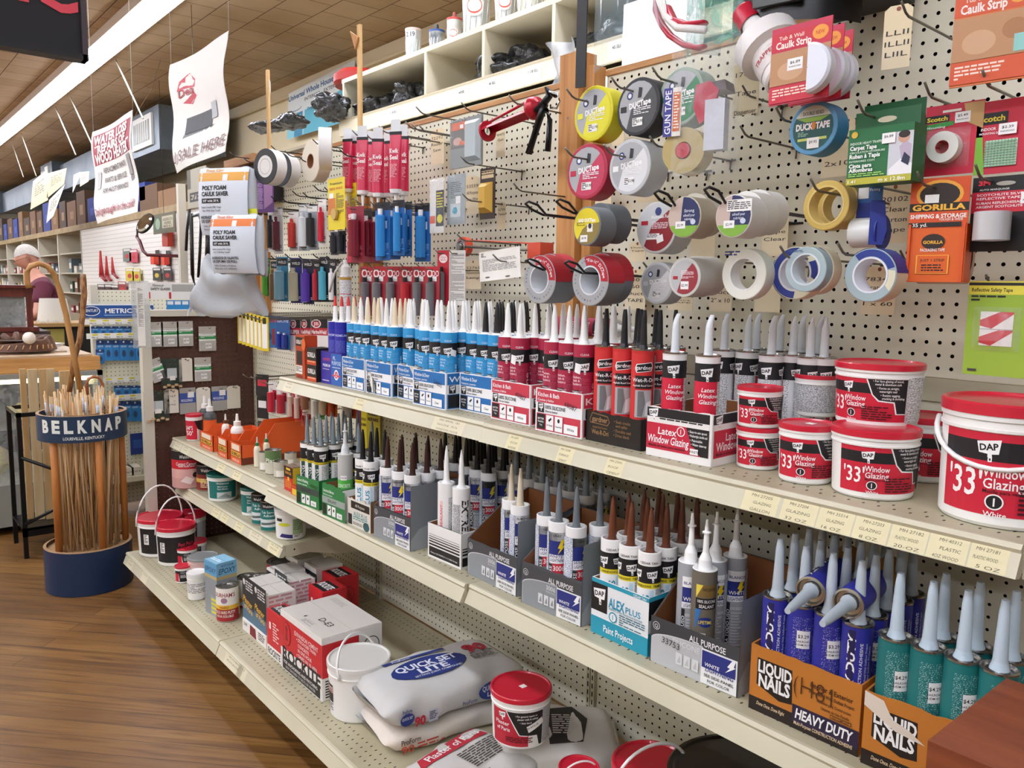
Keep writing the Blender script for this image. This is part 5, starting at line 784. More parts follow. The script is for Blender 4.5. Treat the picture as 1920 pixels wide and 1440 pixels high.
# ================================================================= goods hanging on the pegboard
def at(px, py, X=None, Y=None): return onX(px, py, X) if X is not None else onY(px, py, Y)
WIRE = C('#77736a',.35,.7)
def hook(px, py, L, label, dark=False, loop=False, X=X0):
    """px, py: the tip; L: how far it stands off the board"""
    p = onX(px, py, X-L); q = Vector((X, p.y, p.z-.02)); m = M(); mt = DSTEEL if dark else WIRE; n = (0,.012,0)
    if loop:
        m.tube([q+Vector((0,-.006,0)),(p.x+.05, p.y-.006, p.z-.012),(p.x+.02, p.y-.012, p.z+.006),(p.x, p.y-.006, p.z+.012),(p.x-.003, p.y+.002, p.z+.008),(p.x+.02, p.y+.008, p.z-.002),(p.x+.05, p.y+.004, p.z-.012), q+Vector((0,.004,0))],.0028, mt,6)
        m.tube([q+Vector((0,-.03,-.0)), q+Vector((-.004,.03,0))],.003, mt,6)
    else:
        m.tube([q+Vector((0,0,.0)),(p.x+.03, p.y, p.z-.018),(p.x+.018, p.y, p.z-.014), p],.0023, mt,6); m.tube([q+Vector((-.003,.013,.001)), q+Vector((-.003,-.013,.001))],.0022, mt,5); m.tube([q+Vector((-.003,0,0)), q+Vector((-.005,0,-.022))],.0022, mt,5)
    return m.obj('peg_hook', None, label,'peg hook','peg hooks')
TY = Matrix.Rotation(PI/2,4,'X')   # turns a lathe about z to one about -y..y
def roll(label, px, py, hpx, X, wid, outer, face, art=(), core=None, corecol='#d9d4ca', e=0.0, group='tape rolls', sideband=None, wrapart=(), al=False):
    p = onX(px, py, X); R = hpx*m_per_px(p)/2; r = root('tape_roll', label,'tape roll', p, e, group); m = M(); om = CC(outer); fm = CC(face); rc = R*(core or 0)
    T = Matrix(((1,0,0,0),(0,0,1,0),(0,-1,0,0),(0,0,0,1)))   # lathe z -> local y
    prof = [(rc if core else .001,0, fm),(R*.97,0, fm),(R, R*.02, om)]
    if sideband: prof += [(R+.0004, wid*sideband[0], CC(sideband[2])),(R+.0004, wid*sideband[1], om)]
    prof += [(R, wid, om),(R*.97, wid, fm),(rc if core else .001, wid)]
    m.lathe(prof, om,40, T)
    m.art(Flat((0,0,0)), art, R)
    if wrapart:
        class Wr:
            seg = .01
            def __call__(s, u, v, d): a = u*PI/180; return Vector(((R+d+.0003)*ST(a), v*wid,(R+d+.0003)*CT(a)))
        w_ = Wr()
        for o in wrapart:
            if o[0] == 'r':
                w_.seg = 8; m.rect(w_, o[1], o[2], o[3], o[4], CC(o[5]),.0003)
    m.obj('tape_body', r)
    if core: M().lathe([(rc,-.0005),(rc, wid+.0005),(rc-.003, wid+.0005),(rc-.003,-.0005),(rc,-.0005)], C(corecol,.6),36, T).obj('cardboard_core', r)
    return r
def ringtext(m, R, r_, txt, h, col, a0, a1, d=.001):
    for i, ch in enumerate(txt):
        if ch == ' ': continue
        a = math.radians(a0+(a1-a0)*i/max(1, len(txt)-1)); u, v = r_*ST(a), r_*CT(a); m.text(Flat((0,0,0)), u, v, h, ch, C(col), d, rot=-a)
def duct(label, px, py, hpx, X, col, lab, acc, name='DUCTape', e=0, wid=.05, face=None):
    art = [('e',0,0,.93,.93,'#9fa0a3',0)][:0]+[('e',0,0,.88,.88,'#a9abae'),('p',[(.88*CT(t*PI/180),.88*ST(t*PI/180)) for t in range(-125,50,8)]+[(.10,.10),(-.30,-.05)], lab),('e',-.38,.42,.14,.14,'#2b3a78'),('e',-.38,.42,.08,.08,'#e9e9ec'),('t',.10,.10,.20, name,'#f6f6f6',{'w': 1.0,'rot': .1,'bold': .04}),('r',-.80,-.12,-.52,.08, acc),('p',[(.0,.30),(.16,.30),(.20,.62),(.04,.66)],'#26262a'),
        ('f',-.18,-.30,.60,-.04,'#f1f1f3',.05),('r',-.22,-.66,.25,-.38,'#efefec'),('f',-.20,-.64,-.02,-.40,'#26262a',.05),('t',.12,-.5,.10,'$3.98','#26262a')]
    return roll(label, px, py, hpx, X, wid, col, face or col, art, e=e)
duct('yellow duct tape roll with yellow label, top left of the rolls',1112,213,101,1.37,'#d8cf1e','#e0da2c','#e5df3a')
duct('black duct tape roll with silver and black label in the top row',1196,200,106,1.37,'#232428','#4a4b4e','#1b1b1e', wid=.055)
duct('green duct tape roll half behind the bagged tape gun',1276,181,106,1.38,'#8fa392','#1f7a4a','#1f7a4a')
duct('crimson duct tape roll in shiny wrap below the yellow one',1100,322,102,1.37,'#b02444','#c43a5c','#c02848', e=.05)
duct('white and silver duct tape roll below the black one',1180,313,103,1.37,'#c3c6c8','#dfe1e3','#f0f0f0', wid=.06)
xh = [('e',0,0,.92,.92,'#8c7a3c'),('p',[(.92*CT(t*PI/180),.92*ST(t*PI/180)) for t in range(10,232,8)]+[(-.30,-.15),(.1,.1)],'#e0cf28'),('t',.0,.30,.17,'XHD DUCTape','#f4f4f4',{'w': 1.25,'bold': .04}),('r',.05,-.30,.45,.10,'#e9e6dd'),('e',.25,.0,.12,.14,'#26262a'),('r',-.42,-.80,.10,-.45,'#f0f0ee'),('t',-.16,-.6,.11,'$8.98','#26262a'),('f',-.7,.0,-.1,.2,'#6d6420',.05)]
roll('grey duct tape roll with yellow and brown label, front one on the looped hook',1100,424,73,1.22,.048,'#6e7378','#6e7378', xh)
roll('plain dark grey duct tape roll behind the yellow labelled one',1122,418,74,1.28,.06,'#5e6368','#5e6368',[])
al_ = [('e',0,0,.90,.90,'#c4c7c8'),('p',[(.9*CT(t*PI/180),.9*ST(t*PI/180)) for t in range(-130,50,8)]+[(.2,.35),(-.2,.1)],'#8e2a30'),('e',.1,.62,.16,.16,'#2b3a78'),('t',.2,.42,.13,'Aluminum Foil','#f4f4f4',{'w': .9}),('r',-.75,.12,-.40,.28,'#b02433'),('f',-.2,-.05,.6,.25,'#e9d4d6',.05),('r',-.45,-.45,.2,-.22,'#efefec'),('f',-.43,-.43,.1,-.24,'#26262a',.04),('p',[(.1,-.62),(.42,-.52),(.36,-.25),(.04,-.36)],'#f2f2f0')]
roll('aluminium foil tape roll with dark red label in the middle row',1230,427,96,1.38,.06,'#c2c3c2','#c9cbca', al_)
cl_ = [('e',0,0,.95,.95,'#27305e'),('p',[(.95*CT(t*PI/180),.95*ST(t*PI/180)) for t in range(95,262,8)]+[(-.2,-.3),(-.15,.4)],'#c7b4a8'),('p',[(.95*CT(t*PI/180),.95*ST(t*PI/180)) for t in range(205,335,8)],'#7fae3c'),('t',.30,.30,.15,'Strong','#d8e0ef',{'w': .6}),('t',.30,.08,.13,'adhesif pour','#d8e0ef',{'w': .7}),('t',.30,-.1,.13,'rubrique','#d8e0ef',{'w': .55}),('e',.55,-.25,.15,.13,'#c9d2e6'),('r',-.5,-.55,.1,-.2,'#f0f0ee'),('t',-.2,-.38,.12,'$2.99','#26262a')]
roll('clear packing tape roll with navy and green label, left of two',1283,407,77,1.25,.052,'#a59a86','#b9b19f', cl_)
roll('second clear packing tape roll behind the left navy one',1300,402,78,1.31,.05,'#b7b1a4','#c4beb0',[])
roll('clear packing tape roll with navy label and long white sticker, right of two',1375,405,80,1.25,.052,'#d3d1cb','#dbd9d3', cl_+[('r',-.35,.20,1.0,.75,'#f2f2f0'),('f',-.3,.25,.95,.70,'#3a3a3e',.07)])
for i in range(2): roll('clear tape roll in the stack behind the right navy labelled one, %s' % ['middle','rear'][i],1396+20*i,400-3*i,82,1.305+.055*i,.05,'#d6d4ce','#dcdad4',[])
def fixit(label, px, py, hpx, X, n=1):
    r = roll(label, px, py, hpx, X,.05,'#70767b','#a4a6a8',[], core=.58, corecol='#d9dde2', wrapart=[('r',-20,0,95,1,'#b51f30')]); R = hpx*m_per_px(onX(px, py, X))/2
    b = [c for c in r.children if c.name.startswith('tape_body')][0]; m = M()
    m.poly(Flat((0,0,0)),[(R*.97*ST(t*PI/180), R*.97*CT(t*PI/180)) for t in range(-20,96,8)]+[(R*.6*ST(t*PI/180), R*.6*CT(t*PI/180)) for t in range(92,-22,-8)], C('#b51f30'),.0006)
    ringtext(m, R, R*.80,'"Fix-it" DUCTape', R*.14,'#f4f4f4',-12,80,.0012); ringtext(m, R, R*.80,'INTERTAPE POLYMER GROUP', R*.08,'#3a3f46',350,110,.0012)
    m.obj('printed_wrap', r)
fixit('silver duct tape roll with a red printed wrap, left one',1011,524,90,1.30); fixit('second silver duct tape roll behind the left red wrapped one',1028,522,92,1.37)
fixit('silver duct tape roll with a red printed wrap, right one',1106,526,95,1.25); fixit('second red wrapped duct tape roll behind the right one',1124,522,96,1.31)
duct('small white duct tape roll in the lower row',1231,531,79,1.40,'#c4c8ca','#dfe1e3','#c4c8ca', wid=.045)
roll('clear tape roll with dark red and grey label in the lower row',1283,520,74,1.30,.055,'#b9b7b0','#c7c6c2',[('e',0,0,.86,.86,'#b5b8ba'),('p',[(.85*CT(t*PI/180),.85*ST(t*PI/180)) for t in range(-120,62,8)]+[(-.1,.1)],'#96303a'),('f',-.2,-.1,.6,.35,'#e9d4d6',.05),('r',-.2,-.6,.3,-.2,'#f0f0ee'),('t',.05,-.4,.13,'$2.99','#26262a'),('r',-.7,-.1,-.4,.06,'#b02433')])
roll('second clear tape roll behind the dark red labelled one',1303,517,74,1.36,.055,'#c2c0b8','#cfcdc8',[])
roll('white strapping tape ring with blue letters, lower row',1394,514,96,1.33,.03,'#d7dbcb','#dfe0d6',[('f',-.9,.6,-.2,.9,'#2b3a78',.09)], core=.66, corecol='#e3e3e0')
ring_ = lambda a0, a1, col: ('p',[(.96*ST(t*PI/180),.96*CT(t*PI/180)) for t in range(a0, a1,8)]+[(.70*ST(t*PI/180),.70*CT(t*PI/180)) for t in range(a1-8, a0-8,-8)], col)
roll('navy and cream filament tape ring, behind the pale one',1490,512,98,1.36,.03,'#dad6bb','#dad6bb',[ring_(180,400,'#263a8c'), ring_(60,110,'#263a8c')], core=.68, corecol='#d6d9e2', wrapart=[('r',200,0,300,1,'#263a8c')])
roll('cream and navy filament tape ring at the back of its hook',1520,506,92,1.42,.03,'#dcd8bf','#dcd8bf',[ring_(20,80,'#263a8c')], core=.70, corecol='#d6d9e2')
roll('pale grey blue tape ring hanging in front of the navy one',1510,505,84,1.30,.022,'#93a6aa','#a2b4b8',[('f',-.9,.72,-.1,.86,'#3c5a80',.05)], core=.72, corecol='#c9d3da')
roll('cream navy and grey blue tape ring over the strapping tape tag',1631,516,100,1.33,.042,'#d6d0b6','#9fb2b8',[ring_(-40,80,'#263a8c'), ring_(80,130,'#dad6bb')], core=.68, corecol='#dfe2ea', wrapart=[('r',-40,0,85,1,'#263a8c')])
roll('amber packing tape ring hanging open, front of two',1548,385,92,1.36,.03,'#c2a04a','#c9ab58',[], core=.80, corecol='#d8bd72')
roll('amber packing tape ring hanging open, rear of two',1572,386,84,1.42,.03,'#bd9a44','#c9ab58',[], core=.80, corecol='#d8bd72')
roll('bright blue double sided tape roll with teal label',1524,240,98,1.36,.04,'#3d86b8','#5c9cc6',[('e',0,0,.84,.84,'#1d5a58'),('p',[(.84*CT(t*PI/180),.84*ST(t*PI/180)) for t in range(30,151,8)],'#c9d0c0'),('p',[(-.66,.40),(.66,.40),(.3,.24),(-.3,.24)],'#8cb83a'),('t',0,.56,.13,'DOUBLE SIDED','#26262a',{'w': .85}),('t',0,.08,.24,'DUCK  TAPE','#f4f4f4',{'w': 1.4,'bold': .05}),('e',.04,.08,.09,.15,'#d98a2a'),('f',-.6,-.32,.6,-.12,'#9fc6b0',.05),('r',-.6,-.46,.6,-.36,'#c9d46a'),('r',-.20,-.76,.30,-.36,'#f2f2f0'),('t',.05,-.52,.11,'$9.95','#26262a')])
# --- cards and tags
def csize(x0, y0, x1, y1, X, e):
    p = onX((x0+x1)/2,(y0+y1)/2, X); s = m_per_px(p); A = math.atan2(p.y, p.x); return p,(x1-x0)*s/max(.25, math.cos(A-e)),(y1-y0)*s
def card(label, x0, y0, x1, y1, base, art=(), X=1.40, e=0.0, th=.0015, name='hanging_card', cat='packet', group=None, blister=None, Y=None, tiltr=0.0, sized=None, shape=None, extra=None):
    """a hung card seen between pixels x0..x1, y0..y1; art on the unit square; blister: (u0,v0,u1,v1,depth,colour or material)"""
    if Y is None: p, w_, h_ = csize(x0, y0, x1, y1, X, e); rz = R0+e
    else: p = onY((x0+x1)/2,(y0+y1)/2, Y); s = m_per_px(p); A = math.atan2(p.x, p.y); w_, h_ = (x1-x0)*s/math.cos(A+e),(y1-y0)*s; rz = e
    if sized: w_ = sized
    r = D.objects.new(name, None); COL.objects.link(r); r.empty_display_size = .03; r.location = p; r.rotation_euler = (0, tiltr, rz); tag(r, label, cat, group)
    o = (-w_/2,0,-h_/2); m = M(); mp = NFlat(o, w_, h_)
    if shape == 'tag': m.prism([(-w_/2,-h_/2),(w_/2,-h_/2),(w_/2, h_/2*.86),(w_/2*.6, h_/2),(-w_/2*.6, h_/2),(-w_/2, h_/2*.86)],0, th, CC(base)); m.ell(NFlat((0,0, h_/2*.88),1,1),0,0,.004,.004, C('#8a4a38'),.0005,10)
    else: m.box(-w_/2, w_/2,0, th,-h_/2, h_/2, CC(base))
    m.art(mp, art); m.obj('card', r)
    for b in (blister or []):
        u0, v0, u1, v1, dp, c_ = b[:6]; q = M(); x_0, x_1, z_0, z_1 = o[0]+u0*w_, o[0]+u1*w_, o[2]+v0*h_, o[2]+v1*h_; kind = b[6] if len(b) > 6 else 'box'; bn = b[7] if len(b) > 7 else 'blister'
        if kind == 'box':
            i = min(dp,(x_1-x_0)*.25); vs = [(x_0,-.0006, z_0),(x_1,-.0006, z_0),(x_1,-.0006, z_1),(x_0,-.0006, z_1),(x_0+i,-dp, z_0+i),(x_1-i,-dp, z_0+i),(x_1-i,-dp, z_1-i),(x_0+i,-dp, z_1-i)]
            q.add(vs,[(4,5,6,7),(0,1,5,4),(1,2,6,5),(2,3,7,6),(3,0,4,7)], CC(c_))
        else:   # an upright tube
            rr = (x_1-x_0)/2; T = Matrix.Translation(((x_0+x_1)/2,-rr*.8-.0008,0)); q.lathe([(rr*.3, z_0),(rr, z_0+.002),(rr, z_1-(z_1-z_0)*.15),(rr*.45, z_1-(z_1-z_0)*.12),(rr*.4, z_1),(.0005, z_1)], CC(c_),14, T)
            if len(b) > 8: q.lathe([(rr*.46, z_1-(z_1-z_0)*.14),(rr*.5, z_1)], CC(b[8]),12, T)
        q.obj(bn, r)
    if extra: extra(r, w_, h_)
    if Y is None and name in ('putty_packet','glue_card','epoxy_card','adhesive_card','sealant_card'): L_ = X0-X; M().tube([(-.03*ST(e),-.03*CT(e), h_/2),(-.02*ST(e),-.02*CT(e), h_/2-.01),(L_*ST(e), L_*CT(e), h_/2-.008)],.0018, WIRE,5).obj('hang_wire', r)
    return r
def ptag(label, x0, y0, x1, y1, lines=(), X=1.655, e=0.0, col=None):
    art = []
    for i, t in enumerate(lines):
        if t: art.append(('t',.5,.74-.17*i,.085, t,'#26262a',{'w': min(.86,.2*len(t)),'bold': .0,'sh': .1}))
    return card(label, x0, y0, x1, y1, col or TAG, art, X=X, e=e, th=.0008, name='paper_tag', cat='tag', group='handwritten hang tags', shape='tag')
ptag('manila tag 17063 Tape Dispenser hanging on a hook',1376,112,1422,214,('17063','','Tape','','Dispenser'), X=1.56)
ptag('long old stained tag at the top right with violet print',1658,12,1706,126,('','LLII','ILLII','LIIL'), X=1.50, e=.2)
ptag('manila tag 20102 Clear Carton Tape',1650,345,1702,455,('20102','Clear','Carton','Tape'), X=1.60)
ptag('manila tag 78348 seen through the cream navy tape ring',1618,500,1676,590,('78348','Strapping','tape','1 x 60'), X=1.60)
ptag('manila tag behind the bright blue roll',1544,222,1598,330,('','','','2x10'), X=1.62)
ptag('manila tag 78348 Alum Duct 2x10 right of the white strapping ring',1332,492,1372,584,('78348','Alum.','Duct','2" x 10'), X=1.62)
ptag('wide manila tag TAPE half hidden under the dark red labelled roll',1252,556,1298,582,('Duct','TAPE'), X=1.60)
ptag('manila tag Duct Tape above the small white roll',1180,455,1210,490,('Duct','Tape'), X=1.60)
ptag('manila tag 30 duct tape between the red wrapped and white rolls',1172,505,1210,580,('30','60','Duct','TAPE'), X=1.63)
ptag('blank manila tag under the left navy labelled roll',1296,422,1340,482,(), X=1.60)
ptag('manila tag Tape Clear below the right navy labelled stack',1430,400,1476,480,('','Tape','Clear'), X=1.62)
ptag('blank manila tag below the white strapping ring',1416,520,1462,585,(), X=1.62)
ptag('manila tag behind the crimson roll',1116,350,1146,388,('','','ape'), X=1.62)
ptag('manila tag behind the white silver roll',1196,345,1234,378,('','','Type'), X=1.62)
ptag('manila tag between the yellow roll and the post',1148,228,1170,272,(), X=1.62)
ptag('tag 72292 Razor near the orange grey scraper pack',807,242,832,307,('72292','Razor','Saw'), X=1.62)
ptag('narrow tag hanging below the barrel of the red caulking gun',930,238,947,294,('40472','Gun'), X=1.60)
ptag('tag 53559 All Purpose left of the yellow handled pack',873,331,898,401,('53559','All Purpose','Lime Wax'), X=1.62)
ptag('tag on a long hook right of the yellow handled pack',933,380,948,430,('62705','Twine'), X=1.56)
ptag('tag 52765 Automotive Lamp below the orange clamp',872,488,902,542,('52765','Automotive','Lamp'), X=1.60)
# green carpet tape boxes
def carpet(label, x0, y0, x1, y1, X, e, gcol='#1c6a3a'):
    p, w_, h_ = csize(x0, y0, x1, y1, X, e); r = root('tape_box', label,'tape box', p, e,'carpet tape boxes'); m = M(); m.box(-w_/2, w_/2,0,.045,-h_/2, h_/2, C(gcol)); mp = NFlat((-w_/2,0,-h_/2), w_, h_)
    m.art(mp,[('r',0,0,1,.12,'#b7b23a'),('r',.64,.12,1,.86,'#c9cbd2'),('p',[(.66,.12),(1,.12),(1,.30),(.84,.40),(.66,.22)],'#e9e9ec'),('p',[(.84,.38),(.97,.30),(.98,.62),(.88,.70),(.80,.60)],'#b9a9bd'),('e',.86,.76,.085,.10,'#c99a80'),('e',.865,.81,.085,.065,'#2a1f1c'),('p',[(.84,.34),(.95,.26),(.97,.40),(.88,.50)],'#232a44'),('e',.10,.90,.05,.06,'#d9b43a'),('t',.04,.74,.045,'INDOOR HEAVY TRAFFIC','#d6ead8',{'al': 'l','w': .52}),('t',.04,.66,.075,'Carpet Tape','#f2f6f2',{'al': 'l','w': .42,'bold': .03}),('t',.04,.58,.035,'CIRCULATION INTERIEURE','#d6ead8',{'al': 'l','w': .55}),('t',.04,.51,.075,'Ruban à Tapis','#f2f6f2',{'al': 'l','w': .48,'bold': .03}),('t',.04,.42,.035,'INTERIORES CON','#d6ead8',{'al': 'l','w': .40}),('t',.04,.34,.07,'Cinta para','#f2f6f2',{'al': 'l','w': .36,'bold': .03}),('t',.04,.26,.07,'Alfombras','#f2f6f2',{'al': 'l','w': .38,'bold': .03}),('f',.04,.13,.6,.2,'#9fd46a',.03),('t',.10,.055,.06,'1.41','#f6f6e6',{'w': .12}),('t',.72,.055,.07,'m x 12.8m','#f6f6e6',{'w': .4}),('r',.54,.68,.74,.86,'#f2f2f0'),('t',.64,.80,.045,'$6.89','#26262a')])
    m.obj('box_body', r); h = M(); h.box(-w_/2, w_/2,.02,.022, h_/2, h_/2+.030, C('#1a5a34')); h.ell(Flat((0,.02, h_/2+.014)),0,0,.016,.005, C('#c9c2a6'),.0006); h.obj('hanging_flap', r); return r
carpet('green carpet tape box in front with a picture of a kneeling person',1593,238,1704,342,1.33,.0)
carpet('second green carpet tape box hanging behind the first',1610,222,1714,326,1.44,.0)
def disc_extra(u, v, R_, wd, outer, inner):
    def f(r, w_, h_):
        m = M(); T = Matrix.Translation(((u-.5)*w_,-.002,(v-.5)*h_)) @ Matrix(((1,0,0,0),(0,0,1,0),(0,-1,0,0),(0,0,0,1))) @ Matrix.Translation((0,0,-wd)); q = R_*h_
        m.lathe([(q*.42,0),(q,0),(q, wd),(q*.42, wd),(q*.42,0)], CC(outer),30, T); m.obj('tape_coil', r); g = M(); g.lathe([(q*.40,-.001),(q*.42,-.001),(q*.42, wd)], CC(inner),24, T); g.obj('coil_core', r)
    return f
price = lambda u, v, s='$5.49': [('r', u, v, u+.26, v+.15,'#f2f2f0'),('t', u+.13, v+.10,.035, s,'#26262a',{'w': .17}),('t', u+.13, v+.045,.018,'RAILROAD','#26262a',{'w': .2})]
card('red mounting tape card with a white foam coil',1738,196,1834,326,'#c62440',[('r',.0,.76,.42,.86,'#18171a'),('t',.21,.81,.06,'Scotch','#e6cf3a',{'w': .36,'bold': .03}),('p',[(0,.66),(.5,.70),(.5,.76),(0,.74)],'#3a9a48'),('t',.2,.695,.035,'Mounting','#f2f2f0',{'w': .32}),('p',[(.66,.98),(1,.98),(1,.60),(.72,.72)],'#c9a46a'),('r',.3,.885,.62,.92,'#e9e2d6')]+price(.52,.72), X=1.42, blister=[(.05,.10,.80,.66,.004, BLISTER)], extra=disc_extra(.42,.38,.22,.018,'#e6e6de','#b9303f'), group='blister packed tapes', name='blister_card')
card('red and green card of square white foam mounting pads',1838,186,1950,322,'#c62440',[('r',0,.68,.45,.84,'#18171a'),('t',.22,.76,.08,'Scotch','#e6cf3a',{'w': .38,'bold': .03}),('p',[(0,.0),(.16,.0),(.10,.52),(0,.52)],'#7cb83a'),('p',[(.7,.85),(1,.9),(1,1),(.7,1)],'#7cb83a'),('t',.18,.62,.04,'INDOOR','#f2f2f0',{'w': .22}),('t',.26,.56,.03,'MOUNTING SQUARES','#f2f2f0',{'w': .42}),('r',.15,.10,.62,.46,'#c3dcc8')]+[('p',[(.15+.047*i,.10),(.165+.047*i,.10),(.165+.047*i,.46),(.15+.047*i,.46)],'#7fae8c') for i in range(10)]+[('r',.15,.10+.036*i,.62,.112+.036*i,'#7fae8c') for i in range(10)]+price(.34,.52,'$2.39'), X=1.42, group='blister packed tapes', name='blister_card')
card('black and red card of silver reflective tape',1828,330,1950,470,'#141316',[('r',.0,.52,1,.80,'#c8243c'),('t',.16,.92,.06,'3M','#d9303f',{'w': .16,'bold': .05}),('t',.30,.83,.025,'AUTO MARQUAGE','#f2f2f0',{'w': .4}),('t',.40,.76,.032,'SCOTCHLITE SILVER','#f2f2f0',{'w': .66}),('t',.36,.71,.032,'REFLECTIVE TAPE','#f2f2f0',{'w': .58}),('t',.40,.65,.032,'RUBAN REFLECHISSANT','#f2f2f0',{'w': .66}),('t',.38,.60,.032,'ARGENT SCOTCHLITE','#f2f2f0',{'w': .62}),('e',.45,.90,.13,.03,'#a9a49a')]+price(.66,.62,'$6.49'), X=1.42, group='blister packed tapes', name='blister_card',
     extra=lambda r, w_, h_: M().lathe([(.026,-.022),(.026,.022),(.024,.022),(.024,-.022),(.026,-.022)], C('#c9c9cc',.3,.3),28, Matrix.Translation((-.10*w_,-.028,-.18*h_))).obj('silver_tape_coil', r))
sr = [('r',0,.86,1,1,'#ddd54a'),('r',0,.955,1,.985,'#26262a'),('t',.36,.91,.04,'Reflective Safety Tape','#26262a',{'w': .62}),('f',.05,.76,.6,.85,'#26262a',.03),('r',.22,.32,.72,.68,'#ecebe6')]
for (a, b) in ((.50,.68),(.32,.49)): sr += [('p',[(.22, a+.03),(.22, a+.09),(.52, b),(.72, b),(.72, b-.02),(.40, a)],'#c9303a')]
card('green card of red and white striped safety tape',1818,528,1925,706,'#93b53a', sr+[('r',.22,.49,.72,.50,'#b9b5ae'),('r',.08,.04,.22,.065,'#3a3a3e')], X=1.44, blister=[(.10,.26,.84,.73,.02, BLISTER)], group='blister packed tapes', name='blister_card')
# caulk strips
cs = lambda o_: [('r',0,.70,1,.93, o_),('t',.34,.86,.05,'Tub & Wall','#f2d9c9',{'w': .42}),('t',.38,.77,.09,'Caulk Strip','#f4e6de',{'w': .6,'bold': .03}),('e',.82,.83,.13,.09,'#e89a3a'),('t',.82,.83,.05,'NEW','#c93a2a',{'w': .14}),('r',0,.25,1,.68,'#b98a62'),('e',.35,.42,.22,.12,'#c9a07c'),('e',.8,.50,.16,.10,'#a9754c'),('r',0,.02,1,.24, o_),('f',.06,.05,.7,.20,'#f2d9c9',.03)]
card('orange caulk strip card cut off by the top right corner',1795,-32,1922,152,'#d9743a', cs('#d2552e')+[('r',.80,.27,1.0,.44,'#8fc9c2')], X=1.36, e=.1, group='caulk strip packs', name='blister_card', th=.004)
for i,(x0, y0, x1, y1, X_) in enumerate(((1447,46,1552,188,1.27),(1484,58,1575,190,1.34),(1508,68,1592,190,1.41))):
    card('red caulk strip blister pack with a white coil, %s of three' % ['front','middle','rear'][i], x0, y0, x1, y1,'#c43050', cs('#c8283f')+price(.30,.42,'$6.89'), X=X_, e=.0, group='caulk strip packs', name='blister_card', th=.002,
         extra=lambda r, w_, h_: M().lathe([(.001,0),(.037,0),(.040,.004),(.040,.020),(.036,.024),(.001,.024)], C('#dfe3ee',.25),18, Matrix.Translation((.26*w_,-.001,-.14*h_)) @ Matrix(((1,0,0,0),(0,0,-1,0),(0,1,0,0),(0,0,0,1))), ang=(-PI/2, PI/2)).obj('white_coil', r))
# orange packing tape dispenser
def gor(r, w_, h_):
    m = M(); m.box(-w_*.48,-w_*.44,-.005,.05,-h_*.5, h_*.06, C('#d5541e')); m.box(w_*.44, w_*.48,-.005,.05,-h_*.5, h_*.06, C('#d5541e')); m.lathe([(.046,-w_*.42),(.046, w_*.42),(.03, w_*.42)], C('#b58f78',.2),28, Matrix.Translation((0,.056,-h_*.24)) @ Matrix.Rotation(PI/2,4,'Y')); m.obj('tape_dispenser', r)
card('orange packing tape dispenser with an arched orange and black header card',1708,335,1806,528,'#d9601f',[('r',0,.52,1,1,'#d2501e'),('e',.5,.84,.40,.14,'#e8a33a'),('e',.5,.84,.34,.11,'#2b1f1a'),('r',0,.68,1,.76,'#1d1714'),('t',.5,.72,.055,'GORILLA','#efb43a',{'w': .9,'bold': .04}),('t',.5,.635,.04,'SHIPPING & STORAGE','#f2ece6',{'w': .95,'bold': .03}),('t',.72,.60,.022,'TOUGH & WIDE','#f2ece6',{'w': .4}),('r',0,.53,.9,.575,'#1d1714'),('t',.2,.553,.035,'35 yd.','#f2ece6',{'w': .26}),('e',.45,.39,.20,.075,'#2b1f1a'),('t',.45,.385,.03,'GORILLA','#efb43a',{'w': .34,'bold': .03}),('t',.45,.31,.03,'PACKAGING TAPE','#f2ece6',{'w': .42}),('r',.18,.08,.74,.26,'#efb43a'),('r',.2,.085,.72,.255,'#d9601f'),('t',.46,.21,.026,'JUST 1 STRIP','#1d1714',{'w': .42}),('f',.28,.10,.66,.17,'#1d1714',.02),('r',.26,.76,.50,.84,'#f2f2f0')], X=1.38, e=.15, extra=gor, name='packing_tape_dispenser', cat='tape dispenser')
def bluedisp(r, w_, h_):
    m = M(); m.lathe([(.026,-.024),(.026,.024),(.012,.024),(.012,-.024),(.026,-.024)], C('#d9d8d4',.25),28, Matrix.Translation((0,.0,-h_*.30)) @ Matrix.Rotation(PI/2,4,'Y')); m.obj('tape_coil', r)
    b = M(); b.prism([(-.012,-.045),(.010,-.045),(.016,-.02),(.010,.03),(-.012,.03)],-.028,-.025, C('#23348c'), Matrix.Translation((.012,0,-h_*.12)) @ Matrix.Rotation(.6,4,'Z')); b.lathe([(.030,.025),(.030,.028),(.014,.028),(.014,.025),(.03,.025)], C('#23348c'),24, Matrix.Translation((0,.0,-h_*.30)) @ Matrix.Rotation(PI/2,4,'Y')); b.obj('blue_holder', r)
card('small clear tape roll on a blue dispenser with blue card',1594,330,1664,462,'#2d62a8',[('r',0,0,1,.62,'#2c3f96'),('r',.04,.68,.46,.95,'#f2f2f0'),('t',.7,.8,.04,'Packing','#e6eef6',{'w': .4})], X=1.40, extra=bluedisp, sized=.045, name='tape_dispenser', cat='tape dispenser')
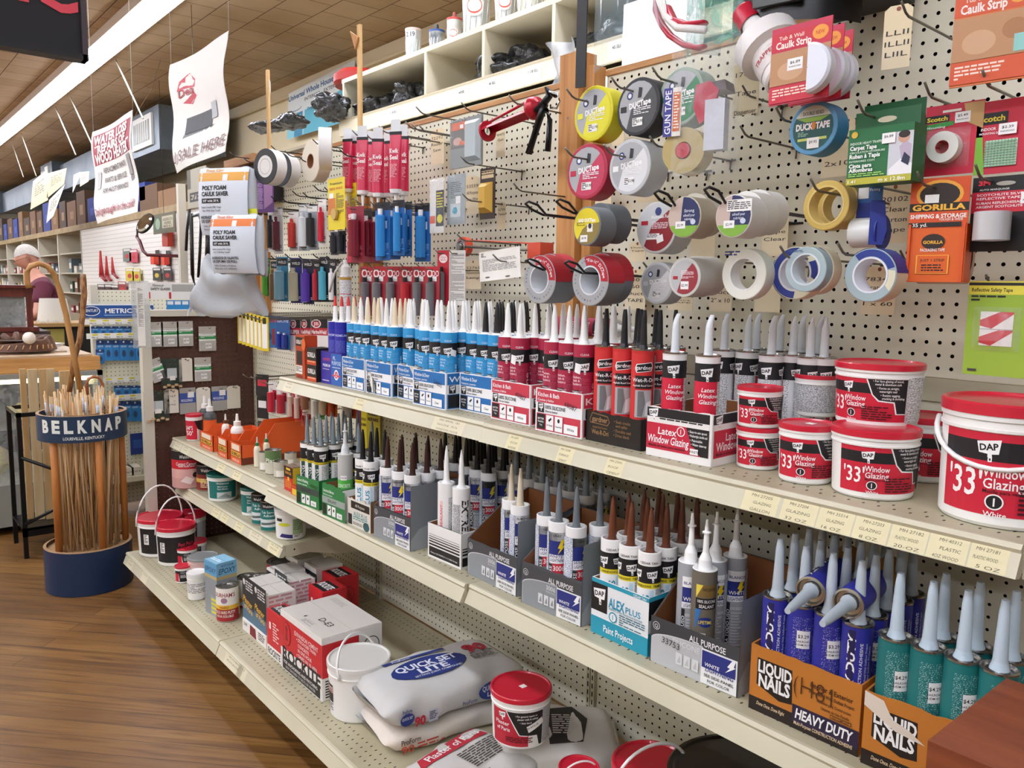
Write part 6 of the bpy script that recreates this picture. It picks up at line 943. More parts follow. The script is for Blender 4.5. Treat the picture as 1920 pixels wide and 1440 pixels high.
# bagged tape gun
r = root('tape_gun','clear bagged tape gun with red sides and purple printed card','tape gun', onX(1322,205,1.33),.25); r.scale = (.93,.93,.93)
T_ = Matrix(((1,0,0,0),(0,0,1,0),(0,-1,0,0),(0,0,0,1)))
M().lathe([(.018,-.025),(.048,-.025),(.048,.025),(.018,.025),(.018,-.025)], C('#b5a26c',.25),30, Matrix.Translation((-.035,0,-.085)) @ T_).obj('tape_coil', r)
M().lathe([(.001,-.028),(.016,-.028),(.016,.028),(.001,.028)], C('#b8283a'),20, Matrix.Translation((-.035,0,-.085)) @ T_).obj('red_hub', r)
M().prism([(-.01,.045),(.02,.05),(.04,.03),(.025,-.02),(.0,-.035),(-.015,-.0)],-.028,-.024, C('#b92440')).prism([(-.01,.045),(.05,.05),(.055,.03),(.0,.03)],-.024,.026, C('#5c5254',.3,.5)).obj('red_side_plate', r)
M().box(.012,.055,-.03,-.004,-.09,.012, C('#c9ccd6',.4)).obj('grey_handle', r)
q = M(); q.box(-.08,-.04,-.032,-.030,-.055,.045, C('#e6e2da')); mp = NFlat((-.08,-.032,-.055),.04,.10); q.art(mp,[('r',.0,0,.5,1,'#3a3a8c'),('t',.25,.5,.35,'GUN TAPE','#f0f0f4',{'rot': PI/2,'w': .9}),('r',.55,.1,.95,.9,'#c9662e'),('f',.6,.12,.9,.88,'#f0e0d4',.05)]); q.obj('printed_card', r)
M().grid(lambda u, v: Vector(((u-.5)*.15*(1+.06*ST(9*v)),-.045*math.sin(PI*u)**.5-.002*ST(20*u+9*v),-.14+v*.30)),14,18, BLISTER).obj('clear_bag', r)
# caulking gun
r = root('caulking_gun','red caulking gun with black handle hanging by the pine post','caulking gun',(0,0,0), rot=(0,0,0)); RD = C('#b0182f',.3,.2)
a = onX(916,243,1.45); b = onX(1003,190,1.45); a2 = onX(1003,214,1.45); ax = (b-a).normalized();
bar = [onX(x, y,1.45) for x, y in ((914,246),(1000,211))]; side = Vector((-.0,0,0))
m = M(); L = (bar[1]-bar[0]); n_ = Vector((1,0,0)); up = L.normalized().cross(n_)*-1
m.grid(lambda u, v: bar[0]+L*v+n_*(.027*ST((u-.5)*2.4))+up*(-.0-.024*CT((u-.5)*2.4)+.01),8,2, RD); m.tube([onX(912,232,1.47), onX(990,190,1.47)],.004, RD,6); m.obj('half_barrel', r)
T0 = Matrix.Translation(bar[0]) @ Vector((0,0,1)).rotation_difference(L.normalized()).to_matrix().to_4x4(); M().lathe([(.012,-.004),(.029,-.004),(.029,.003),(.022,.003),(.012,.003)], RD,24, T0).obj('front_plate', r)
T1 = Matrix.Translation(onX(999,204,1.45)) @ Vector((0,0,1)).rotation_difference(L.normalized()).to_matrix().to_4x4(); M().lathe([(.001,-.004),(.029,-.004),(.031,.006),(.026,.022),(.012,.03),(.001,.03)], RD,24, T1).obj('rear_collar', r)
BG = C('#17171a',.25,.3)
def ppts(l, X=1.44): return [onX(x, y, X) for x, y in l]
def strip(l, w_, X, mt, nm, r): m = M(); m.tube(ppts(l, X), w_, mt,6, flat=.7); return m.obj(nm, r)
strip([(1008,208),(1030,180),(1024,165),(1042,180)],[.014,.012,.006,.008],1.44, BG,'gun_frame', r)
strip([(1022,195),(1011,225),(1000,260),(991,288)],[.012,.012,.011,.012],1.44, BG,'handle', r)
strip([(1024,205),(1031,225),(1029,260),(1027,284)],[.008,.009,.010,.010],1.44, BG,'trigger', r)
M().tube(ppts([(1030,172),(1046,176),(1049,190),(1044,203),(1032,202)],1.43),.003, TIN,6).obj('thrust_ring', r)
# orange clamp with card
r = root('orange_clamp','orange two ended drop light tool with a round chrome end and white card','tool',(0,0,0), rot=(0,0,0)); ORG = C('#cf4a30',.4)
p0, p1 = onX(876,463,1.52), onX(1012,470,1.52)
M().tube([onX(868,450,1.54), onX(1032,458,1.54)],.0022, ORG,5).obj('top_rod', r)
T = Matrix.Translation(p0) @ Matrix.Rotation(-PI/2,4,'Y'); M().lathe([(.001,.0),(.030,.0),(.030,.02),(.001,.02)], ORG,24, T).obj('round_end', r); M().lathe([(.022,.02),(.022,.026),(.018,.026),(.018,.022),(.011,.022),(.009,.034),(.001,.034)], TIN,24, T).obj('chrome_knob', r)
M().box(1.50,1.55, p1.y-.024, p1.y+.03, p1.z-.022, p1.z+.022, ORG).obj('square_end', r); M().tube([p0+Vector((-.02,-.01,.0)), p1],.004, WIRE,8).obj('grey_rod', r)
card('white folded instruction card on the orange clamp',898,468,974,524, PAPER,[('f',.08,.3,.92,.72,'#8b8b8e',.03),('f',.05,.78,.18,.95,'#26262a',.03),('e',.2,.12,.06,.03,'#6d6a60'),('e',.7,.08,.06,.03,'#6d6a60')], X=1.46, tiltr=-.08, name='instruction_card')
# scraper pack, yellow block pack, clear bags
card('grey and orange carded putty scraper pack',843,222,902,312,'#8b9090',[('r',.03,.42,.52,.98,'#6b6864'),('r',.05,.78,.5,.94,'#d9622e'),('e',.25,.55,.14,.08,'#c9a090'),('r',.32,.46,.5,.54,'#d9622e'),('r',.33,.80,.44,.88,'#f2f2f0')], X=1.48, th=.006, blister=[(.50,.10,.98,.93,.012, C('#aab7ba',.2)),(.02,.40,.52,.99,.004, BLISTER)], name='scraper_pack')
card('brown pack with a yellow block standing out',900,316,928,410,'#2c1d17',[('r',.1,.80,.9,.95,'#c9b48c'),('f',.1,.82,.9,.94,'#2c1d17',.04)], X=1.50, blister=[(.05,.12,.85,.72,.02,'#c9a03c')], name='wax_pack')
card('clear bag of grey sticks with a blue mark',838,328,872,420,'#9aa5a8',[('f',.2,.5,.8,.85,'#5c666a',.03),('r',.2,.15,.75,.42,'#c3cdd0'),('e',.45,.28,.14,.07,'#2f9ab8'),('r',.5,.42,.75,.56,'#f2f2f0')], X=1.48, blister=[(0,0,1,1,.010, BLISTER)], name='bagged_sticks')
card('black and yellow tool pack with an orange foot',806,336,832,436,'#e2e0da',[('r',.45,.12,1,.78,'#1b1916'),('e',.72,.26,.2,.08,'#dcd02e'),('r',.0,.18,.4,.32,'#e2632e'),('f',.5,.4,.95,.74,'#dcd02e',.04)], X=1.46, blister=[(0,0,1,1,.008, BLISTER)], name='bagged_tool')
# upper tape rolls at the left end
roll('black and white boxed friction tape roll at the upper left, front one',497,312,66,1.30,.05,'#e6e4e0','#1d1d20',[('e',0,0,.62,.62,'#d9d7d2')], core=.45, e=.3, corecol='#b0a9a0'); roll('black and white boxed friction tape roll, rear one',525,318,62,1.42,.05,'#dcdad6','#1d1d20',[('e',0,0,.62,.62,'#d9d7d2')], core=.45, e=.3, corecol='#b0a9a0')
roll('white mesh tape roll hanging high, front one',598,279,78,1.36,.045,'#e9e9e6','#e2e0dc',[], core=.36, e=-.5); roll('flat cream drywall tape roll behind the white one',582,302,76,1.44,.05,'#dcd2c0','#d6cbb7',[], core=.36, corecol='#8a5a3c')
# squeeze tubes of tub sealant
for i,(px, py, X_) in enumerate(((652,262,1.46),(666,265,1.50),(680,262,1.40),(697,268,1.50),(709,266,1.42),(727,268,1.50),(742,256,1.38),(755,262,1.46))):
    p = onX(px, py+48, X_); s = m_per_px(p); hb = 86*s; wb = 21*s
    def ks():
        r = root('squeeze_tube','','squeeze tube'); m = M()
        def f(u, v): a = 2*PI*u; return Vector((wb/2*CT(a)*(1), wb*.42*ST(a)*(.12+.88*(1-v)**.7),-hb/2+hb*v))
        m.grid(f,20,8, C('#cc1f49',.28)); mp = NFlat((-wb*.42,-wb*.40,-hb/2), wb*.84, hb)
        m.obj('tube_body', r); t = M(); t.text(Flat((0,-wb*.20-.004, hb*.20)),0,0, hb*.085,'Kwik', C('#f4e9ea'),.0004, w=wb*.75, bold=.03); t.text(Flat((0,-wb*.25-.004, hb*.08)),0,0, hb*.085,'Seal', C('#f4e9ea'),.0004, w=wb*.7, bold=.03); t.art(Flat((0,-wb*.43,-hb*.3)),[('f',-wb*.3,0, wb*.3, hb*.25,'#e3a9b3', hb*.02)]); t.obj('printed_lettering', r)
        M().box(-wb/2, wb/2,-.002,.002, hb/2, hb/2+hb*.06, BLK).obj('black_shoulder', r); M().box(-wb*.4, wb*.4,-.0008,.0008, hb/2+hb*.06, hb/2+hb*.28, C('#dfe3e6',.3)).obj('clear_hang_tab', r)
        M().lathe([(.0005,-hb/2-hb*.34,),(.003,-hb/2-hb*.33),(.006,-hb/2-hb*.10),(wb*.42,-hb/2-hb*.08),(wb*.5,-hb/2-.001),(.001,-hb/2)], C('#f0f0ee',.35),18).obj('white_cap_nozzle', r); return r
    if i == 0: KS = Kind(ks)
    KS.put(p, random.uniform(.1,.9),'crimson squeeze tube of tub sealant, %s from the left' % ORD[i],'crimson squeeze tubes')
# silicone cards
for i,(x0, y0, x1, y1, X_) in enumerate(((651,388,682,492,1.38),(681,392,697,490,1.44),(693,394,712,492,1.47))):
    card('dark red silicone card with a tube in a blister, %s from the left' % ORD[i], x0, y0, x1, y1,'#8e1f35',[('r',0,.80,1,1,'#1b1518') if i else ('r',0,.0,.25,1,'#b92440'),('t',.12,.62,.2,'Silicone','#f4e9ea',{'rot': PI/2,'w': .5}),('f',.35,.1,.9,.3,'#d98a98',.02)], X=X_, e=.3, blister=[(.35,.10,.85,.86,.012, C('#7a1a2c',.15),'tube','sealant_tube','#e9e6e6')], group='silicone sealant cards', name='sealant_card')
for i,(x0, y0, x1, y1, X_) in enumerate(((704,380,731,488,1.36),(722,384,750,486,1.42),(737,376,758,478,1.36),(748,380,772,480,1.42),(778,382,807,490,1.46))):
    card('blue silicone card with a tube in a blister, %s from the left' % ORD[i], x0, y0, x1, y1,'#1f62a8',[('r',0,.86,1,1,'#16161a'),('t',.12,.5,.14,'Silicone','#d3e6f6',{'rot': PI/2,'w': .4}),('f',.45,.08,.9,.3,'#9fc6ea',.02),('r',.5,.55,.8,.68,'#e9f0f6')], X=X_, e=.3, blister=[(.28,.06,.80,.88,.012, C('#2f86cc',.12),'tube','sealant_tube','#e9eef2')], group='silicone sealant cards', name='sealant_card')
for i,(x0, y0, x1, y1) in enumerate(((615,335,646,430),(645,345,668,425))):
    card(['yellow beeswax card with a round cake of wax','second yellow beeswax card behind the first'][i], x0, y0, x1, y1,'#e2cc1e',[('r',.0,.30,.45,.62,'#c9762a'),('t',.5,.80,.05,'BEES WAX','#c93a2a',{'w': .75}),('t',.5,.90,.05,'Premium','#26262a',{'w': .7}),('f',.5,.3,.95,.7,'#3a3a2a',.02),('r',.1,.62,.35,.72,'#f2f2f0')], X=1.40+.07*i, group='beeswax cards', name='wax_card', extra=lambda r, w_, h_: M().lathe([(.001,0),(.019,0),(.021,.006),(.019,.012),(.001,.012)], C('#c9a85c',.5),24, Matrix.Translation((0,-.013,-.20*h_)) @ Matrix(((1,0,0,0),(0,0,1,0),(0,-1,0,0),(0,0,0,1)))).obj('wax_cake', r))
# adhesive cards behind the silicone tubes
for i,(px, X_) in enumerate(((690,1.50),(712,1.44),(738,1.44),(765,1.46),(787,1.46),(812,1.42))):
    card('red shoe repair glue card with a grey tube, %s from the left' % ORD[i], px-14,500, px+12,592,'#b3202e',[('r',0,.0,1,.72,'#a83540'),('e',.3,.86,.2,.09,'#f2e6e4'),('e',.3,.86,.12,.05,'#b3202e'),('t',.7,.86,.12,'OO','#f2e6e4',{'w': .5}),('r',.5,.70,.8,.80,'#f2f2f0')], X=X_, e=.4, blister=[(.20,.0,.75,.78,.012, C('#77757c',.15,.4) if i != 3 else C('#b3202e',.3),'tube','glue_tube','#1d1d20')], group='shoe glue cards', name='glue_card')
for i,(x0, x1, c1, c2, nm) in enumerate(((820,842,'#b3202e','#77757c','red glue card hanging higher with a slanting grey tube'),(842,872,'#cfccc6','#bdbab4','tall grey card covered in small print'))):
    card(nm, x0,470, x1,572, c1,[('f',.05,.05,.95,.93,'#6d6d70',.018)] if i else [('e',.5,.85,.35,.08,'#f2e6e4'),('t',.5,.85,.08,'GOO','#b3202e',{'w': .5})], X=1.46-.04*i, e=.3, blister=None if i else [(.25,.0,.75,.7,.012, C(c2,.15,.4),'tube','glue_tube','#1d1d20')], name='glue_card')
# left bay: syringes and adhesives in rows
cols = ['#26252c','#5a1e2c','#8d939a','#c9302c','#b9c4cc','#3a3a44','#cfd3d6','#2b2b33']
rowA = [(503,520,390,472,'#d9d6d2','#231f26','white epoxy syringe card with black plunger'),(513,530,392,476,'#d2cfcc','#5c2430','white epoxy syringe card with maroon barrel'),(542,560,398,470,'#e2dcd6','#c0392f','white and red epoxy syringe card'),(561,580,384,470,'#b9c0c6','#dfe3e6','silver epoxy syringe card'),(576,596,386,468,'#8f959b','#2b2c31','grey epoxy card with black syringe'),(597,612,374,460,'#d6d4d0','#c8283f','card with a tall white and red tube'),(620,634,428,478,'#4b4f55','#2b2f3a','dark card behind the yellow wax card'),(634,648,426,476,'#2f3340','#1e2230','navy card behind the yellow wax card')]
for i,(x0, x1, y0, y1, b_, t_, nm) in enumerate(rowA): card(nm+', upper row of the left bay', x0, y0, x1, y1, b_,[('r',.05,.86,.95,.98,'#efece8'),('f',.1,.05,.9,.2,'#3a3a3e',.03)], X=1.46-.012*(i % 3), e=.4, blister=[(.2,.08,.8,.82,.012, C(t_,.15),'tube','syringe')], group='epoxy cards', name='epoxy_card')
rowB = [(494,506,486,555,'#3f8a2c','#4f9a34','green glue card'),(508,522,488,566,'#c9b49a','#8a6a4c','tan and silver glue card'),(519,540,482,565,'#3c86a8','#8fc4dc','pale blue tube card'),(545,566,484,568,'#2b2f7a','#b9b49c','navy card with a cream tube'),(568,588,486,570,'#1f2640','#5236a0','violet tube card'),(588,600,488,566,'#3a2c30','#b02433','black and red card'),(600,617,482,566,'#18232c','#4fa8c0','black and cyan tube card'),(618,630,486,566,'#1d1d22','#e6e6e6','black card with white dashes')]
for i,(x0, x1, y0, y1, b_, t_, nm) in enumerate(rowB): card(nm+', lower row of the left bay', x0, y0, x1, y1, b_,[('r',.05,.80,.95,.97,'#17171b'),('t',.5,.88,.06,'WELD','#e9e6e0',{'w': .7}),('f',.1,.05,.9,.15,'#e6e6e6',.03)], X=1.44-.012*(i % 3), e=.35, blister=[(.18,.04,.82,.78,.012, C(t_,.12),'tube','adhesive_tube')], group='adhesive cards', name='adhesive_card')
# spray can
p = onX(648,560,1.44); s = m_per_px(p); r = root('foam_can','white spray foam can with gold band and grey applicator straw','spray can',(p.x, p.y, onX(648,598,1.44).z),.5); R_ = 11*s; Hh = 110*s
q = M(); q.lathe([(R_,0),(R_, Hh*.70),(R_*.9, Hh*.74),(R_*.5, Hh*.77)], FP_W,24); q.lathe([(R_+.0005, Hh*.66),(R_+.0005, Hh*.71)], C('#b08a3c'),24); q.lathe([(R_+.0005, Hh*.42),(R_+.0005, Hh*.43)], C('#c8283f'),24); q.obj('can_body', r); M().lathe([(R_*.8, Hh*.74),(R_*.8, Hh*.88),(R_*.4, Hh*.93),(R_*.4, Hh*1.0),(.001, Hh)], C('#dfdedb',.4),20).obj('spray_cap', r); M().tube([(-R_*.3,-.01, Hh*.96),(-R_*1.4,-.02, Hh*.8),(-R_*2.6,-.02, Hh*.45)],.004, C('#b9b9b6',.4),6).obj('applicator_straw', r)
# foam backer bags
def bag(label, x0, y0, x1, y1, X, art, top, e=.5, dp=.05, mt=None, name='foam_bag', wob=1.0, mouth=1.0, foot=1.0):
    p, w_, h_ = csize(x0, y0, x1, y1, X, e); r = root(name, label,'bag', p, e,'hanging plastic bags')
    def f(u, v):
        a = 2*PI*u; k = (.25+.75*math.sin(PI*min(1, max(0, v*.95+.02)))**.5); ww = w_/2*(foot+(mouth-foot)*v)
        return Vector((ww*abs(CT(a))**.6*math.copysign(1, CT(a)), dp*k*ST(a)*(1+.10*wob*ST(9*v+3*a)),-h_/2+h_*v+.006*wob*ST(5*a)))
    M().grid(f,30,14, mt or C('#c3c9d2',.3)).obj('bag_body', r)
    if art:
        g = M(); K_ = lambda v: .25+.75*math.sin(PI*min(1, max(0, v*.95+.02)))**.5
        class FB:
            seg = .02
            def __call__(s, u, v, d): x = (u-.5)*2*.88; return Vector((x*w_/2*(foot+(mouth-foot)*v),-dp*K_(v)*(1.22*math.sqrt(max(0,1-abs(x)**3))**.6+.10)-d-.003,-h_/2+h_*v))
        fb = FB(); g.grid(lambda u, v: fb(u, v,0),16,14, CC(top));
        for k_, o in enumerate(art):
            d = .0006+.0002*k_
            if o[0] == 'r':
                for a_ in range(8):
                    for b_ in range(3): u0 = o[1]+(o[3]-o[1])*a_/8; u1 = o[1]+(o[3]-o[1])*(a_+1)/8; v0 = o[2]+(o[4]-o[2])*b_/3; v1 = o[2]+(o[4]-o[2])*(b_+1)/3; g.add([fb(u0, v0, d), fb(u1, v0, d), fb(u1, v1, d), fb(u0, v1, d)],[(0,1,2,3)], CC(o[5]))
            else: g.text(fb, o[1], o[2], o[3], o[4], CC(o[5]), d+.0004,**(o[6] if len(o) > 6 else {}))
        g.obj('printed_panel', r)
    return r, w_, h_
pf = lambda c, y: [('r',0,.80,1,.93, c),('t',.34,.965,.05,'Frost King', c,{'w': .36,'bold': .03}),('r',.52,.80,.62,.90,'#eceae6'),('t',.36,.70,.065,'POLY FOAM','#17171b',{'w': .50,'bold': .04}),('t',.38,.61,.065,'CAULK SAVER','#17171b',{'w': .56,'bold': .04}),('r',.10,.47,.50,.54,'#17171b'),('t',.30,.505,.035,'3/8" wide 20 ft.','#e9e9ec',{'w': .34}),('t',.3,.41,.03,'Seals Cracks Fills Gaps','#4a4a52',{'w': .42}),('t',.3,.36,.03,'Use With Any Caulk','#4a4a52',{'w': .38}),
    ('t',.36,.26,.045,'AHORRADOR DE CALAFATEO','#2a2a30',{'w': .62,'bold': .03}),('t',.34,.20,.045,'DE ESPUMA DE POLI','#2a2a30',{'w': .56,'bold': .03}),('t',.34,.13,.03,'Sella Grietas y Rellena','#4a4a52',{'w': .5}),('t',.34,.08,.03,'Para uso con calafateo','#4a4a52',{'w': .5})]
bag('clear bag of grey foam rope with a yellow stripe, upper one',380,318,478,440,1.22, pf('#dda03a',1), C('#d5dbe4',.3), e=.55, dp=.035)
bag('foam rope bag with an orange stripe, lower one',402,405,492,512,1.18, pf('#dc7424',1), C('#ccd3dc',.3), e=.55, dp=.035)
bag('large milky plastic bag flaring out at the foot, hanging below the foam bags',352,484,496,588,1.22,[], None, e=.5, dp=.06, mt=FILM2, wob=3, mouth=.42, foot=1.0)
bag('grey blue striped foam bag with an orange round mark, behind the lower foam bag',440,468,500,516,1.28,[('r',.1,.1,.9,.9,'#8d949b')], C('#a0a7ae',.3), e=.5, dp=.02)
card('yellow green narrow blister card beside the foam bags',458,392,482,470,'#cfcf2c',[('r',.2,.1,.6,.85,'#3fae6a')], X=1.26, e=.5, blister=[(.15,.05,.85,.9,.008, BLISTER)], name='blister_card')
card('purple card behind the black and white tape rolls',474,338,512,398,'#5c2a72',[('f',.08,.1,.5,.9,'#b79ac6',.02),('p',[(.55,.1),(.95,.3),(.95,.95),(.55,.9)],'#9c6f9a')], X=1.40, e=.4, name='purple_card')
# yellow putty cards in a row at the left, in front of the brown end panel
for i in range(7): card('yellow edged white putty packet, %s from the left in the row of seven' % ORD[i],444+7.4*i,583+2.0*i,459+7.4*i,644+2.4*i,'#d9bf2a',[('r',.2,.08,.86,.82,'#ebe7e2'),('r',.3,.80,.75,.98,'#2a2620')], X=1.30-.02*i, e=.5, group='yellow edged packets', name='putty_packet', sized=.034, th=.004)
card('blue glue card with small navy bottles and a red dropper',497,592,521,652,'#2f6ea8',[('t',.5,.86,.12,'LOCTITE','#e9483c',{'w': .85,'bold': .03}),('e',.3,.35,.22,.12,'#1d3f7a'),('r',.55,.1,.75,.6,'#8e2a3a')], X=1.34, e=.4, name='glue_card', group='small glue cards'); card('blue glue card with two tiny white capped bottles',519,594,543,656,'#2d5fa0',[('t',.5,.88,.10,'LOCTITE','#e9e6f0',{'w': .8})], X=1.36, e=.4, name='glue_card', group='small glue cards', blister=[(.12,.05,.46,.55,.01, C('#2a3fa0',.15),'tube','glue_bottle','#eceaf0'),(.54,.05,.88,.52,.01, C('#2a3fa0',.15),'tube','glue_bottle','#eceaf0')])
for i,(x0, x1, t) in enumerate(((543,563,'SUPER'),(564,583,'KwikWeld'),(582,614,'MarineWeld'))): card('red white and black epoxy card with a round badge, %s of three' % ['left','middle','right'][i], x0,597, x1,660,'#ece6e2',[('r',0,.5,1,.74,'#b92436'),('t',.5,.60,.12, t,'#f4ece8',{'w': .85,'bold': .03}),('r',0,.72,1,1,'#1d1a1c'),('e',.35,.84,.28,.13,'#ece6e2'),('e',.35,.84,.22,.10,'#b92436'),('t',.35,.84,.10,'JB','#f4ece8',{'w': .3})], X=1.40+.03*i, e=.4, name='epoxy_card', group='round badge epoxy cards')
# hooks bundle and packs between the shelves at the left
for i,(x0, x1, y0, y1, b_, t_, nm) in enumerate(((480,503,702,742,'#1b1a1c','#c8283f','black pack with a red label'),(482,502,740,785,'#17171a','#e2e0dc','black pack with a slanting white label'),(484,504,790,830,'#3a3d40','#8e2030','dark pack with a dark red stripe'),(504,521,716,776,'#d9d6d2','#b92a3c','red and white glue tube pack, left'),(522,540,722,778,'#d2cfca','#a82838','red and white glue tube pack, right'),(540,552,724,785,'#b8202e','#c9a79a','narrow red card with round icons, left'),(553,566,726,788,'#b8202e','#c9a79a','narrow red card with round icons, right'),(566,584,728,770,'#cbbfae','#8a5a44','brown and cream glue card'),(568,586,768,800,'#d6cdc2','#a5443c','cream card with red lettering'),
        (586,608,734,786,'#4f9a3a','#d9d4ca','green and white glue card'),(598,620,738,780,'#dc6a2a','#e0c9a8','orange glue card with a clear bottle'),(616,632,742,782,'#d9622a','#c9502a','plain orange glue card'),(643,668,746,784,'#d24f2c','#dccfc4','orange card with a round white bottle'))):
    card(nm+', hanging between the shelves', x0, y0, x1, y1, b_,[('r',.15,.45,.85,.75, t_)], X=1.40+.02*(i % 3), e=.4, name='glue_card', group='glue cards between the shelves', blister=[(.2,.06,.8,.8,.01, C(t_,.2),'tube','glue_tube','#e9e6e2')] if i > 2 else None)
card('tall yellow sign card with black lettering FOR ALL RUBBER REPAIRS',668,745,712,850,'#b9a828',[('r',0,0,.22,1,'#5a2450'),('r',.22,0,.45,1,'#dfcf24'),('t',.72,.82,.06,'FOR ALL','#26221a',{'w': .42,'bold': .03}),('t',.72,.72,.06,'RUBBER','#26221a',{'w': .42,'bold': .03}),('t',.72,.62,.06,'REPAIRS','#26221a',{'w': .42,'bold': .03}),('t',.33,.6,.05,'FOR ALL','#26221a',{'w': .2}),('t',.33,.5,.05,'RUBBER','#26221a',{'w': .2})], X=1.60, e=.2, name='sign_card', cat='sign')
# --- hooks (tip pixel, length)
HK = [(1062,166,.37,0),(1146,144,.37,0),(1223,126,.37,0),(1060,277,.37,0),(1132,271,.37,0),(1218,255,.30,0),(963,344,.26,0),(867,363,.26,0),(954,178,.26,0),(865,192,.28,0),(780,200,.28,0),(772,232,.24,0),(864,293,.24,0),(857,439,.24,0),(924,477,.26,0),
      (1388,236,.22,0),(1455,202,.34,0),(1608,188,.38,0),(1734,155,.32,0),(1842,132,.32,0),(1520,336,.36,0),(1606,322,.33,0),(1720,322,.36,0),(1829,309,.32,0),(1463,462,.40,0),(1571,456,.38,0),(1849,516,.22,0),(1370,474,.30,0),(1520,185,.2,0),(1690,2,.28,0),
      (988,389,.52,1),(1046,385,.50,1),(1230,370,.47,1),(1324,364,.47,1),(1062,500,.47,1),(990,495,.42,1),(1206,492,.28,0),(1392,160,.16,0),(1688,470,.10,0)]
for i in range(9): HK.append((430+26*i,285+(i % 3)*14-4*i,.26,2))
for i in range(10): HK.append((428+20*i,388-5*i+(i % 2)*8,.26,2))
for i in range(8): HK.append((430+26*i,476+(i % 2)*4,.24,2))
for i in range(6): HK.append((660+25*i,244+(i % 2)*10-4*i,.24,0))
for i in range(5): HK.append((664+30*i,372+(i % 2)*6,.24,0))
for i in range(5): HK.append((690+30*i,494,.22,0))
hn = {}
for i,(x, y, L, k_) in enumerate(HK):
    reg = ('right board, ' if x > 1100 else 'middle board, ' if x > 700 else 'left board, ')+('upper' if y < 230 else 'middle' if y < 400 else 'lower')+' part'
    hn[reg] = hn.get(reg,0)+1; n_ = hn[reg]
    hook(x, y, L,'%s pegboard hook on the %s, %s counted from the left' % (['grey steel','black looped','thin dark'][k_], reg, ORD[n_-1] if n_ <= 12 else 'number %d' % n_), dark=k_ > 0, loop=k_ == 1)
for i,(x, y, L) in enumerate(((455,702,.3),(470,706,.3),(486,712,.3),(500,718,.28))): hook(x, y, L,'long rusty hook in the bundle left of the top shelf end, %s from the left' % ORD[i])
# --- brown end panel: packets and tags on the side facing the camera
YB = 4.085
gr = [('r',0,.42,1,.72,'#e9ece9'),('r',0,.48,1,.62,'#2f8f52'),('f',.1,.64,.9,.7,'#5a5e5a',.03),('f',.1,.50,.9,.60,'#e9ece9',.03),('r',.38,.10,.74,.32,'#efeeea'),('t',.56,.22,.06,'$2.99','#3a3a3e',{'w': .3})]
for i,(x0, y0, x1, y1, a_) in enumerate(((283,604,305,650,0),(304,603,334,650,0),(333,602,361,649,0),(374,612,404,658,0),(282,672,306,716,-.3),(366,670,395,715,0))):
    card('small clear washer packet with a green and white header, %s' % ['top row far left','top row second','top row third','top row alone at right','middle row tilted at left','middle row right'][i], x0, y0, x1, y1,'#b9b5ae', gr, Y=YB, e=0, group='green header packets', name='washer_packet', cat='packet', tiltr=a_, blister=[(.08,.04,.92,.40,.006, BLISTER)])
for i,(x0, y0, x1, y1, t) in enumerate(((337,671,360,715,()),(309,729,334,775,('7167','1.','Dia Hook')),(369,726,394,772,()),(426,723,450,766,()))):
    ptag_ = card('white tag on the brown panel, %s' % ['middle row blank','bottom row with handwriting','bottom row blank, centre','bottom row blank, far right'][i], x0, y0, x1, y1,'#e2ddd0',[('t',.5,.7-.17*k,.08, q_,'#26262a',{'w': .6,'bold': 0}) for k, q_ in enumerate(t)], Y=YB, group='white tags on the brown panel', name='paper_tag', cat='tag', shape='tag')
for i,(x0, y0, x1, y1) in enumerate(((338,727,366,776),(398,724,425,770))): card('blue and white washer packet in the bottom row, %s' % ['left','right'][i], x0, y0, x1, y1,'#a5a29c',[('r',0,.42,1,.80,'#3a55a5'),('r',.5,.62,.9,.84,'#f0f0ee'),('t',.45,.52,.10,'MOULDINGS','#e9e9f0',{'w': .7})], Y=YB, group='blue header packets', name='washer_packet')
for i,(x0, y0, x1, y1) in enumerate(((303,672,340,729),(272,733,316,792))):
    def knobs(r, w_, h_):
        for k in range(5): M().lathe([(.001,0),(.009,.001),(.009,.010),(.001,.012)], C('#b99a72',.6),12, Matrix.Translation((-.36*w_+.18*w_*k,-.014,-.46*h_+(k % 2)*.008))).obj('wooden_plug', r)
    card('dark zip bag of round wooden plugs, %s' % ['upper one','lower one'][i], x0, y0, x1, y1, DKBAG,[('r',.3,.35,.75,.68,'#b9c3c6'),('r',.42,.28,.68,.42,'#eceae6')], Y=YB, group='dark zip bags', name='zip_bag', cat='bag', extra=knobs, th=.001)
hg = M()
for px, py in ((292,606),(319,605),(347,604),(389,614),(294,674),(322,674),(348,674),(380,674),(294,735),(321,732),(352,730),(382,729),(411,727),(438,725)):
    q = onY(px, py,4.099); hk = M(); hk.tube([(q.x,4.099, q.z),(q.x,4.06, q.z-.004),(q.x,4.05, q.z+.004)],.0015, WIRE,5).obj('peg_hook', None,'short hook on the brown panel near the %s' % ('top row, ' if py < 620 else 'middle row, ' if py < 700 else 'bottom row, ')+'%d px tag' % 0 if False else 'short steel hook on the brown panel, %s, %s' % ('top row' if py < 620 else 'middle row' if py < 700 else 'bottom row',{292: 'far left',319: 'second',347: 'third',389: 'fourth',294: 'far left',322: 'second',348: 'third',380: 'fourth',321: 'second',352: 'third',382: 'fourth',411: 'fifth',438: 'sixth'}[px]),'peg hook','short hooks on the brown panel')
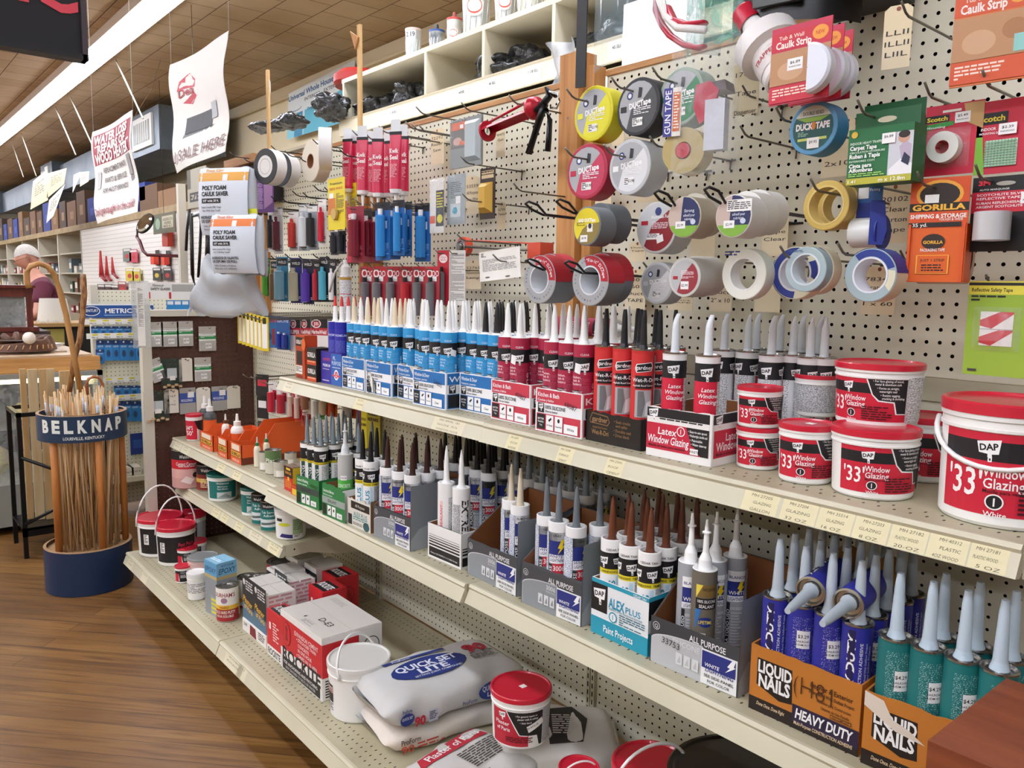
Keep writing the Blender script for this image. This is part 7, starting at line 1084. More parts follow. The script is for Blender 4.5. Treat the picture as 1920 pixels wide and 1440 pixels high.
# clear sleeve with a printed list, hanging at the frame post
r = root('plastic_sleeve','clear plastic sleeve holding a narrow white printed list at the frame post','document sleeve',(0,0,0), rot=(0,0,0)); a = onY(246,526,3.98); b = onY(284,652,3.98)
M().box(a.x, b.x,3.985,3.987, b.z, a.z, C('#c9ced0',.1, al=.35)).tube([((a.x+b.x)/2,3.986, a.z-.01),((a.x+b.x)/2+.03,4.085, a.z+.05)],.0015, WIRE,4).obj('sleeve', r); q = M(); q.box(a.x+.02, b.x-.025,3.979,3.980, b.z+.01, a.z-.01, PAPER); q.art(NFlat((a.x+.02,3.979, b.z+.01), b.x-a.x-.045, a.z-b.z-.02),[('f',.15,.3,.85,.92,'#6d6d72',.012)]); q.obj('printed_list', r)
# ================================================================= things above, and the left of the shop
# tins on top of the cubby shelf
for i,(px, py, w_, h_, bc, tc, nm) in enumerate(((775,97,31,66,'#a9aeae','#c9b8b0','pale tin bucket with 2.19 written on it, leftmost on the top board'),(819,88,30,48,'#5c6166','#2d4f94','small dark ribbed tin with a blue rim'),(852,74,30,58,'#c3c1b8','#b8463c','pale tin with a red rim and red oval badge'),(893,58,56,120,'#b3b7b5','#d6cfc4','large ribbed tin cut by the upper picture edge'),(948,40,44,100,'#bcbfba','#c9503f','tin with a red oval at the upper picture edge'),(995,24,56,90,'#a9a896','#8f8d7c','wide dull tin at the upper picture edge'))):
    p = onZ(px, py,2.623) if False else None; q = onX(px, py,2.34); s = m_per_px(q); R = w_*s/2; Hh = h_*s
    r = root('tin_bucket', nm,'tin',(2.34, q.y,2.6225),.6,'old tins on the top board'); m = M(); TM = noisy('tin_'+bc.strip('#'), bc,'#cfd0cb',14,.35, metal=.5)
    m.lathe([(.001,0),(R*.82,0),(R*.84,.008),(R*.97, Hh*.93, CC(tc)),(R, Hh*.94, CC(tc)),(R, Hh),(R*.9, Hh),(.001, Hh*.97)], TM,28)
    for k in range(14): a = 2*PI*k/14; m.tube([(R*.86*CT(a), R*.86*ST(a), Hh*.1),(R*.93*CT(a+.25), R*.93*ST(a+.25), Hh*.7)],.0022, C('#d2d5d3',.3,.5),4)
    if i in (2,3,4): m.ell(Cyl(R*.93, Hh*.5,10),0,0, R*.6, Hh*.16, C('#e9e0d6'),.003); m.ell(Cyl(R*.93, Hh*.5,10),0,0, R*.5, Hh*.12, C('#c9503f'),.004); m.ell(Cyl(R*.93, Hh*.5,10),0,0, R*.44, Hh*.095, C('#e9e0d6'),.005)
    if i == 0: m.text(Cyl(R*.97, Hh*.82,0),0,0, Hh*.13,'2.19', BLK,.002, w=R*1.1, bold=0)
    m.obj('bucket_body', r)
    M().lathe([(.005, Hh),(.012, Hh),(.008, Hh+.03),(.001, Hh+.03)], C('#8f3a30' if i != 1 else '#2a2a2e'),10).obj('knob', r) if i in (1,2) else None
p = onX(672,132,2.36); r = root('red_can','rounded red plastic can at the left end of the top board','can',(2.36, p.y,2.6225),.2); M().lathe([(.001,0),(.13,0),(.14,.02),(.14,.06),(.10,.09),(.001,.095)], C('#a3241f',.4),28).obj('can_body', r); M().lathe([(.02,.095),(.02,.11),(.001,.11)], C('#7a1a18'),14).obj('cap', r)
# black plastic wrapped fittings in the bays
BAGM = noisy('crinkled_black_plastic','#121315','#3a3c3f',30,.18, bump=.9)
def lump(label, px, py, w_, h_, X, seed, group='black fittings in clear plastic'):
    q = onX(px, py, X); s = m_per_px(q); rx, rz = w_*s/2/.74, h_*s/2*(1.5 if py < 214 and X > 2.3 else .8); rn = random.Random(seed); ph = [rn.uniform(0,6) for _ in range(6)]
    m = M(); NZ = lambda p: p*(1+.24*noise.noise(Vector((p.x*22+seed*3, p.y*22, p.z*30)))+.12*noise.noise(p*60)); m.grid(lambda u, v: Vector((0,0, rz))+NZ(Vector((rx*math.sin(PI*v)**.8*CT(2*PI*u)*(1+.18*ST(3*2*PI*u+ph[0])*ST(4*v+ph[1])+.06*ST(11*2*PI*u+ph[2])),.09*math.sin(PI*v)**.8*ST(2*PI*u)*(1+.15*ST(9*v+ph[3])),-rz*CT(PI*v)*(1+.10*ST(2*2*PI*u+ph[4]))))),60,30, BAGM)
    m.obj('wrapped_fittings', None, label,'bag', group, loc=(X, q.y,2.392 if q.z > 2.3 else q.z-rz), rz=R0)
for i,(px, py, w_, h_, nm) in enumerate(((700,213,80,28,'first bay'),(735,196,66,30,'first bay, upper heap'),(770,186,60,34,'first bay, right end'),(826,163,66,36,'second bay'),(935,118,70,40,'third bay, lower heap'),(990,100,80,44,'third bay, right heap'),(960,92,76,24,'third bay, upper pipe'),(1110,62,76,34,'fourth bay, left heap'),(1170,46,60,46,'fourth bay, right heap'),(1300,12,70,22,'fifth bay'))):
    lump('black plastic fittings in crinkled clear wrap, %s of the cubby' % nm, px, py, w_, h_,2.32+.05*(i % 2), i)
lump('flat black plastic wrapped bundle above the far left tape rolls',500,262,76,22,2.0,31); lump('second black wrapped bundle right of the flat one',545,248,64,30,2.05,32); lump('big black crinkled bundle in front of the primer poster',622,218,64,56,2.12,33)
M().box(1.88,2.16,3.9,5.0,2.20,2.215, CUB).box(1.9,1.95,3.95,4.0,0,2.2, CUB).box(2.1,2.15,4.9,4.95,0,2.2, CUB).obj('end_shelf', None,'narrow cream end shelf under the black bundles','shelf')
p = onX(1055,118,1.9); M().grid(lambda u, v: Vector(((u-.5)*.11*(1+.2*ST(7*v)),.03*ST(2*PI*u+4*v),-.07+.14*v)),16,12, FILM2).obj('crumpled_bag', None,'crumpled clear plastic bag above the pine post','bag', loc=p, rz=R0)
# primer poster on the wall
def wquad(name, label, cat, X, pts, base, art, th=.004, group=None):
    a, b, c_, d_ = [onX(x, y, X) for x, y in pts]   # lower left, lower right, upper right, upper left
    r = D.objects.new(name, None); COL.objects.link(r); r.empty_display_size = .05; tag(r, label, cat, group); r.location = a
    class B:
        seg = 1e9
        def __call__(s, u, v, d): q = (a*(1-u)+b*u)*(1-v)+(d_*(1-u)+c_*u)*v-a; return Vector((q.x-d, q.y, q.z))
    mp = B(); m = M(); m.add([mp(0,0,0), mp(1,0,0), mp(1,1,0), mp(0,1,0), mp(0,0,-th), mp(1,0,-th), mp(1,1,-th), mp(0,1,-th)],[(0,1,2,3),(7,6,5,4),(0,4,5,1),(1,5,6,2),(2,6,7,3),(3,7,4,0)], CC(base)); m.art(mp, art); m.obj('sheet', r); return r
wquad('primer_poster','blue and white house primer poster on the wall','poster',3.60,((538,262),(665,222),(665,112),(541,176)),'#e3ebec',[('t',.47,.87,.11,'Universal Whole House Primer','#2a5f92',{'w': .93,'bold': .03}),('t',.55,.72,.07,'INTERIOR - EXTERIOR','#33363a',{'w': .55}),('p',[(.28,.0),(1,.0),(1,.62),(.28,.50)],'#5cbcd6'),('r',0,0,.28,.35,'#8ed3e2'),('r',.12,0,.25,.50,'#2f8fb8'),('t',.18,.42,.05,'123','#e9f3f5',{'w': .09}),('t',.18,.28,.05,'PRIMER','#e9f3f5',{'w': .11}),('t',.18,.18,.05,'SEALER','#e9f3f5',{'w': .11}),('t',.62,.50,.06,'Topcoat latex or oil paint','#2a4f66',{'w': .6}),('e',.14,.60,.09,.05,'#2a5f92'),('e',.14,.61,.085,.045,'#e3ebec')])
# two hanging banners
def banner(label, X, pts, art, th=.003):
    a, b, c_, d_ = [onX(x, y, X) for x, y in pts]; r = D.objects.new('hanging_banner', None); COL.objects.link(r); r.empty_display_size = .05; tag(r, label,'banner','white hanging banners'); r.location = a
    class B:
        seg = .08
        def __call__(s, u, v, d): q = (a*(1-u)+b*u)*(1-v)+(d_*(1-u)+c_*u)*v-a; return Vector((q.x-d-.012*ST(5*u+3*v)-.01*ST(9*v+2*u), q.y, q.z))
    mp = B(); m = M(); m.grid(lambda u, v: mp(u, v,0),12,16, C('#f3f1ec',.6)); m.grid(lambda u, v: mp(u, v,-.002),12,16, C('#f3f1ec',.6))
    for i, o in enumerate(art):
        d = .001+.0004*i
        if o[0] in 'rf':
            m.art(mp,[o]) if o[0] == 'f' else [m.add([mp(o[1]+(o[3]-o[1])*k/6, o[2]+(o[4]-o[2])*j/4, d) for k, j in ((x, y),(x+1, y),(x+1, y+1),(x, y+1))],[(0,1,2,3)], CC(o[5])) for x in range(6) for y in range(4)]
        elif o[0] == 't': m.text(mp, o[1], o[2], o[3], o[4], CC(o[5]), d+.002,**(o[6] if len(o) > 6 else {}))
        else: m.art(mp,[o])
    m.obj('cloth_sheet', r)
    for q, nm in ((d_,1),(c_,2)): M().tube([q-a, Vector((q.x-a.x, q.y-a.y, H-a.z-.01))],.0015, C('#c9c4b8'),4).obj('hanging_cord', r)
    return r
banner('white banner with a dark machine picture and SALE HERE along its foot',1.30,((332,325),(421,284),(429,58),(321,122)),[('e',.27,.70,.19,.14,'#f3f1ec'),('p',[(.12,.72),(.18,.80),(.34,.84),(.44,.76),(.42,.70),(.24,.72)],'#c8283f'),('p',[(.20,.60),(.36,.56),(.44,.62),(.40,.66),(.28,.62)],'#c8283f'),('t',.28,.69,.07,'Dea','#b52a3c',{'w': .26}),('r',.26,.30,.68,.45,'#26272b'),('e',.50,.38,.09,.055,'#b9bcc0'),('e',.50,.38,.05,.03,'#3a3b40'),('f',.29,.31,.44,.43,'#8d9096',.02),('r',.68,.36,.78,.50,'#b9bcc2'),('p',[(.22,.27),(.70,.29),(.72,.31),(.24,.30)],'#6d6f74'),('t',.50,.12,.10,'U SALE HERE','#7a4a52',{'w': .95,'bold': .0})])
banner('white banner with a red headline block and parts and service lines below',1.30,((183,420),(257,397),(249,206),(175,248)),[('r',.04,.62,.96,.94,'#b3243f'),('t',.48,.88,.09,'WATER LOSS','#f3f1ec',{'w': .82,'bold': .05}),('t',.50,.78,.08,'REPAIRS OF','#f3f1ec',{'w': .70,'bold': .05}),('t',.50,.68,.10,'WOOD HEATER','#f3f1ec',{'w': .84,'bold': .05}),('t',.50,.54,.055,'REPLACEMENT INNOS','#4a3a40',{'w': .52}),('t',.50,.43,.055,'PARTS & SERVICE','#4a3a40',{'w': .46}),('t',.50,.32,.055,'FOR MOST BRANDS','#4a3a40',{'w': .50}),('r',.10,.36,.18,.54,'#c9c6c6'),('r',.82,.40,.92,.60,'#9a979a'),('e',.87,.37,.05,.05,'#77747a'),('t',.50,.11,.08,"Don't get caught in the cold!",'#a3243f',{'w': .86,'bold': .02})])
# black hanging sign, upper left
a = onY(0,85,3.0); b = onY(160,107,3.0); zt = 2.75
r = root('hanging_sign','black framed sign hanging in the upper left corner with red letters','sign',(0,0,0), rot=(0,0,0)); zb = b.z
M().box(b.x-.75, b.x,3.0,3.04, zb, zt, C('#1b1c20',.35)).obj('panel', r); q = M(); q.box(b.x-.76, b.x+.004,2.99,3.05, zb-.012, zb+.006, BLK); q.box(b.x-.008, b.x+.008,2.99,3.05, zb-.012, zt, C('#3a3034')); q.obj('frame', r)
lt = M(); mp = Flat((0,2.998,0)); c0 = onY(105,-22,2.998); lt.text(mp, c0.x, c0.z,.13,'C', C('#c83c4c'), bold=.03); c1 = onY(42,-42,2.998); lt.text(mp, c1.x, c1.z,.13,'I', C('#c83c4c'), bold=.03); lt.obj('red_letters', r)
for x in (b.x-.6, b.x-.1): M().tube([(x,3.02, zt),(x,3.02, H-.01)],.004, BLK,5).obj('hanger_rod', r)
# rods hanging from the ceiling and the curled red wire
def rod(label, x0, y0, x1, y1, X, r_=.006, col='#d9d3c6'): a = onX(x0, y0, X); b = onX(x1, y1, X); M().tube([a, b], r_, C(col),6).obj('hanging_rod', None, label,'rod','thin white rods hanging from the ceiling')
for i, q in enumerate(((217,112,268,222),(132,182,172,270),(104,201,142,290),(40,250,68,330),(24,272,44,332))):
    z1 = H-.02; X_ = (z1-CAM_Z)/(onX(q[0], q[1],1.0).z-CAM_Z); rod('white rod slanting down from the ceiling, %s from the right' % ORD[i],*q, X_,.008 if i < 3 else .006)
X_ = 2.3; M().tube([onX(68+1.6*t+9*ST(t*1.1),235-.9*t+7*CT(t*1.1), X_) for t in range(0,24)],.007, C('#a3302a'),5).obj('curled_wire', None,'red curled wire dangling under the ceiling light','wire')
m = M(); z = [onX(x, y,2.4) for x, y in ((303,108),(292,140),(284,168),(270,190),(250,222))]; m.tube(z,.003, C('#6b5a45'),4).obj('drooping_wire', None,'thin dark cord drooping from the ceiling to the white banner','cord')
for i,(px, y0, y1, nm) in enumerate(((505,130,292,'shorter pine stick with a curl of tape, far left'),(675.5,46,268,'tall thin pine stick with a wood scrap near its tip'))):
    X_ = 1.59; a = onX(px, y1, X_); b = onX(px-.5, y0, X_); r = root('pine_stick', nm,'stick',(0,0,0), rot=(0,0,0), group='thin upright pine sticks'); M().box(a.x-.006, a.x+.006, a.y-.010, a.y+.010, a.z, b.z, STICK).obj('stick', r)
    if i: M().add([(a.x-.008, a.y-.012, b.z-.05),(a.x-.008, a.y+.05, b.z-.015),(a.x-.008, a.y+.012, b.z-.09),(a.x-.014, a.y-.012, b.z-.05),(a.x-.014, a.y+.05, b.z-.015),(a.x-.014, a.y+.012, b.z-.09)],[(0,1,2),(5,4,3),(0,3,4,1),(1,4,5,2),(2,5,3,0)], PINE).obj('wood_scrap', r)
    else: M().add([(a.x, a.y-.012, b.z-.04),(a.x, a.y-.03, b.z-.06),(a.x, a.y-.03, b.z-.12),(a.x, a.y-.02, b.z-.10)],[(0,1,2,3)], PAPER).obj('tape_curl', r)
# face shield and bottle hanging at the top right
r = root('face_shield','clear face shield with a red headband hanging at the top right','face shield', onX(1245,40,1.42),.3)
O_ = Matrix.Rotation(-(R0+.3),4,'Z')
M().grid(lambda u, v: Vector((-.17+.30*u,-.10*math.sin(PI*u),-.090+.20*v)),16,6, SHIELD).obj('visor', r)
def fs(l, X): return [O_ @ (onX(x, y, X)-r.location) for x, y in l]
M().tube(fs([(1224,-20),(1230,20),(1242,48),(1258,68),(1282,84),(1310,90),(1322,86)],1.36),[.005,.010,.012,.013,.013,.012,.008], C('#c21f3a',.3),8, flat=.5).obj('red_headband', r)
M().tube(fs([(1252,12),(1262,38),(1290,47),(1322,42)],1.34),[.012,.016,.016,.012], C('#c21f3a',.3),8, flat=.4).obj('red_brow_pad', r)
M().tube(fs([(1238,-10),(1248,30),(1270,52),(1322,56)],1.33),.008, WHITE,6).obj('white_strap', r)
M().box(-.205,-.18,-.02,-.014,-.12,.28, BLK).obj('black_strap', r)
r = root('green_face_shield','pale green tinted face shield hanging right of the red headband','face shield', onX(1370,30,1.45),.2); M().grid(lambda u, v: Vector((-.10+.20*u,-.06*math.sin(PI*u),-.07+.17*v)),14,6, film('green_tint','#5fb39a',.5,.05)).obj('visor', r); M().box(-.10,.10,.0,.006,.10,.12, BLK).obj('brow_band', r)
r = root('black_helmet','black welding helmet cut off by the top picture edge','helmet', onX(1490,8,1.50),.2); M().grid(lambda u, v: Vector((-.13+.26*u,-.10*math.sin(PI*u)**.7,-.06+.22*v)),16,8, C('#121214',.3)).obj('shell', r); M().box(-.04,.06,-.112,-.10,-.03,.05, C('#4a4f4c',.2)).obj('window', r)
M().box(1.45,1.64, onX(1640,0,1.6).y-.06, onX(1600,0,1.6).y+.06, onX(1600,22,1.6).z,2.35, BLK).obj('black_bin', None,'black bin standing on the pegboard top at the upper edge of the picture','bin')
r = root('adhesive_bottle','white cone topped bottle with a red cap hanging tilted at the top right','bottle', onX(1436,82,1.40), rot=(0,0,0)); r.scale = (1.02,1.02,1.02); r.rotation_euler = (math.radians(-10), math.radians(-40), R0)
M().lathe([(.001,-.10),(.040,-.10),(.043,-.095),(.043,-.035, WHITE),(.060,-.03),(.061,.004),(.030,.022),(.024,.03),(.021,.065),(.001,.065)], C('#e9e6e4',.4),28).rect(Cyl(.0435,-.08,0),-.05,0,.05,.035, C('#d9d2cf')).text(Cyl(.0440,-.08,0),0,.022,.009,'TRAPPER', C('#b52a3c'), w=.05).obj('bottle_body', r)
M().lathe([(.025,.058),(.026,.095),(.024,.10),(.001,.10)], C('#c21f3a',.3),24).obj('red_cap', r)
# ---------------------------------------------------------------- left: dowel stand
BLUE = C('#17324f',.4); BLUED = C('#10294a',.45); c = Vector((.885,4.33,0)); Rr = .197; r = root('dowel_stand','round blue wooden dowel stand with big white letters round its top band','display stand', c, rot=(0,0,0))
WD = wood('raw_wood_disc','#8a6a4a','#a5825c',(6,6,1))
M().lathe([(Rr-.012,0),(Rr,.002),(Rr,.215),(Rr-.014,.218),(Rr-.014,.20),(.001,.20)], BLUED,48).lathe([(Rr,.2155, WD),(Rr-.014,.2185, WD),(Rr-.014,.201, WD),(.001,.201, WD)], WD,48).obj('base_drum', r)
band = M(); band.lathe([(Rr,.75),(Rr,.875),(Rr-.012,.875),(Rr-.012,.75),(Rr,.75)], BLUE,48); band.lathe([(Rr+.001,.8755),(Rr-.013,.8758)], WD,48)
cm = Cyl(Rr,.75,-12);
for i, ch in enumerate('BELKNAP'): band.text(cm,-.176+.0585*i,.078,.058, ch, C('#dfe3dd'),.0012, bold=.05, w=.040)
band.text(cm,.005,.022,.014,'LOUISVILLE, KENTUCKY', C('#dfe3dd'),.0012, w=.18, bold=.02); band.obj('lettered_band', r)
for k,(rr_, a_) in enumerate(((.075,.3),(.075,2.4),(.075,4.5),(.045,5.6))): M().lathe([(rr_,.873),(rr_,.878),(rr_-.006,.878),(rr_-.006,.873),(rr_,.873)], WD,24, Matrix.Translation((.10*CT(a_),.10*ST(a_),0))).obj('ring_divider', r)
for a_ in (math.radians(-150), math.radians(-80), math.radians(-10), math.radians(120)): M().tube([(.168*CT(a_),.168*ST(a_),.20),(.168*CT(a_),.168*ST(a_),.87)],.016, wood('orange_varnished_post','#a9662c','#c07d3c',(10,10,1)),12).obj('upright_post', r)
DW = [wood('dowel_%d' % i, a_, b_,(14,14,1)) for i,(a_, b_) in enumerate((('#bf9a6a','#d3b284'),('#b08654','#c79d6a'),('#cfae84','#e0c69e')))]
for i in range(95):
    a_ = i*2.39996; q = .03+.125*math.sqrt(((i*7) % 95)/95); a2 = a_*.6+1; x0, y0 = q*CT(a_), q*ST(a_); x1, y1 = x0*.92+random.uniform(-.07,.07), y0*.92+random.uniform(-.07,.07); top = random.uniform(.93,1.0); rad = random.choice((.003,.0035,.0045,.006))
    m = M(); sc = min(1,.160/max(1e-6, math.hypot(x1, y1))); m.tube([(x0*.9, y0*.9,.203),(x1*sc, y1*sc, top)], rad, DW[i % 3],7)
    if i % 3 == 0: f0 = .86; m.tube([((x0*.9)*(1-f0)+x1*sc*f0,(y0*.9)*(1-f0)+y1*sc*f0,.203+(top-.203)*f0),((x0*.9)*.05+x1*sc*.95,(y0*.9)*.05+y1*sc*.95,.203+(top-.203)*.95)], rad+.0012, FP_B,7)
    m.obj('wooden_dowel', None,'wooden dowel %s in the blue stand' % ('with a printed sleeve' if i % 3 == 0 else 'thin and bare' if rad < .004 else 'thick and bare'),'dowel','dowels in the blue stand: '+('sleeved' if i % 3 == 0 else 'thin' if rad < .004 else 'thick'), loc=c)
CANE = wood('varnished_cane','#a8773f','#c4935a',(12,12,1)); YC = 4.33
def cane(label, pts, rad, mt, Y=YC): M().tube([onY(x, y, Y) for x, y in pts], rad, mt,10).obj('walking_stick', None, label,'walking stick')
cane('light bent shepherd crook walking stick in the dowel stand',[(152,735),(137,660),(124,590),(112,545),(102,515),(90,500),(74,494),(58,498),(50,512),(51,530),(55,540)],.013, CANE)
cane('knotty dark and light walking stick leaning right',[(130,735),(140,670),(149,640),(155,590),(158,550),(156,525),(156,514)],[.013,.013,.014,.013,.014,.015,.012], noisy('knotty_stick','#4a1f12','#c9935a',22,.45,(3,3,1)),4.36)
cane('copper coloured cane with a hooked handle standing right in the blue stand',[(165,740),(162,722),(166,710),(176,706),(187,709),(192,720),(193,745)],.008, C('#a5643c',.35),4.30)
# ---------------------------------------------------------------- black rack with boards
r = root('black_rack','black steel rack standing behind the dowel stand, holding pale boards','rack',(0,0,0), rot=(0,0,0)); BK = C('#121113',.35,.3)
RX0, RX1, RY0, RY1, RZ = .69,1.10,4.92,5.25,.80
for nm, bx in (('post',(RX0, RX0+.022, RY0, RY0+.022,0, RZ)),('post',(RX1, RX1+.022, RY0, RY0+.022,0, RZ)),('post',(RX0, RX0+.022, RY1, RY1+.022,0, RZ)),('post',(RX1, RX1+.022, RY1, RY1+.022,0, RZ)),('rail',(RX0, RX1, RY0, RY0+.022, RZ-.022, RZ)),('rail',(RX0, RX1, RY1, RY1+.022, RZ-.022, RZ)),('rail',(RX0, RX0+.022, RY0, RY1, RZ-.022, RZ)),('rail',(RX0, RX1, RY0, RY0+.02,.12,.17)),('rack_tray',(RX0, RX1, RY0, RY1,.155,.165))):
    M().box(*bx, BK).obj(nm, r)
M().tube([(RX0+.01, RY0,.56),(RX1, RY0,.34)],.009, BK,4).obj('diagonal_brace', r); M().tube([(RX0+.01, RY0,.19),(RX1, RY0,.36)],.009, BK,4).obj('diagonal_brace', r)
for i,(x, wd, top, y) in enumerate(((.76,.03,1.02,5.12),(.80,.045,1.02,5.08),(.845,.035,1.02,5.06),(.90,.04,1.01,5.16),(.96,.05,1.0,5.10),(1.02,.03,.98,5.05))):
    M().box(-wd/2, wd/2,-.01,.01,0, top-.17, wood('pale_board_%d' % (i % 2),'#b59c74' if i % 2 else '#a98a5c','#c9b48c' if i % 2 else '#bf9d6c',(10,10,1))).obj('pale_board', None,'pale wooden board leaning in the black rack, %s from the left' % ORD[i],'board','boards in the black rack', loc=(x, y,.167))
# ---------------------------------------------------------------- glass showcase with curios on top
r = root('glass_showcase','aluminium framed glass showcase lit inside, behind the black rack','showcase',(0,0,0), rot=(0,0,0)); AL = C('#aeb4b6',.3,.6); cx0, cx1, cy0, cy1, cz = .10,1.24,5.45,6.5,.955
M().box(cx0, cx1, cy0, cy1,.05,.30, C('#8a8a80',.5)).obj('plinth', r)
m = M()
for x in (cx0, cx1-.03):
    for y in (cy0, cy1-.03): m.box(x, x+.03, y, y+.03,.30, cz, AL)
m.box(cx0, cx1, cy0, cy0+.03, cz-.03, cz, AL).box(cx0, cx1, cy1-.03, cy1, cz-.03, cz, AL).box(cx0, cx0+.03, cy0, cy1, cz-.03, cz, AL).box(cx1-.03, cx1, cy0, cy1, cz-.03, cz, AL); m.obj('frame', r)
M().box(cx0+.03, cx1-.03, cy0+.008, cy0+.012,.30, cz-.03, GLASS).obj('glass_front', r); M().box(cx0+.03, cx1-.03, cy0+.03, cy1-.03, cz-.012, cz-.006, GLASS).obj('glass_top', r); M().box(cx0+.03, cx1-.03, cy0+.05, cy1-.03,.62,.628, GLASS).obj('glass_shelf', r)
M().box(cx0+.05, cx1-.05, cy0+.05, cy0+.07, cz-.06, cz-.035, C('#fff2b8', em=9.0)).obj('case_lamp', r)
for i,(x, z, s_, col) in enumerate(((.35,.63,.05,'#c9b878'),(.6,.63,.06,'#8a7a4a'),(.85,.63,.05,'#d9cf9c'),(1.05,.63,.045,'#6b5a3a'),(.4,.301,.07,'#9a8a55'),(.7,.301,.08,'#bfb27a'),(1.0,.301,.06,'#77693f'))):
    M().lathe([(.001,0),(s_*.7,0),(s_, s_*.8),(s_*.8, s_*1.7),(s_*.3, s_*2.1),(.001, s_*2.1)], C(col,.4),14).obj('display_item', None,'small tan trinket inside the showcase, %s' % ['shelf left','shelf second','shelf third','shelf right','floor left','floor middle','floor right'][i],'trinket','trinkets in the showcase', loc=(x,5.85, z))
r = root('wooden_tray','flat honey coloured wooden tray box with framed cards on the showcase','tray box',(0,0,0), rot=(0,0,0)); M().box(.30,1.24,5.5,6.3, cz+.001, cz+.085, wood('honey_board','#b57d42','#cf9a5c',(1,14,14))).obj('box_body', r)
M().box(.30,1.20,5.52,6.28, cz+.086, cz+.098, C('#b9a082',.5)).obj('lid', r)
for i,(x, y, c_) in enumerate(((.42,5.62,'#8a7560'),(.66,5.66,'#7a5a48'),(.90,5.72,'#a08a72'))): q = M(); q.box(x, x+.20, y, y+.16, cz+.0985, cz+.108, C(c_,.5)); q.box(x+.03, x+.17, y+.03, y+.13, cz+.1081, cz+.109, C('#c9bda5',.5)); q.obj('framed_card', None,'small framed card lying on the tray box, %s' % ['left','middle','right'][i],'framed card','framed cards on the tray box')
for i in range(5): M().box(-.09,.09,-.06,.06,0,.007, C('#e3e0da',.6)).obj('paper_sheet', None,'white booklet in the pile right of the baseball glove, %s from the bottom' % ORD[i],'booklet','white booklets', loc=(.98+.015*i,6.0, cz+.0985+.008*i), rz=.2*i)
LE = noisy('brown_leather','#4a2c1c','#6e4630',8,.55, bump=.3); g0 = onY(38,645,5.75)
r = root('baseball_glove','old brown leather baseball glove lying palm up on the tray box','baseball glove',(g0.x,5.78, cz+.109), rot=(0,0,0));
M().grid(lambda u, v: Vector((.20*CT(2*PI*u)*(1-.9*v*.5)*(1+.10*ST(5*2*PI*u)),.14*ST(2*PI*u)*(1-.5*v),.005+.07*ST(PI*min(1, v*1.2))*(1-.35*CT(2*PI*u+2.6)))),40,10, LE).disc(.11,.07, C('#3d2418',.7),20).obj('glove_body', r)
for k,(dx, dy, h_) in enumerate(((.06,.06,.10),(.0,.08,.11),(-.06,.07,.10),(.12,.03,.085))): M().tube([(dx*.6, dy*.3,.03),(dx, dy, h_*.8),(dx*1.3, dy*1.2, h_)],[.026,.024,.016], LE,8).obj('finger_stall', r)
for k in range(12): a_ = -2.8+k*.2; M().tube([(.20*CT(a_),.14*ST(a_),.02),(.185*CT(a_)+.01,.13*ST(a_),.045)],.004, C('#c9a06a'),4).obj('lace', r)
b0 = onY(56,655,5.66); r = root('baseball','off white baseball resting in the leather glove','ball',(b0.x,5.66, cz+.16), rot=(0,0,0)); M().grid(lambda u, v: Vector((.037*ST(PI*v)*CT(2*PI*u),.037*ST(PI*v)*ST(2*PI*u),.037-.037*CT(PI*v))),24,14, C('#e6ddd0',.5)).tube([(.0375*CT(t/4),-.0375*abs(ST(t/4))*.9,.037+.012*CT(t/2)) for t in range(14)],.0009, C('#a3444a'),4).obj('ball_skin', r)
# cherry wood curio cabinet
CH = wood('cherry_cabinet','#4f1d16','#6e2f24',(10,10,1), rough=.35); r = root('curio_cabinet','small dark cherry wood cabinet with glass doors at the left edge','cabinet',(0,0,0), rot=(0,0,0)); q0 = onY(0,535,6.0); q1 = onY(88,627,6.0); x0, x1, z1, z0 = .36, onY(84,600,6.0).x, q0.z, q1.z
m = M(); M().box(x0-.02, x1+.02,6.38,6.75, z1-.02, z1, CH).obj('cornice', r); M().box(x0, x1,6.40,6.72, z1-.08, z1-.02, CH).obj('top_panel', r); M().box(x0-.02, x1+.03,6.38,6.75, z0, z0+.03, CH).obj('base_board', r)
for x in (x0,(x0+x1)/2-.0, x1-.035): M().box(x, x+.035,6.40,6.43, z0+.03, z1-.08, CH).obj('stile', r)
M().box(x0, x1,6.70,6.72, z0, z1-.02, C('#8f9494',.4)).obj('mirror_back', r); M().box(x0+.03, x1-.03,6.415,6.42, z0+.03, z1-.08, GLASS).obj('glass_door', r); M().lathe([(.001,0),(.022,0),(.022,.006),(.001,.006)], C('#2a100c'),16, Matrix.Translation(((x0+x1)/2+.04,6.395, z1-.05)) @ Matrix.Rotation(PI/2,4,'X')).obj('round_plaque', r)
M().box(x0-.05, x1+.10,6.40,6.8, z0-.16, z0-.001, C('#3a2a22',.6)).box(x0, x1,6.52,6.8,0, z0-.16, C('#2a211c',.6)).obj('cabinet_stand', None,'dark low stand under the cherry cabinet','stand')
r = root('wooden_stool','little cherry wood stool shaped stand on the showcase','stand',(onY(33,640,6.38).x,6.36, cz+.002), rot=(0,0,0)); M().box(-.09,.09,-.06,0,.17,.19, CH).obj('top', r); [M().box(x, x+.025,-.05,-.02,0,.17, CH).obj('leg', r) for x in (-.07,.05)]
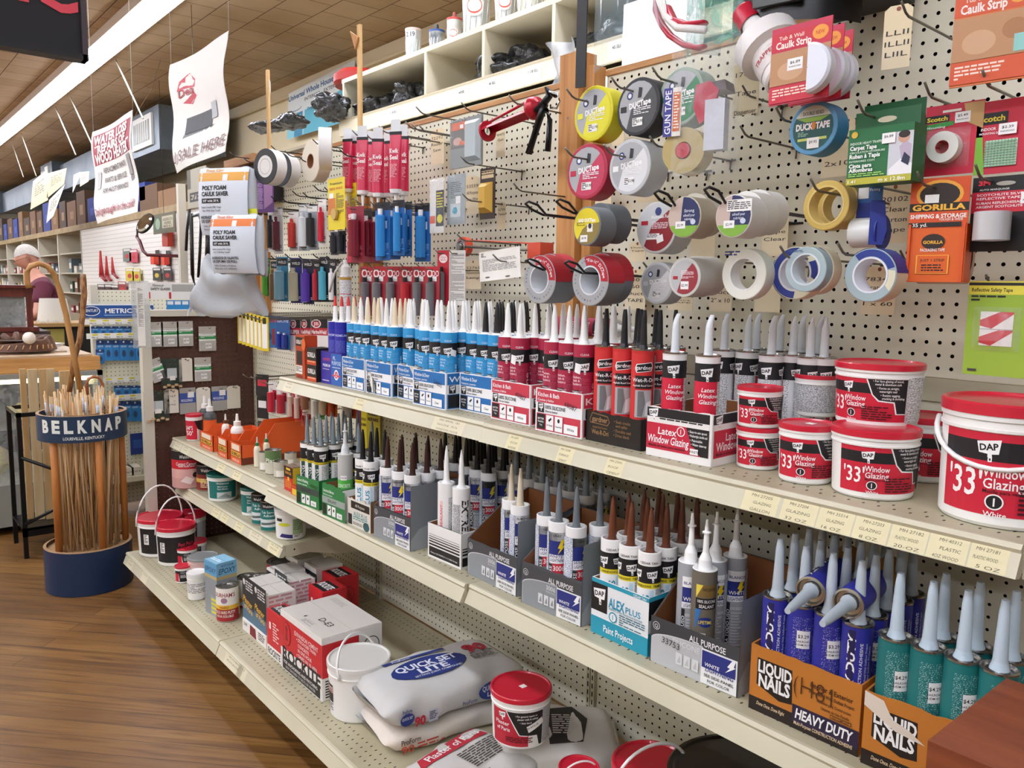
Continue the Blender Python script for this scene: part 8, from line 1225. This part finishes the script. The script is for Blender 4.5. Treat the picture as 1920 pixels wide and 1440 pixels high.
# ---------------------------------------------------------------- pegboard display of tapes (blue packets) facing the camera
YM = 5.6
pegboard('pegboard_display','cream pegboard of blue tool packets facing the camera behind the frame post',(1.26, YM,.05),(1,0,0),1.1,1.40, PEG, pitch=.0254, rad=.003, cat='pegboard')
M().box(1.22,1.26, YM-.02, YM+.04,0,1.48, C('#c9c5b6',.45)).obj('steel_post', None,'cream post at the left of the blue packet display','post')
def yq(name, label, cat, x0, y0, x1, y1, base, art, Y, group=None, th=.004,**kw): return card(label, x0, y0, x1, y1, base, art, Y=Y, name=name, cat=cat, group=group, th=th,**kw)
yq('header_sign','blue header sign with white letters above the blue packets','sign',162,570,283,595,'#1f4f94',[('r',0,.90,1,1,'#e6eaee'),('e',.125,.48,.12,.36,'#e6eaee'),('e',.125,.48,.11,.31,'#1d3f77'),('t',.125,.52,.20,'CENTURY','#e6eaee',{'w': .19}),('t',.64,.50,.34,'METRIC TAPS','#e9edf2',{'w': .66,'bold': .03}),('r',.3,.14,.95,.20,'#8fb0dc')], YM-.03)
for i,(y0, y1) in enumerate(((598,608),(624,634),(707,717),(740,751))):
    yq('label_strip','white shelf strip with yellow price dots on the blue packet display, %s from top' % ORD[i],'label strip',166+i*4, y0,283, y1,'#e6e6e0',[('e',.12+.18*k,.72,.05,.16,'#d9c92e') for k in range(5)]+[('t',.12+.18*k,.25,.26,'PRO 10','#33333a',{'w': .09}) for k in range(5)], YM-.06,'white price strips')
pk = [('r',0,.78,1,1,'#1f3f77'),('e',.5,.92,.12,.05,'#d9dde2'),('t',.5,.70,.08,'CENTURY','#e6eef6',{'w': .7}),('e',.5,.35,.26,.18,'#1d4b80'),('e',.5,.35,.12,.08,'#3a3f46')]
rows = ((612,630,172,5,15),(638,676,182,6,14.5),(723,742,215,4,15),(752,790,218,4,14.5))
for i,(y0, y1, xs, n_, dx) in enumerate(rows):
    for j in range(n_): yq('tap_packet','small blue packet, %s from the left in row %s of the display' % (ORD[j],['one','two','three','four'][i]),'packet', xs+dx*j, y0, xs+dx*j+dx-1, y1,'#2f7fbf', pk, YM-.03-.01*(j % 2),'blue packets on the display')
yq('tool_packet','large dark blue packet hanging low on the display','packet',246,812,270,852,'#20397f',[('r',.2,.3,.8,.7,'#2f55a5')], YM-.03); yq('tool_packet','tall blue packet at the left end of row two','packet',181,655,195,682,'#2a78b8', pk, YM-.04)
for i in range(4):
    a = onY(211+i*15,893, YM-.16); M().box(-.03,.03,0,.12,0,.05, C('#cfc8ba',.7)).art(Flat((-.03,0,0)),[('t',.03,.025,.012,['T+1','Brown','Soup 20','Grn 6'][i],'#3a3630',{'w': .045})]).obj('parts_box', None,'small white parts box labelled by hand, %s from the left on the low shelf' % ORD[i],'box','small parts boxes', loc=(a.x, YM-.17,.27))
M().box(1.26,1.55, YM-.20, YM-.002,.235,.268, CREAM).obj('low_shelf', None,'short cream shelf carrying the small parts boxes','shelf')
# ---------------------------------------------------------------- far run along the wall
XF = 2.75
pegboard('far_pegboard','white pegboard of hand tools along the wall beyond the end panel',(XF,13.0,1.0),(0,-1,0),5.2,1.22, PEGW, pitch=.0508, rad=.006, off=(.025,.025), cat='pegboard')
M().box(XF-.02, XF+.5,7.6,24,2.22,2.30, noisy('old_tan_cornice','#8a744e','#a58e66',6,.6)).obj('trim_2', kind='structure')
M().box(XF+.02, XF+.5,4.6,24,0,1.0, C('#8b7f68',.6)).obj('wall_cabinet', None,'low tan cabinet run under the tool pegboard','cabinet'); M().box(XF+.46, XF+.5,13.0,24,1.003,2.22, C('#b9b2a0',.6)).obj('shelving_backdrop', None,'pale back panel of the far open shelving','panel')
for i, y in enumerate((13.0,14.6,16.2,17.8,19.6,21.6)): M().box(XF, XF+.45, y-.03, y+.03,1.0,2.22, C('#c9c2b0',.5)).obj('shelf_divider', None,'white upright divider of the far shelving, %s from the near end' % ORD[i],'divider','far shelving dividers')
for i, z in enumerate((1.3,1.6,1.9)): M().box(XF+.02, XF+.45,13.0,24, z, z+.02, C('#b9b2a0',.5)).obj('far_shelf', None,'long shelf board in the far shelving, %s' % ['lower','middle','upper'][i],'shelf','far shelf boards')
rn = random.Random(3); pal = ['#7a2a2c','#8a8f8a','#b9b4a8','#3a4a3c','#9a3a34','#5a6a72','#c9c2b4','#2f3a5a','#a5843c','#6d4a38']
for i in range(90):
    y = 13.15+(i % 30)*.34; z = (1.0,1.32,1.62)[i//30];
    if any(abs(y-q) < .12 for q in (14.6,16.2,17.8,19.6,21.6)): y += .17
    hh = rn.uniform(.10,.22); M().box(0,.2,-.09,.09,0, hh, C(rn.choice(pal),.5)).box(-.001,0,-.07,.07, hh*.3, hh*.7, C('#d9d4ca',.6)).obj('packed_goods', None,'small far off package on the %s shelf of the far shelving' % ['lowest','lower','middle'][i//30],'package','packages on the %s far shelf' % ['lowest','lower','middle'][i//30], loc=(XF+.08, y, z+.001))
# brown boxes on top of the run
for i in range(26):
    y = 6.9+i*.62; w_ = .22+.035*(i % 3); h_ = (.42,.34,.48,.38)[i % 4]; c_ = ['#5c4330','#6e5038','#4a3a30','#7a5a3c','#2a3a7a'][i % 5 if i % 7 else 4]
    z0_ = 2.301 if y > 7.8 else 1.9
    if y > 11.2: M().box(0,.35,-w_, w_,0, h_, C(c_,.8)).box(-.001,0,-w_*.5, w_*.3, h_*.3, h_*.6, C('#8a6a48' if c_ != '#2a3a7a' else '#3a4a9a',.7)).obj('storage_box', None,'%s storage box on top of the wall run, %s' % ('blue' if c_ == '#2a3a7a' else 'brown',(ORD[i-2]+' from the near end') if i < 14 else 'far away row'),'box','storage boxes on the wall run' if i < 14 else 'far storage boxes', loc=(XF+.04, y, z0_))
for i,(x0, y0, x1, y1, c_) in enumerate(((262,342,295,400,'#6a4f38'),(296,350,330,398,'#8a6848'),(258,340,272,378,'#2a3f86'),(330,345,345,398,'#5c4634'))):
    a = onX(x0, y1, XF); b = onX(x1, y0, XF); M().box(XF, XF+.3, b.y+.02, a.y-.02, a.z, b.z, C(c_,.8)).obj('storage_box', None,'%s box right of the white banner on the wall run' % ['brown','tan','blue','dark brown'][i],'box','near storage boxes')
M().box(XF-.01, XF+.4,4.7,7.6, onX(300,400, XF).z-.03, onX(300,400, XF).z, C('#6b573c',.6)).obj('box_shelf', None,'dark board shelf carrying the boxes above the tool pegboard','shelf')
pegboard('near_tool_pegboard','white pegboard with tape measures right of the mirror',(XF,7.7,1.0),(0,-1,0),3.0,1.0, PEGW, pitch=.0508, rad=.006, off=(.025,.025), cat='pegboard')
# tools on it
def wall_tool(name, label, cat, parts, group=None, X=XF-.04):
    c_ = parts[0][1][0]; o = onX(c_[0], c_[1], X); r = D.objects.new(name, None); COL.objects.link(r); r.empty_display_size = .05; r.location = o; tag(r, label, cat, group)
    for nm, pts, rad, mt in parts: M().tube([onX(x, y, X)-o for x, y in pts], rad, CC(mt),6, flat=.6).obj(nm, r)
for i,(x0, y0, x1, y1, s_) in enumerate(((188,470,191,520,1),(199,480,201,520,.85),(210,482,213,515,.75))):
    wall_tool('pipe_wrench','red pipe wrench hanging head down on the white pegboard, %s' % ['longest, left','middle','shortest, right'][i],'pipe wrench',[('handle',[(x0, y0),(x0+1, y0+(y1-y0)*.5),(x1, y1)],[.012*s_,.022*s_,.034*s_],'#b02a2e'),('jaw',[(x1-2, y1-6),(x1+3, y1+2),(x1+7, y1+6)],.028*s_,'#8a2226')],'red pipe wrenches')
for i,(x, y, s_) in enumerate(((318,445,17),(294,486,10),(314,487,10))):
    r = root('tape_measure','orange red tape measure case with a dark hub, %s' % ['large one above','small left one','small right one'][i],'tape measure', onX(x, y, XF-.03),0,'orange tape measures'); q = s_*m_per_px(onX(x, y, XF-.03)); T = Matrix(((1,0,0,0),(0,0,1,0),(0,-1,0,0),(0,0,0,1)))
    if i: M().box(-q*1.15, q*1.15,.006,.01,-q*1.2, q*1.7, C('#1d1a1e')).obj('backing_card', r)
    M().prism([(-q*.9,-q),(q*.9,-q),(q,-q*.8),(q, q*.6),(q*.6, q),(-q*.6, q),(-q, q*.6),(-q,-q*.8)],-.05,.004, C('#d8442e',.4)).obj('case', r); M().lathe([(.001,.052),(q*.28,.052),(q*.30,.046)], C('#1d1a1e'),16, T).obj('hub', r)
for i,(x, y, c_) in enumerate(((294,514,'#2a2a22'),(314,514,'#2a1c1e'),(190,545,'#3a2428'),(203,545,'#3a2428'),(215,546,'#3a2a2c'),(238,478,'#6d7a74'),(250,480,'#c23a54'),(243,515,'#c9b83a'),(256,516,'#c9b83a'),(229,540,'#8e2a2c'))):
    card('small %s tool card on the far pegboards, %s' % (['black','black and red','dark red','dark red','dark red','green grey','pink red','yellow','yellow','red'][i],['right lower left','right lower right','bottom row left','bottom row middle','bottom row right','upper middle left','upper middle right','lower left of the sleeve','lower right','under the yellow ones'][i]), x-7, y-12, x+7, y+12, c_,[('e',.5,.4,.25,.18,'#c9b43a' if i == 0 else '#b92a2e'),('r',.1,.8,.9,.95,'#d9d6d0')], X=XF-.03, name='tool_card', group='tool cards on the far pegboards')
r = root('round_mirror','round black rimmed mirror on a bent arm above the far aisle','mirror', onX(271,418,2.4), rot=(0,0,0)); T = Matrix.Rotation(-PI/2+.5,4,'Y') @ Matrix.Rotation(.3,4,'X'); M().lathe([(.001,.02),(.08,.012),(.10,0),(.112,.0),(.112,-.02),(.001,-.03)], C('#0f0f11',.3),28, T).lathe([(.001,.022),(.08,.014),(.100,.002)], C('#d9dde0',.05,1),28, T).obj('mirror_disc', r); M().tube([Vector(onX(x, y,2.42))-onX(271,418,2.4) for x, y in ((258,430),(257,445),(262,452),(268,470),(276,478))]+[Vector((XF-.002, onX(276,478,2.42).y, onX(276,478,2.42).z))-onX(271,418,2.4)],.018, C('#5c1f22'),6).obj('arm', r)
for i,(pts, rd, nm) in enumerate(((((357,380),(351,430),(349,470)),.012,'left'),(((358,400),(360,470),(361,515),(366,540)),.016,'middle'),(((362,405),(373,402),(377,420),(375,470),(372,520)),.012,'right'),(((390,440),(389,490)),.02,'far right short'))):
    M().tube([onX(x, y,2.2) for x, y in pts], rd, C('#1d1a1b',.4),6).obj('black_strap_tool', None,'long black hanging tool by the tall post, %s' % nm,'tool','long black hanging tools')
M().box(2.18,2.24, onX(341,500,2.2).y-.03, onX(341,500,2.2).y+.02,0,2.3, C('#cfc8b8',.5)).obj('tall_post', None,'tall cream post left of the black hanging tools','post')
def sgn(label, x0, y0, x1, y1, X, base, art): return card(label, x0, y0, x1, y1, base, art, X=X, name='hanging_sign', cat='sign', th=.01, extra=lambda r, w_, h_: M().tube([(0,.004, h_/2-.002),(0,.004, H-r.location.z-.01)],.002, BLK,4).obj('hanging_wire', r))
sgn('grey sign with black capitals hanging behind the foam bags',352,316,384,388,2.1,'#a9a390',[('t',.55,.28,.22,'EZELL','#1d1b18',{'w': .85,'bold': .05}),('r',0,.5,.2,1,'#5c5648')])
sgn('small olive sign with a round green badge by the orange tape measures',288,400,326,437,2.6,'#5a543c',[('e',.22,.5,.16,.38,'#3d5f44'),('e',.22,.5,.11,.28,'#8fa58a'),('r',.42,.25,.92,.85,'#b9b094'),('t',.67,.68,.14,'ANDERSON','#33302a',{'w': .42}),('t',.67,.50,.14,'WIRE','#33302a',{'w': .3}),('t',.67,.34,.12,'4470 A-1','#33302a',{'w': .38})])
yq('safety_glasses_box','white box of safety glasses with red ends on the ledge','box',283,530,362,560,'#e9e6e2',[('r',0,0,.03,.4,'#c9303a'),('r',.43,0,.48,.4,'#c9303a'),('r',.95,0,1,.4,'#c9303a'),('t',.25,.60,.15,'SAFETY GLASSES','#26262a',{'w': .42,'bold': .03}),('t',.18,.82,.14,'Tannoly','#26262a',{'w': .26,'sh': .3}),('r',.50,.45,.98,.9,'#a9a8a2')],5.2, th=.15)
for i in range(4): yq('tap_packet','small blue and white packet on the ledge behind the end panel, %s from the left' % ORD[i],'packet',313+14*i,563,326+14*i,581,'#2f86c6',[('r',.1,.55,.9,.9,'#dfe9f2')],5.15,'blue packets on the ledge')
M().box(1.46,2.4,5.1,5.35,0,1.20, C('#c3bca8',.6)).box(1.44,2.4,5.08,5.1,1.16,1.22, C('#c9c5b6',.5)).obj('back_fixture', None,'cream fixture behind the brown end panel with a ledge','fixture')
# yellow paper sheets hanging under the duct
for i,(pts, c_) in enumerate((((57,393,90,375,88,318,62,340),'#e3d7a0'),((88,372,120,345,125,315,90,325),'#e0d39a'),((136,362,150,330,150,322,138,328),'#ece9e0'),((150,350,166,340,167,321,150,323),'#e8e2cc'),((87,418,100,405,122,345,92,375),'#eae6da'))):
    wquad('paper_sheet','yellowed paper sign hanging under the duct, %s from the left' % ORD[i] if i < 4 else 'long white paper strip hanging below the yellow signs','paper sign',2.3,((pts[0], pts[1]),(pts[2], pts[3]),(pts[4], pts[5]),(pts[6], pts[7])), c_,[('f',.2,.3,.8,.8,'#6d5f3c',.06)],.002,'paper signs under the duct')
r = root('dark_counter','dark counter with a pale bag and small gold picture behind the showcase','counter',(0,0,0), rot=(0,0,0)); M().box(1.20,1.65,7.6,8.0,0,1.12, C('#1a1413',.5)).obj('counter_body', r); M().box(1.17,1.68,7.55,8.05,1.12,1.15, C('#a5814c',.5)).obj('counter_top', r)
a = onY(103,630,7.59); q = M(); q.box(a.x-.07, a.x+.07,7.588,7.6, a.z-.09, a.z+.06, C('#a5954a',.5)).text(Flat((a.x,7.59, a.z+.12)),0,0,.045,'Products, Inc.', C('#b9b5a8'), w=.26, bold=.0); q.obj('gold_picture', r)
M().grid(lambda u, v: Vector((.13*CT(2*PI*u)*(1-.2*v),.08*ST(2*PI*u),.20*v)),16,4, C('#d9d6cc',.5)).obj('pale_bag', None,'pale paper bag standing on the dark counter','bag', loc=(onY(100,570,7.8).x,7.8,1.151))
# ---------------------------------------------------------------- the man at the back
SK = C('#c9907a',.5); SH = C('#5e1f35',.8); HR = noisy('grey_hair','#b3aca4','#d6d0c8',60,.8,(1,1,6)); hx = onY(84,490,8.6)
r = root('person','grey haired man in a maroon shirt and glasses looking down, turned left','person',(hx.x,8.6,0), rot=(0,0, math.radians(85)))
def skin(name, pts, edges, rad, mt, parent, sub=2):
    me = D.meshes.new(name); me.from_pydata(pts, edges,[]); o = D.objects.new(name, me); COL.objects.link(o); o.parent = parent; me.materials.append(mt); sk = o.modifiers.new('skin','SKIN'); sk.use_smooth_shade = True
    for i, v in enumerate(me.skin_vertices[0].data): v.radius = rad[i] if isinstance(rad[i], tuple) else (rad[i], rad[i]); v.use_root = (i == 0)
    s_ = o.modifiers.new('sub','SUBSURF'); s_.levels = sub; s_.render_levels = sub; return o
# local: +y front of the body, x to its right; hips at 0.95
skin('body',[(0,0,.93),(0,.0,1.10),(0,.02,1.30),(0,.05,1.46),(0,.085,1.55),(0,.12,1.62),(-.20,.04,1.44),(-.27,.10,1.20),(-.20,.33,1.12),(-.16,.40,1.13),(.20,.04,1.44),(.27,.10,1.20),(.20,.33,1.12),(.16,.40,1.13),(-.10,0,.90),(-.11,.02,.50),(-.11,0,.08),(.10,0,.90),(.11,.02,.50),(.11,0,.08)],
    [(0,1),(1,2),(2,3),(3,4),(4,5),(3,6),(6,7),(7,8),(8,9),(3,10),(10,11),(11,12),(12,13),(0,14),(14,15),(15,16),(0,17),(17,18),(18,19)],[(.16,.12),(.17,.13),(.18,.13),(.11,.09),.06,.055,.065,.048,.034,.03,.065,.048,.034,.03,.09,.065,.045,.09,.065,.045], SK, r)
skin('maroon_shirt',[(0,0,.92),(0,.0,1.10),(0,.02,1.30),(0,.045,1.45),(0,.075,1.535),(-.20,.04,1.44),(-.26,.08,1.27),(.20,.04,1.44),(.26,.08,1.27)],[(0,1),(1,2),(2,3),(3,4),(3,5),(5,6),(3,7),(7,8)],[(.19,.15),(.195,.155),(.20,.155),(.16,.13),.085,.082,.078,.082,.078], SH, r)
skin('dark_trousers',[(0,0,.95),(-.10,0,.88),(-.11,.02,.50),(-.11,0,.06),(.10,0,.88),(.11,.02,.50),(.11,0,.06)],[(0,1),(1,2),(2,3),(0,4),(4,5),(5,6)],[(.18,.14),.11,.08,.065,.11,.08,.065], C('#2a2b33',.8), r)
for x in (-.11,.11): M().prism([(-.05,0),(.05,0),(.045,.07),(-.045,.07)],-.10,.17, C('#1a1614',.5), Matrix.Translation((x,0,0))).obj('shoe', r)
for sx in (-1,1):
    skin('hand',[(sx*.16,.40,1.13),(sx*.14,.45,1.12),(sx*.10,.50,1.10),(sx*.12,.51,1.10),(sx*.14,.51,1.10),(sx*.16,.50,1.10),(sx*.095,.45,1.14)],[(0,1),(1,2),(1,3),(1,4),(1,5),(0,6)],[.028,.03,.010,.010,.010,.009,.012], SK, r)
def head(u, v):
    a, b = 2*PI*u, PI*v; x, y, z = ST(b)*CT(a), ST(b)*ST(a), CT(b); jaw = 1-.22*max(0,-z)
    yy = y*.098*jaw;
    if y > .3: yy += .020*math.exp(-((x/.16)**2+((z+.12)/.22)**2))+.006*math.exp(-((x/.45)**2+((z-.20)/.10)**2))-.007*math.exp(-(((abs(x)-.36)/.16)**2+((z-.05)/.12)**2))+.005*math.exp(-((x/.3)**2+((z+.52)/.10)**2))+.008*math.exp(-((x/.3)**2+((z+.85)/.15)**2))
    return Vector((x*.078*jaw, yy, z*.118))
TH = Matrix.Translation((0,.14,1.70)) @ Matrix.Rotation(math.radians(-22),4,'X'); h = M(); h.grid(head,36,28, SK, TH)
for sx in (-1,1): h.grid(lambda u, v: Vector((sx*.080+sx*.008*ST(PI*v),-.005+.018*CT(2*PI*u)*ST(PI*v),.0+.030*CT(PI*v))),10,8, SK, TH)
h.obj('head', r)
e = M()
for sx in (-1,1): e.ell(Flat(TH @ Vector((sx*.030,.094,.012)),(1,0,0),(0,-.3,1),(0,1,0)),0,0,.010,.005, C('#efe8e0'),.001); e.ell(Flat(TH @ Vector((sx*.030,.096,.012)),(1,0,0),(0,-.3,1),(0,1,0)),0,0,.005,.005, BLK,.001)
e.ell(Flat(TH @ Vector((0,.094,-.062)),(1,0,0),(0,-.3,1),(0,1,0)),0,0,.022,.004, C('#9a5a50'),.003); e.obj('eyes_and_mouth', r)
hr = M(); hr.grid(lambda u, v: (lambda p: Vector((p.x*1.09, p.y*1.07-.008, p.z*1.07+.004)))(head(u, v*(.40+.22*max(0,-ST(2*PI*u))))),36,12, HR, TH); hr.obj('grey_hair', r)
gl = M()
for sx in (-1,1): gl.tube([TH @ Vector((sx*.032+.021*CT(t*PI/6),.108,.008+.015*ST(t*PI/6))) for t in range(12)],.0015, C('#5a5048',.3,.5),4, closed=True); gl.tube([TH @ Vector((sx*.053,.106,.012)), TH @ Vector((sx*.083,.0,.012))],.0015, C('#5a5048',.3,.5),4)
gl.tube([TH @ Vector((-.011,.110,.012)), TH @ Vector((.011,.110,.012))],.0015, C('#5a5048',.3,.5),4); gl.obj('glasses', r)
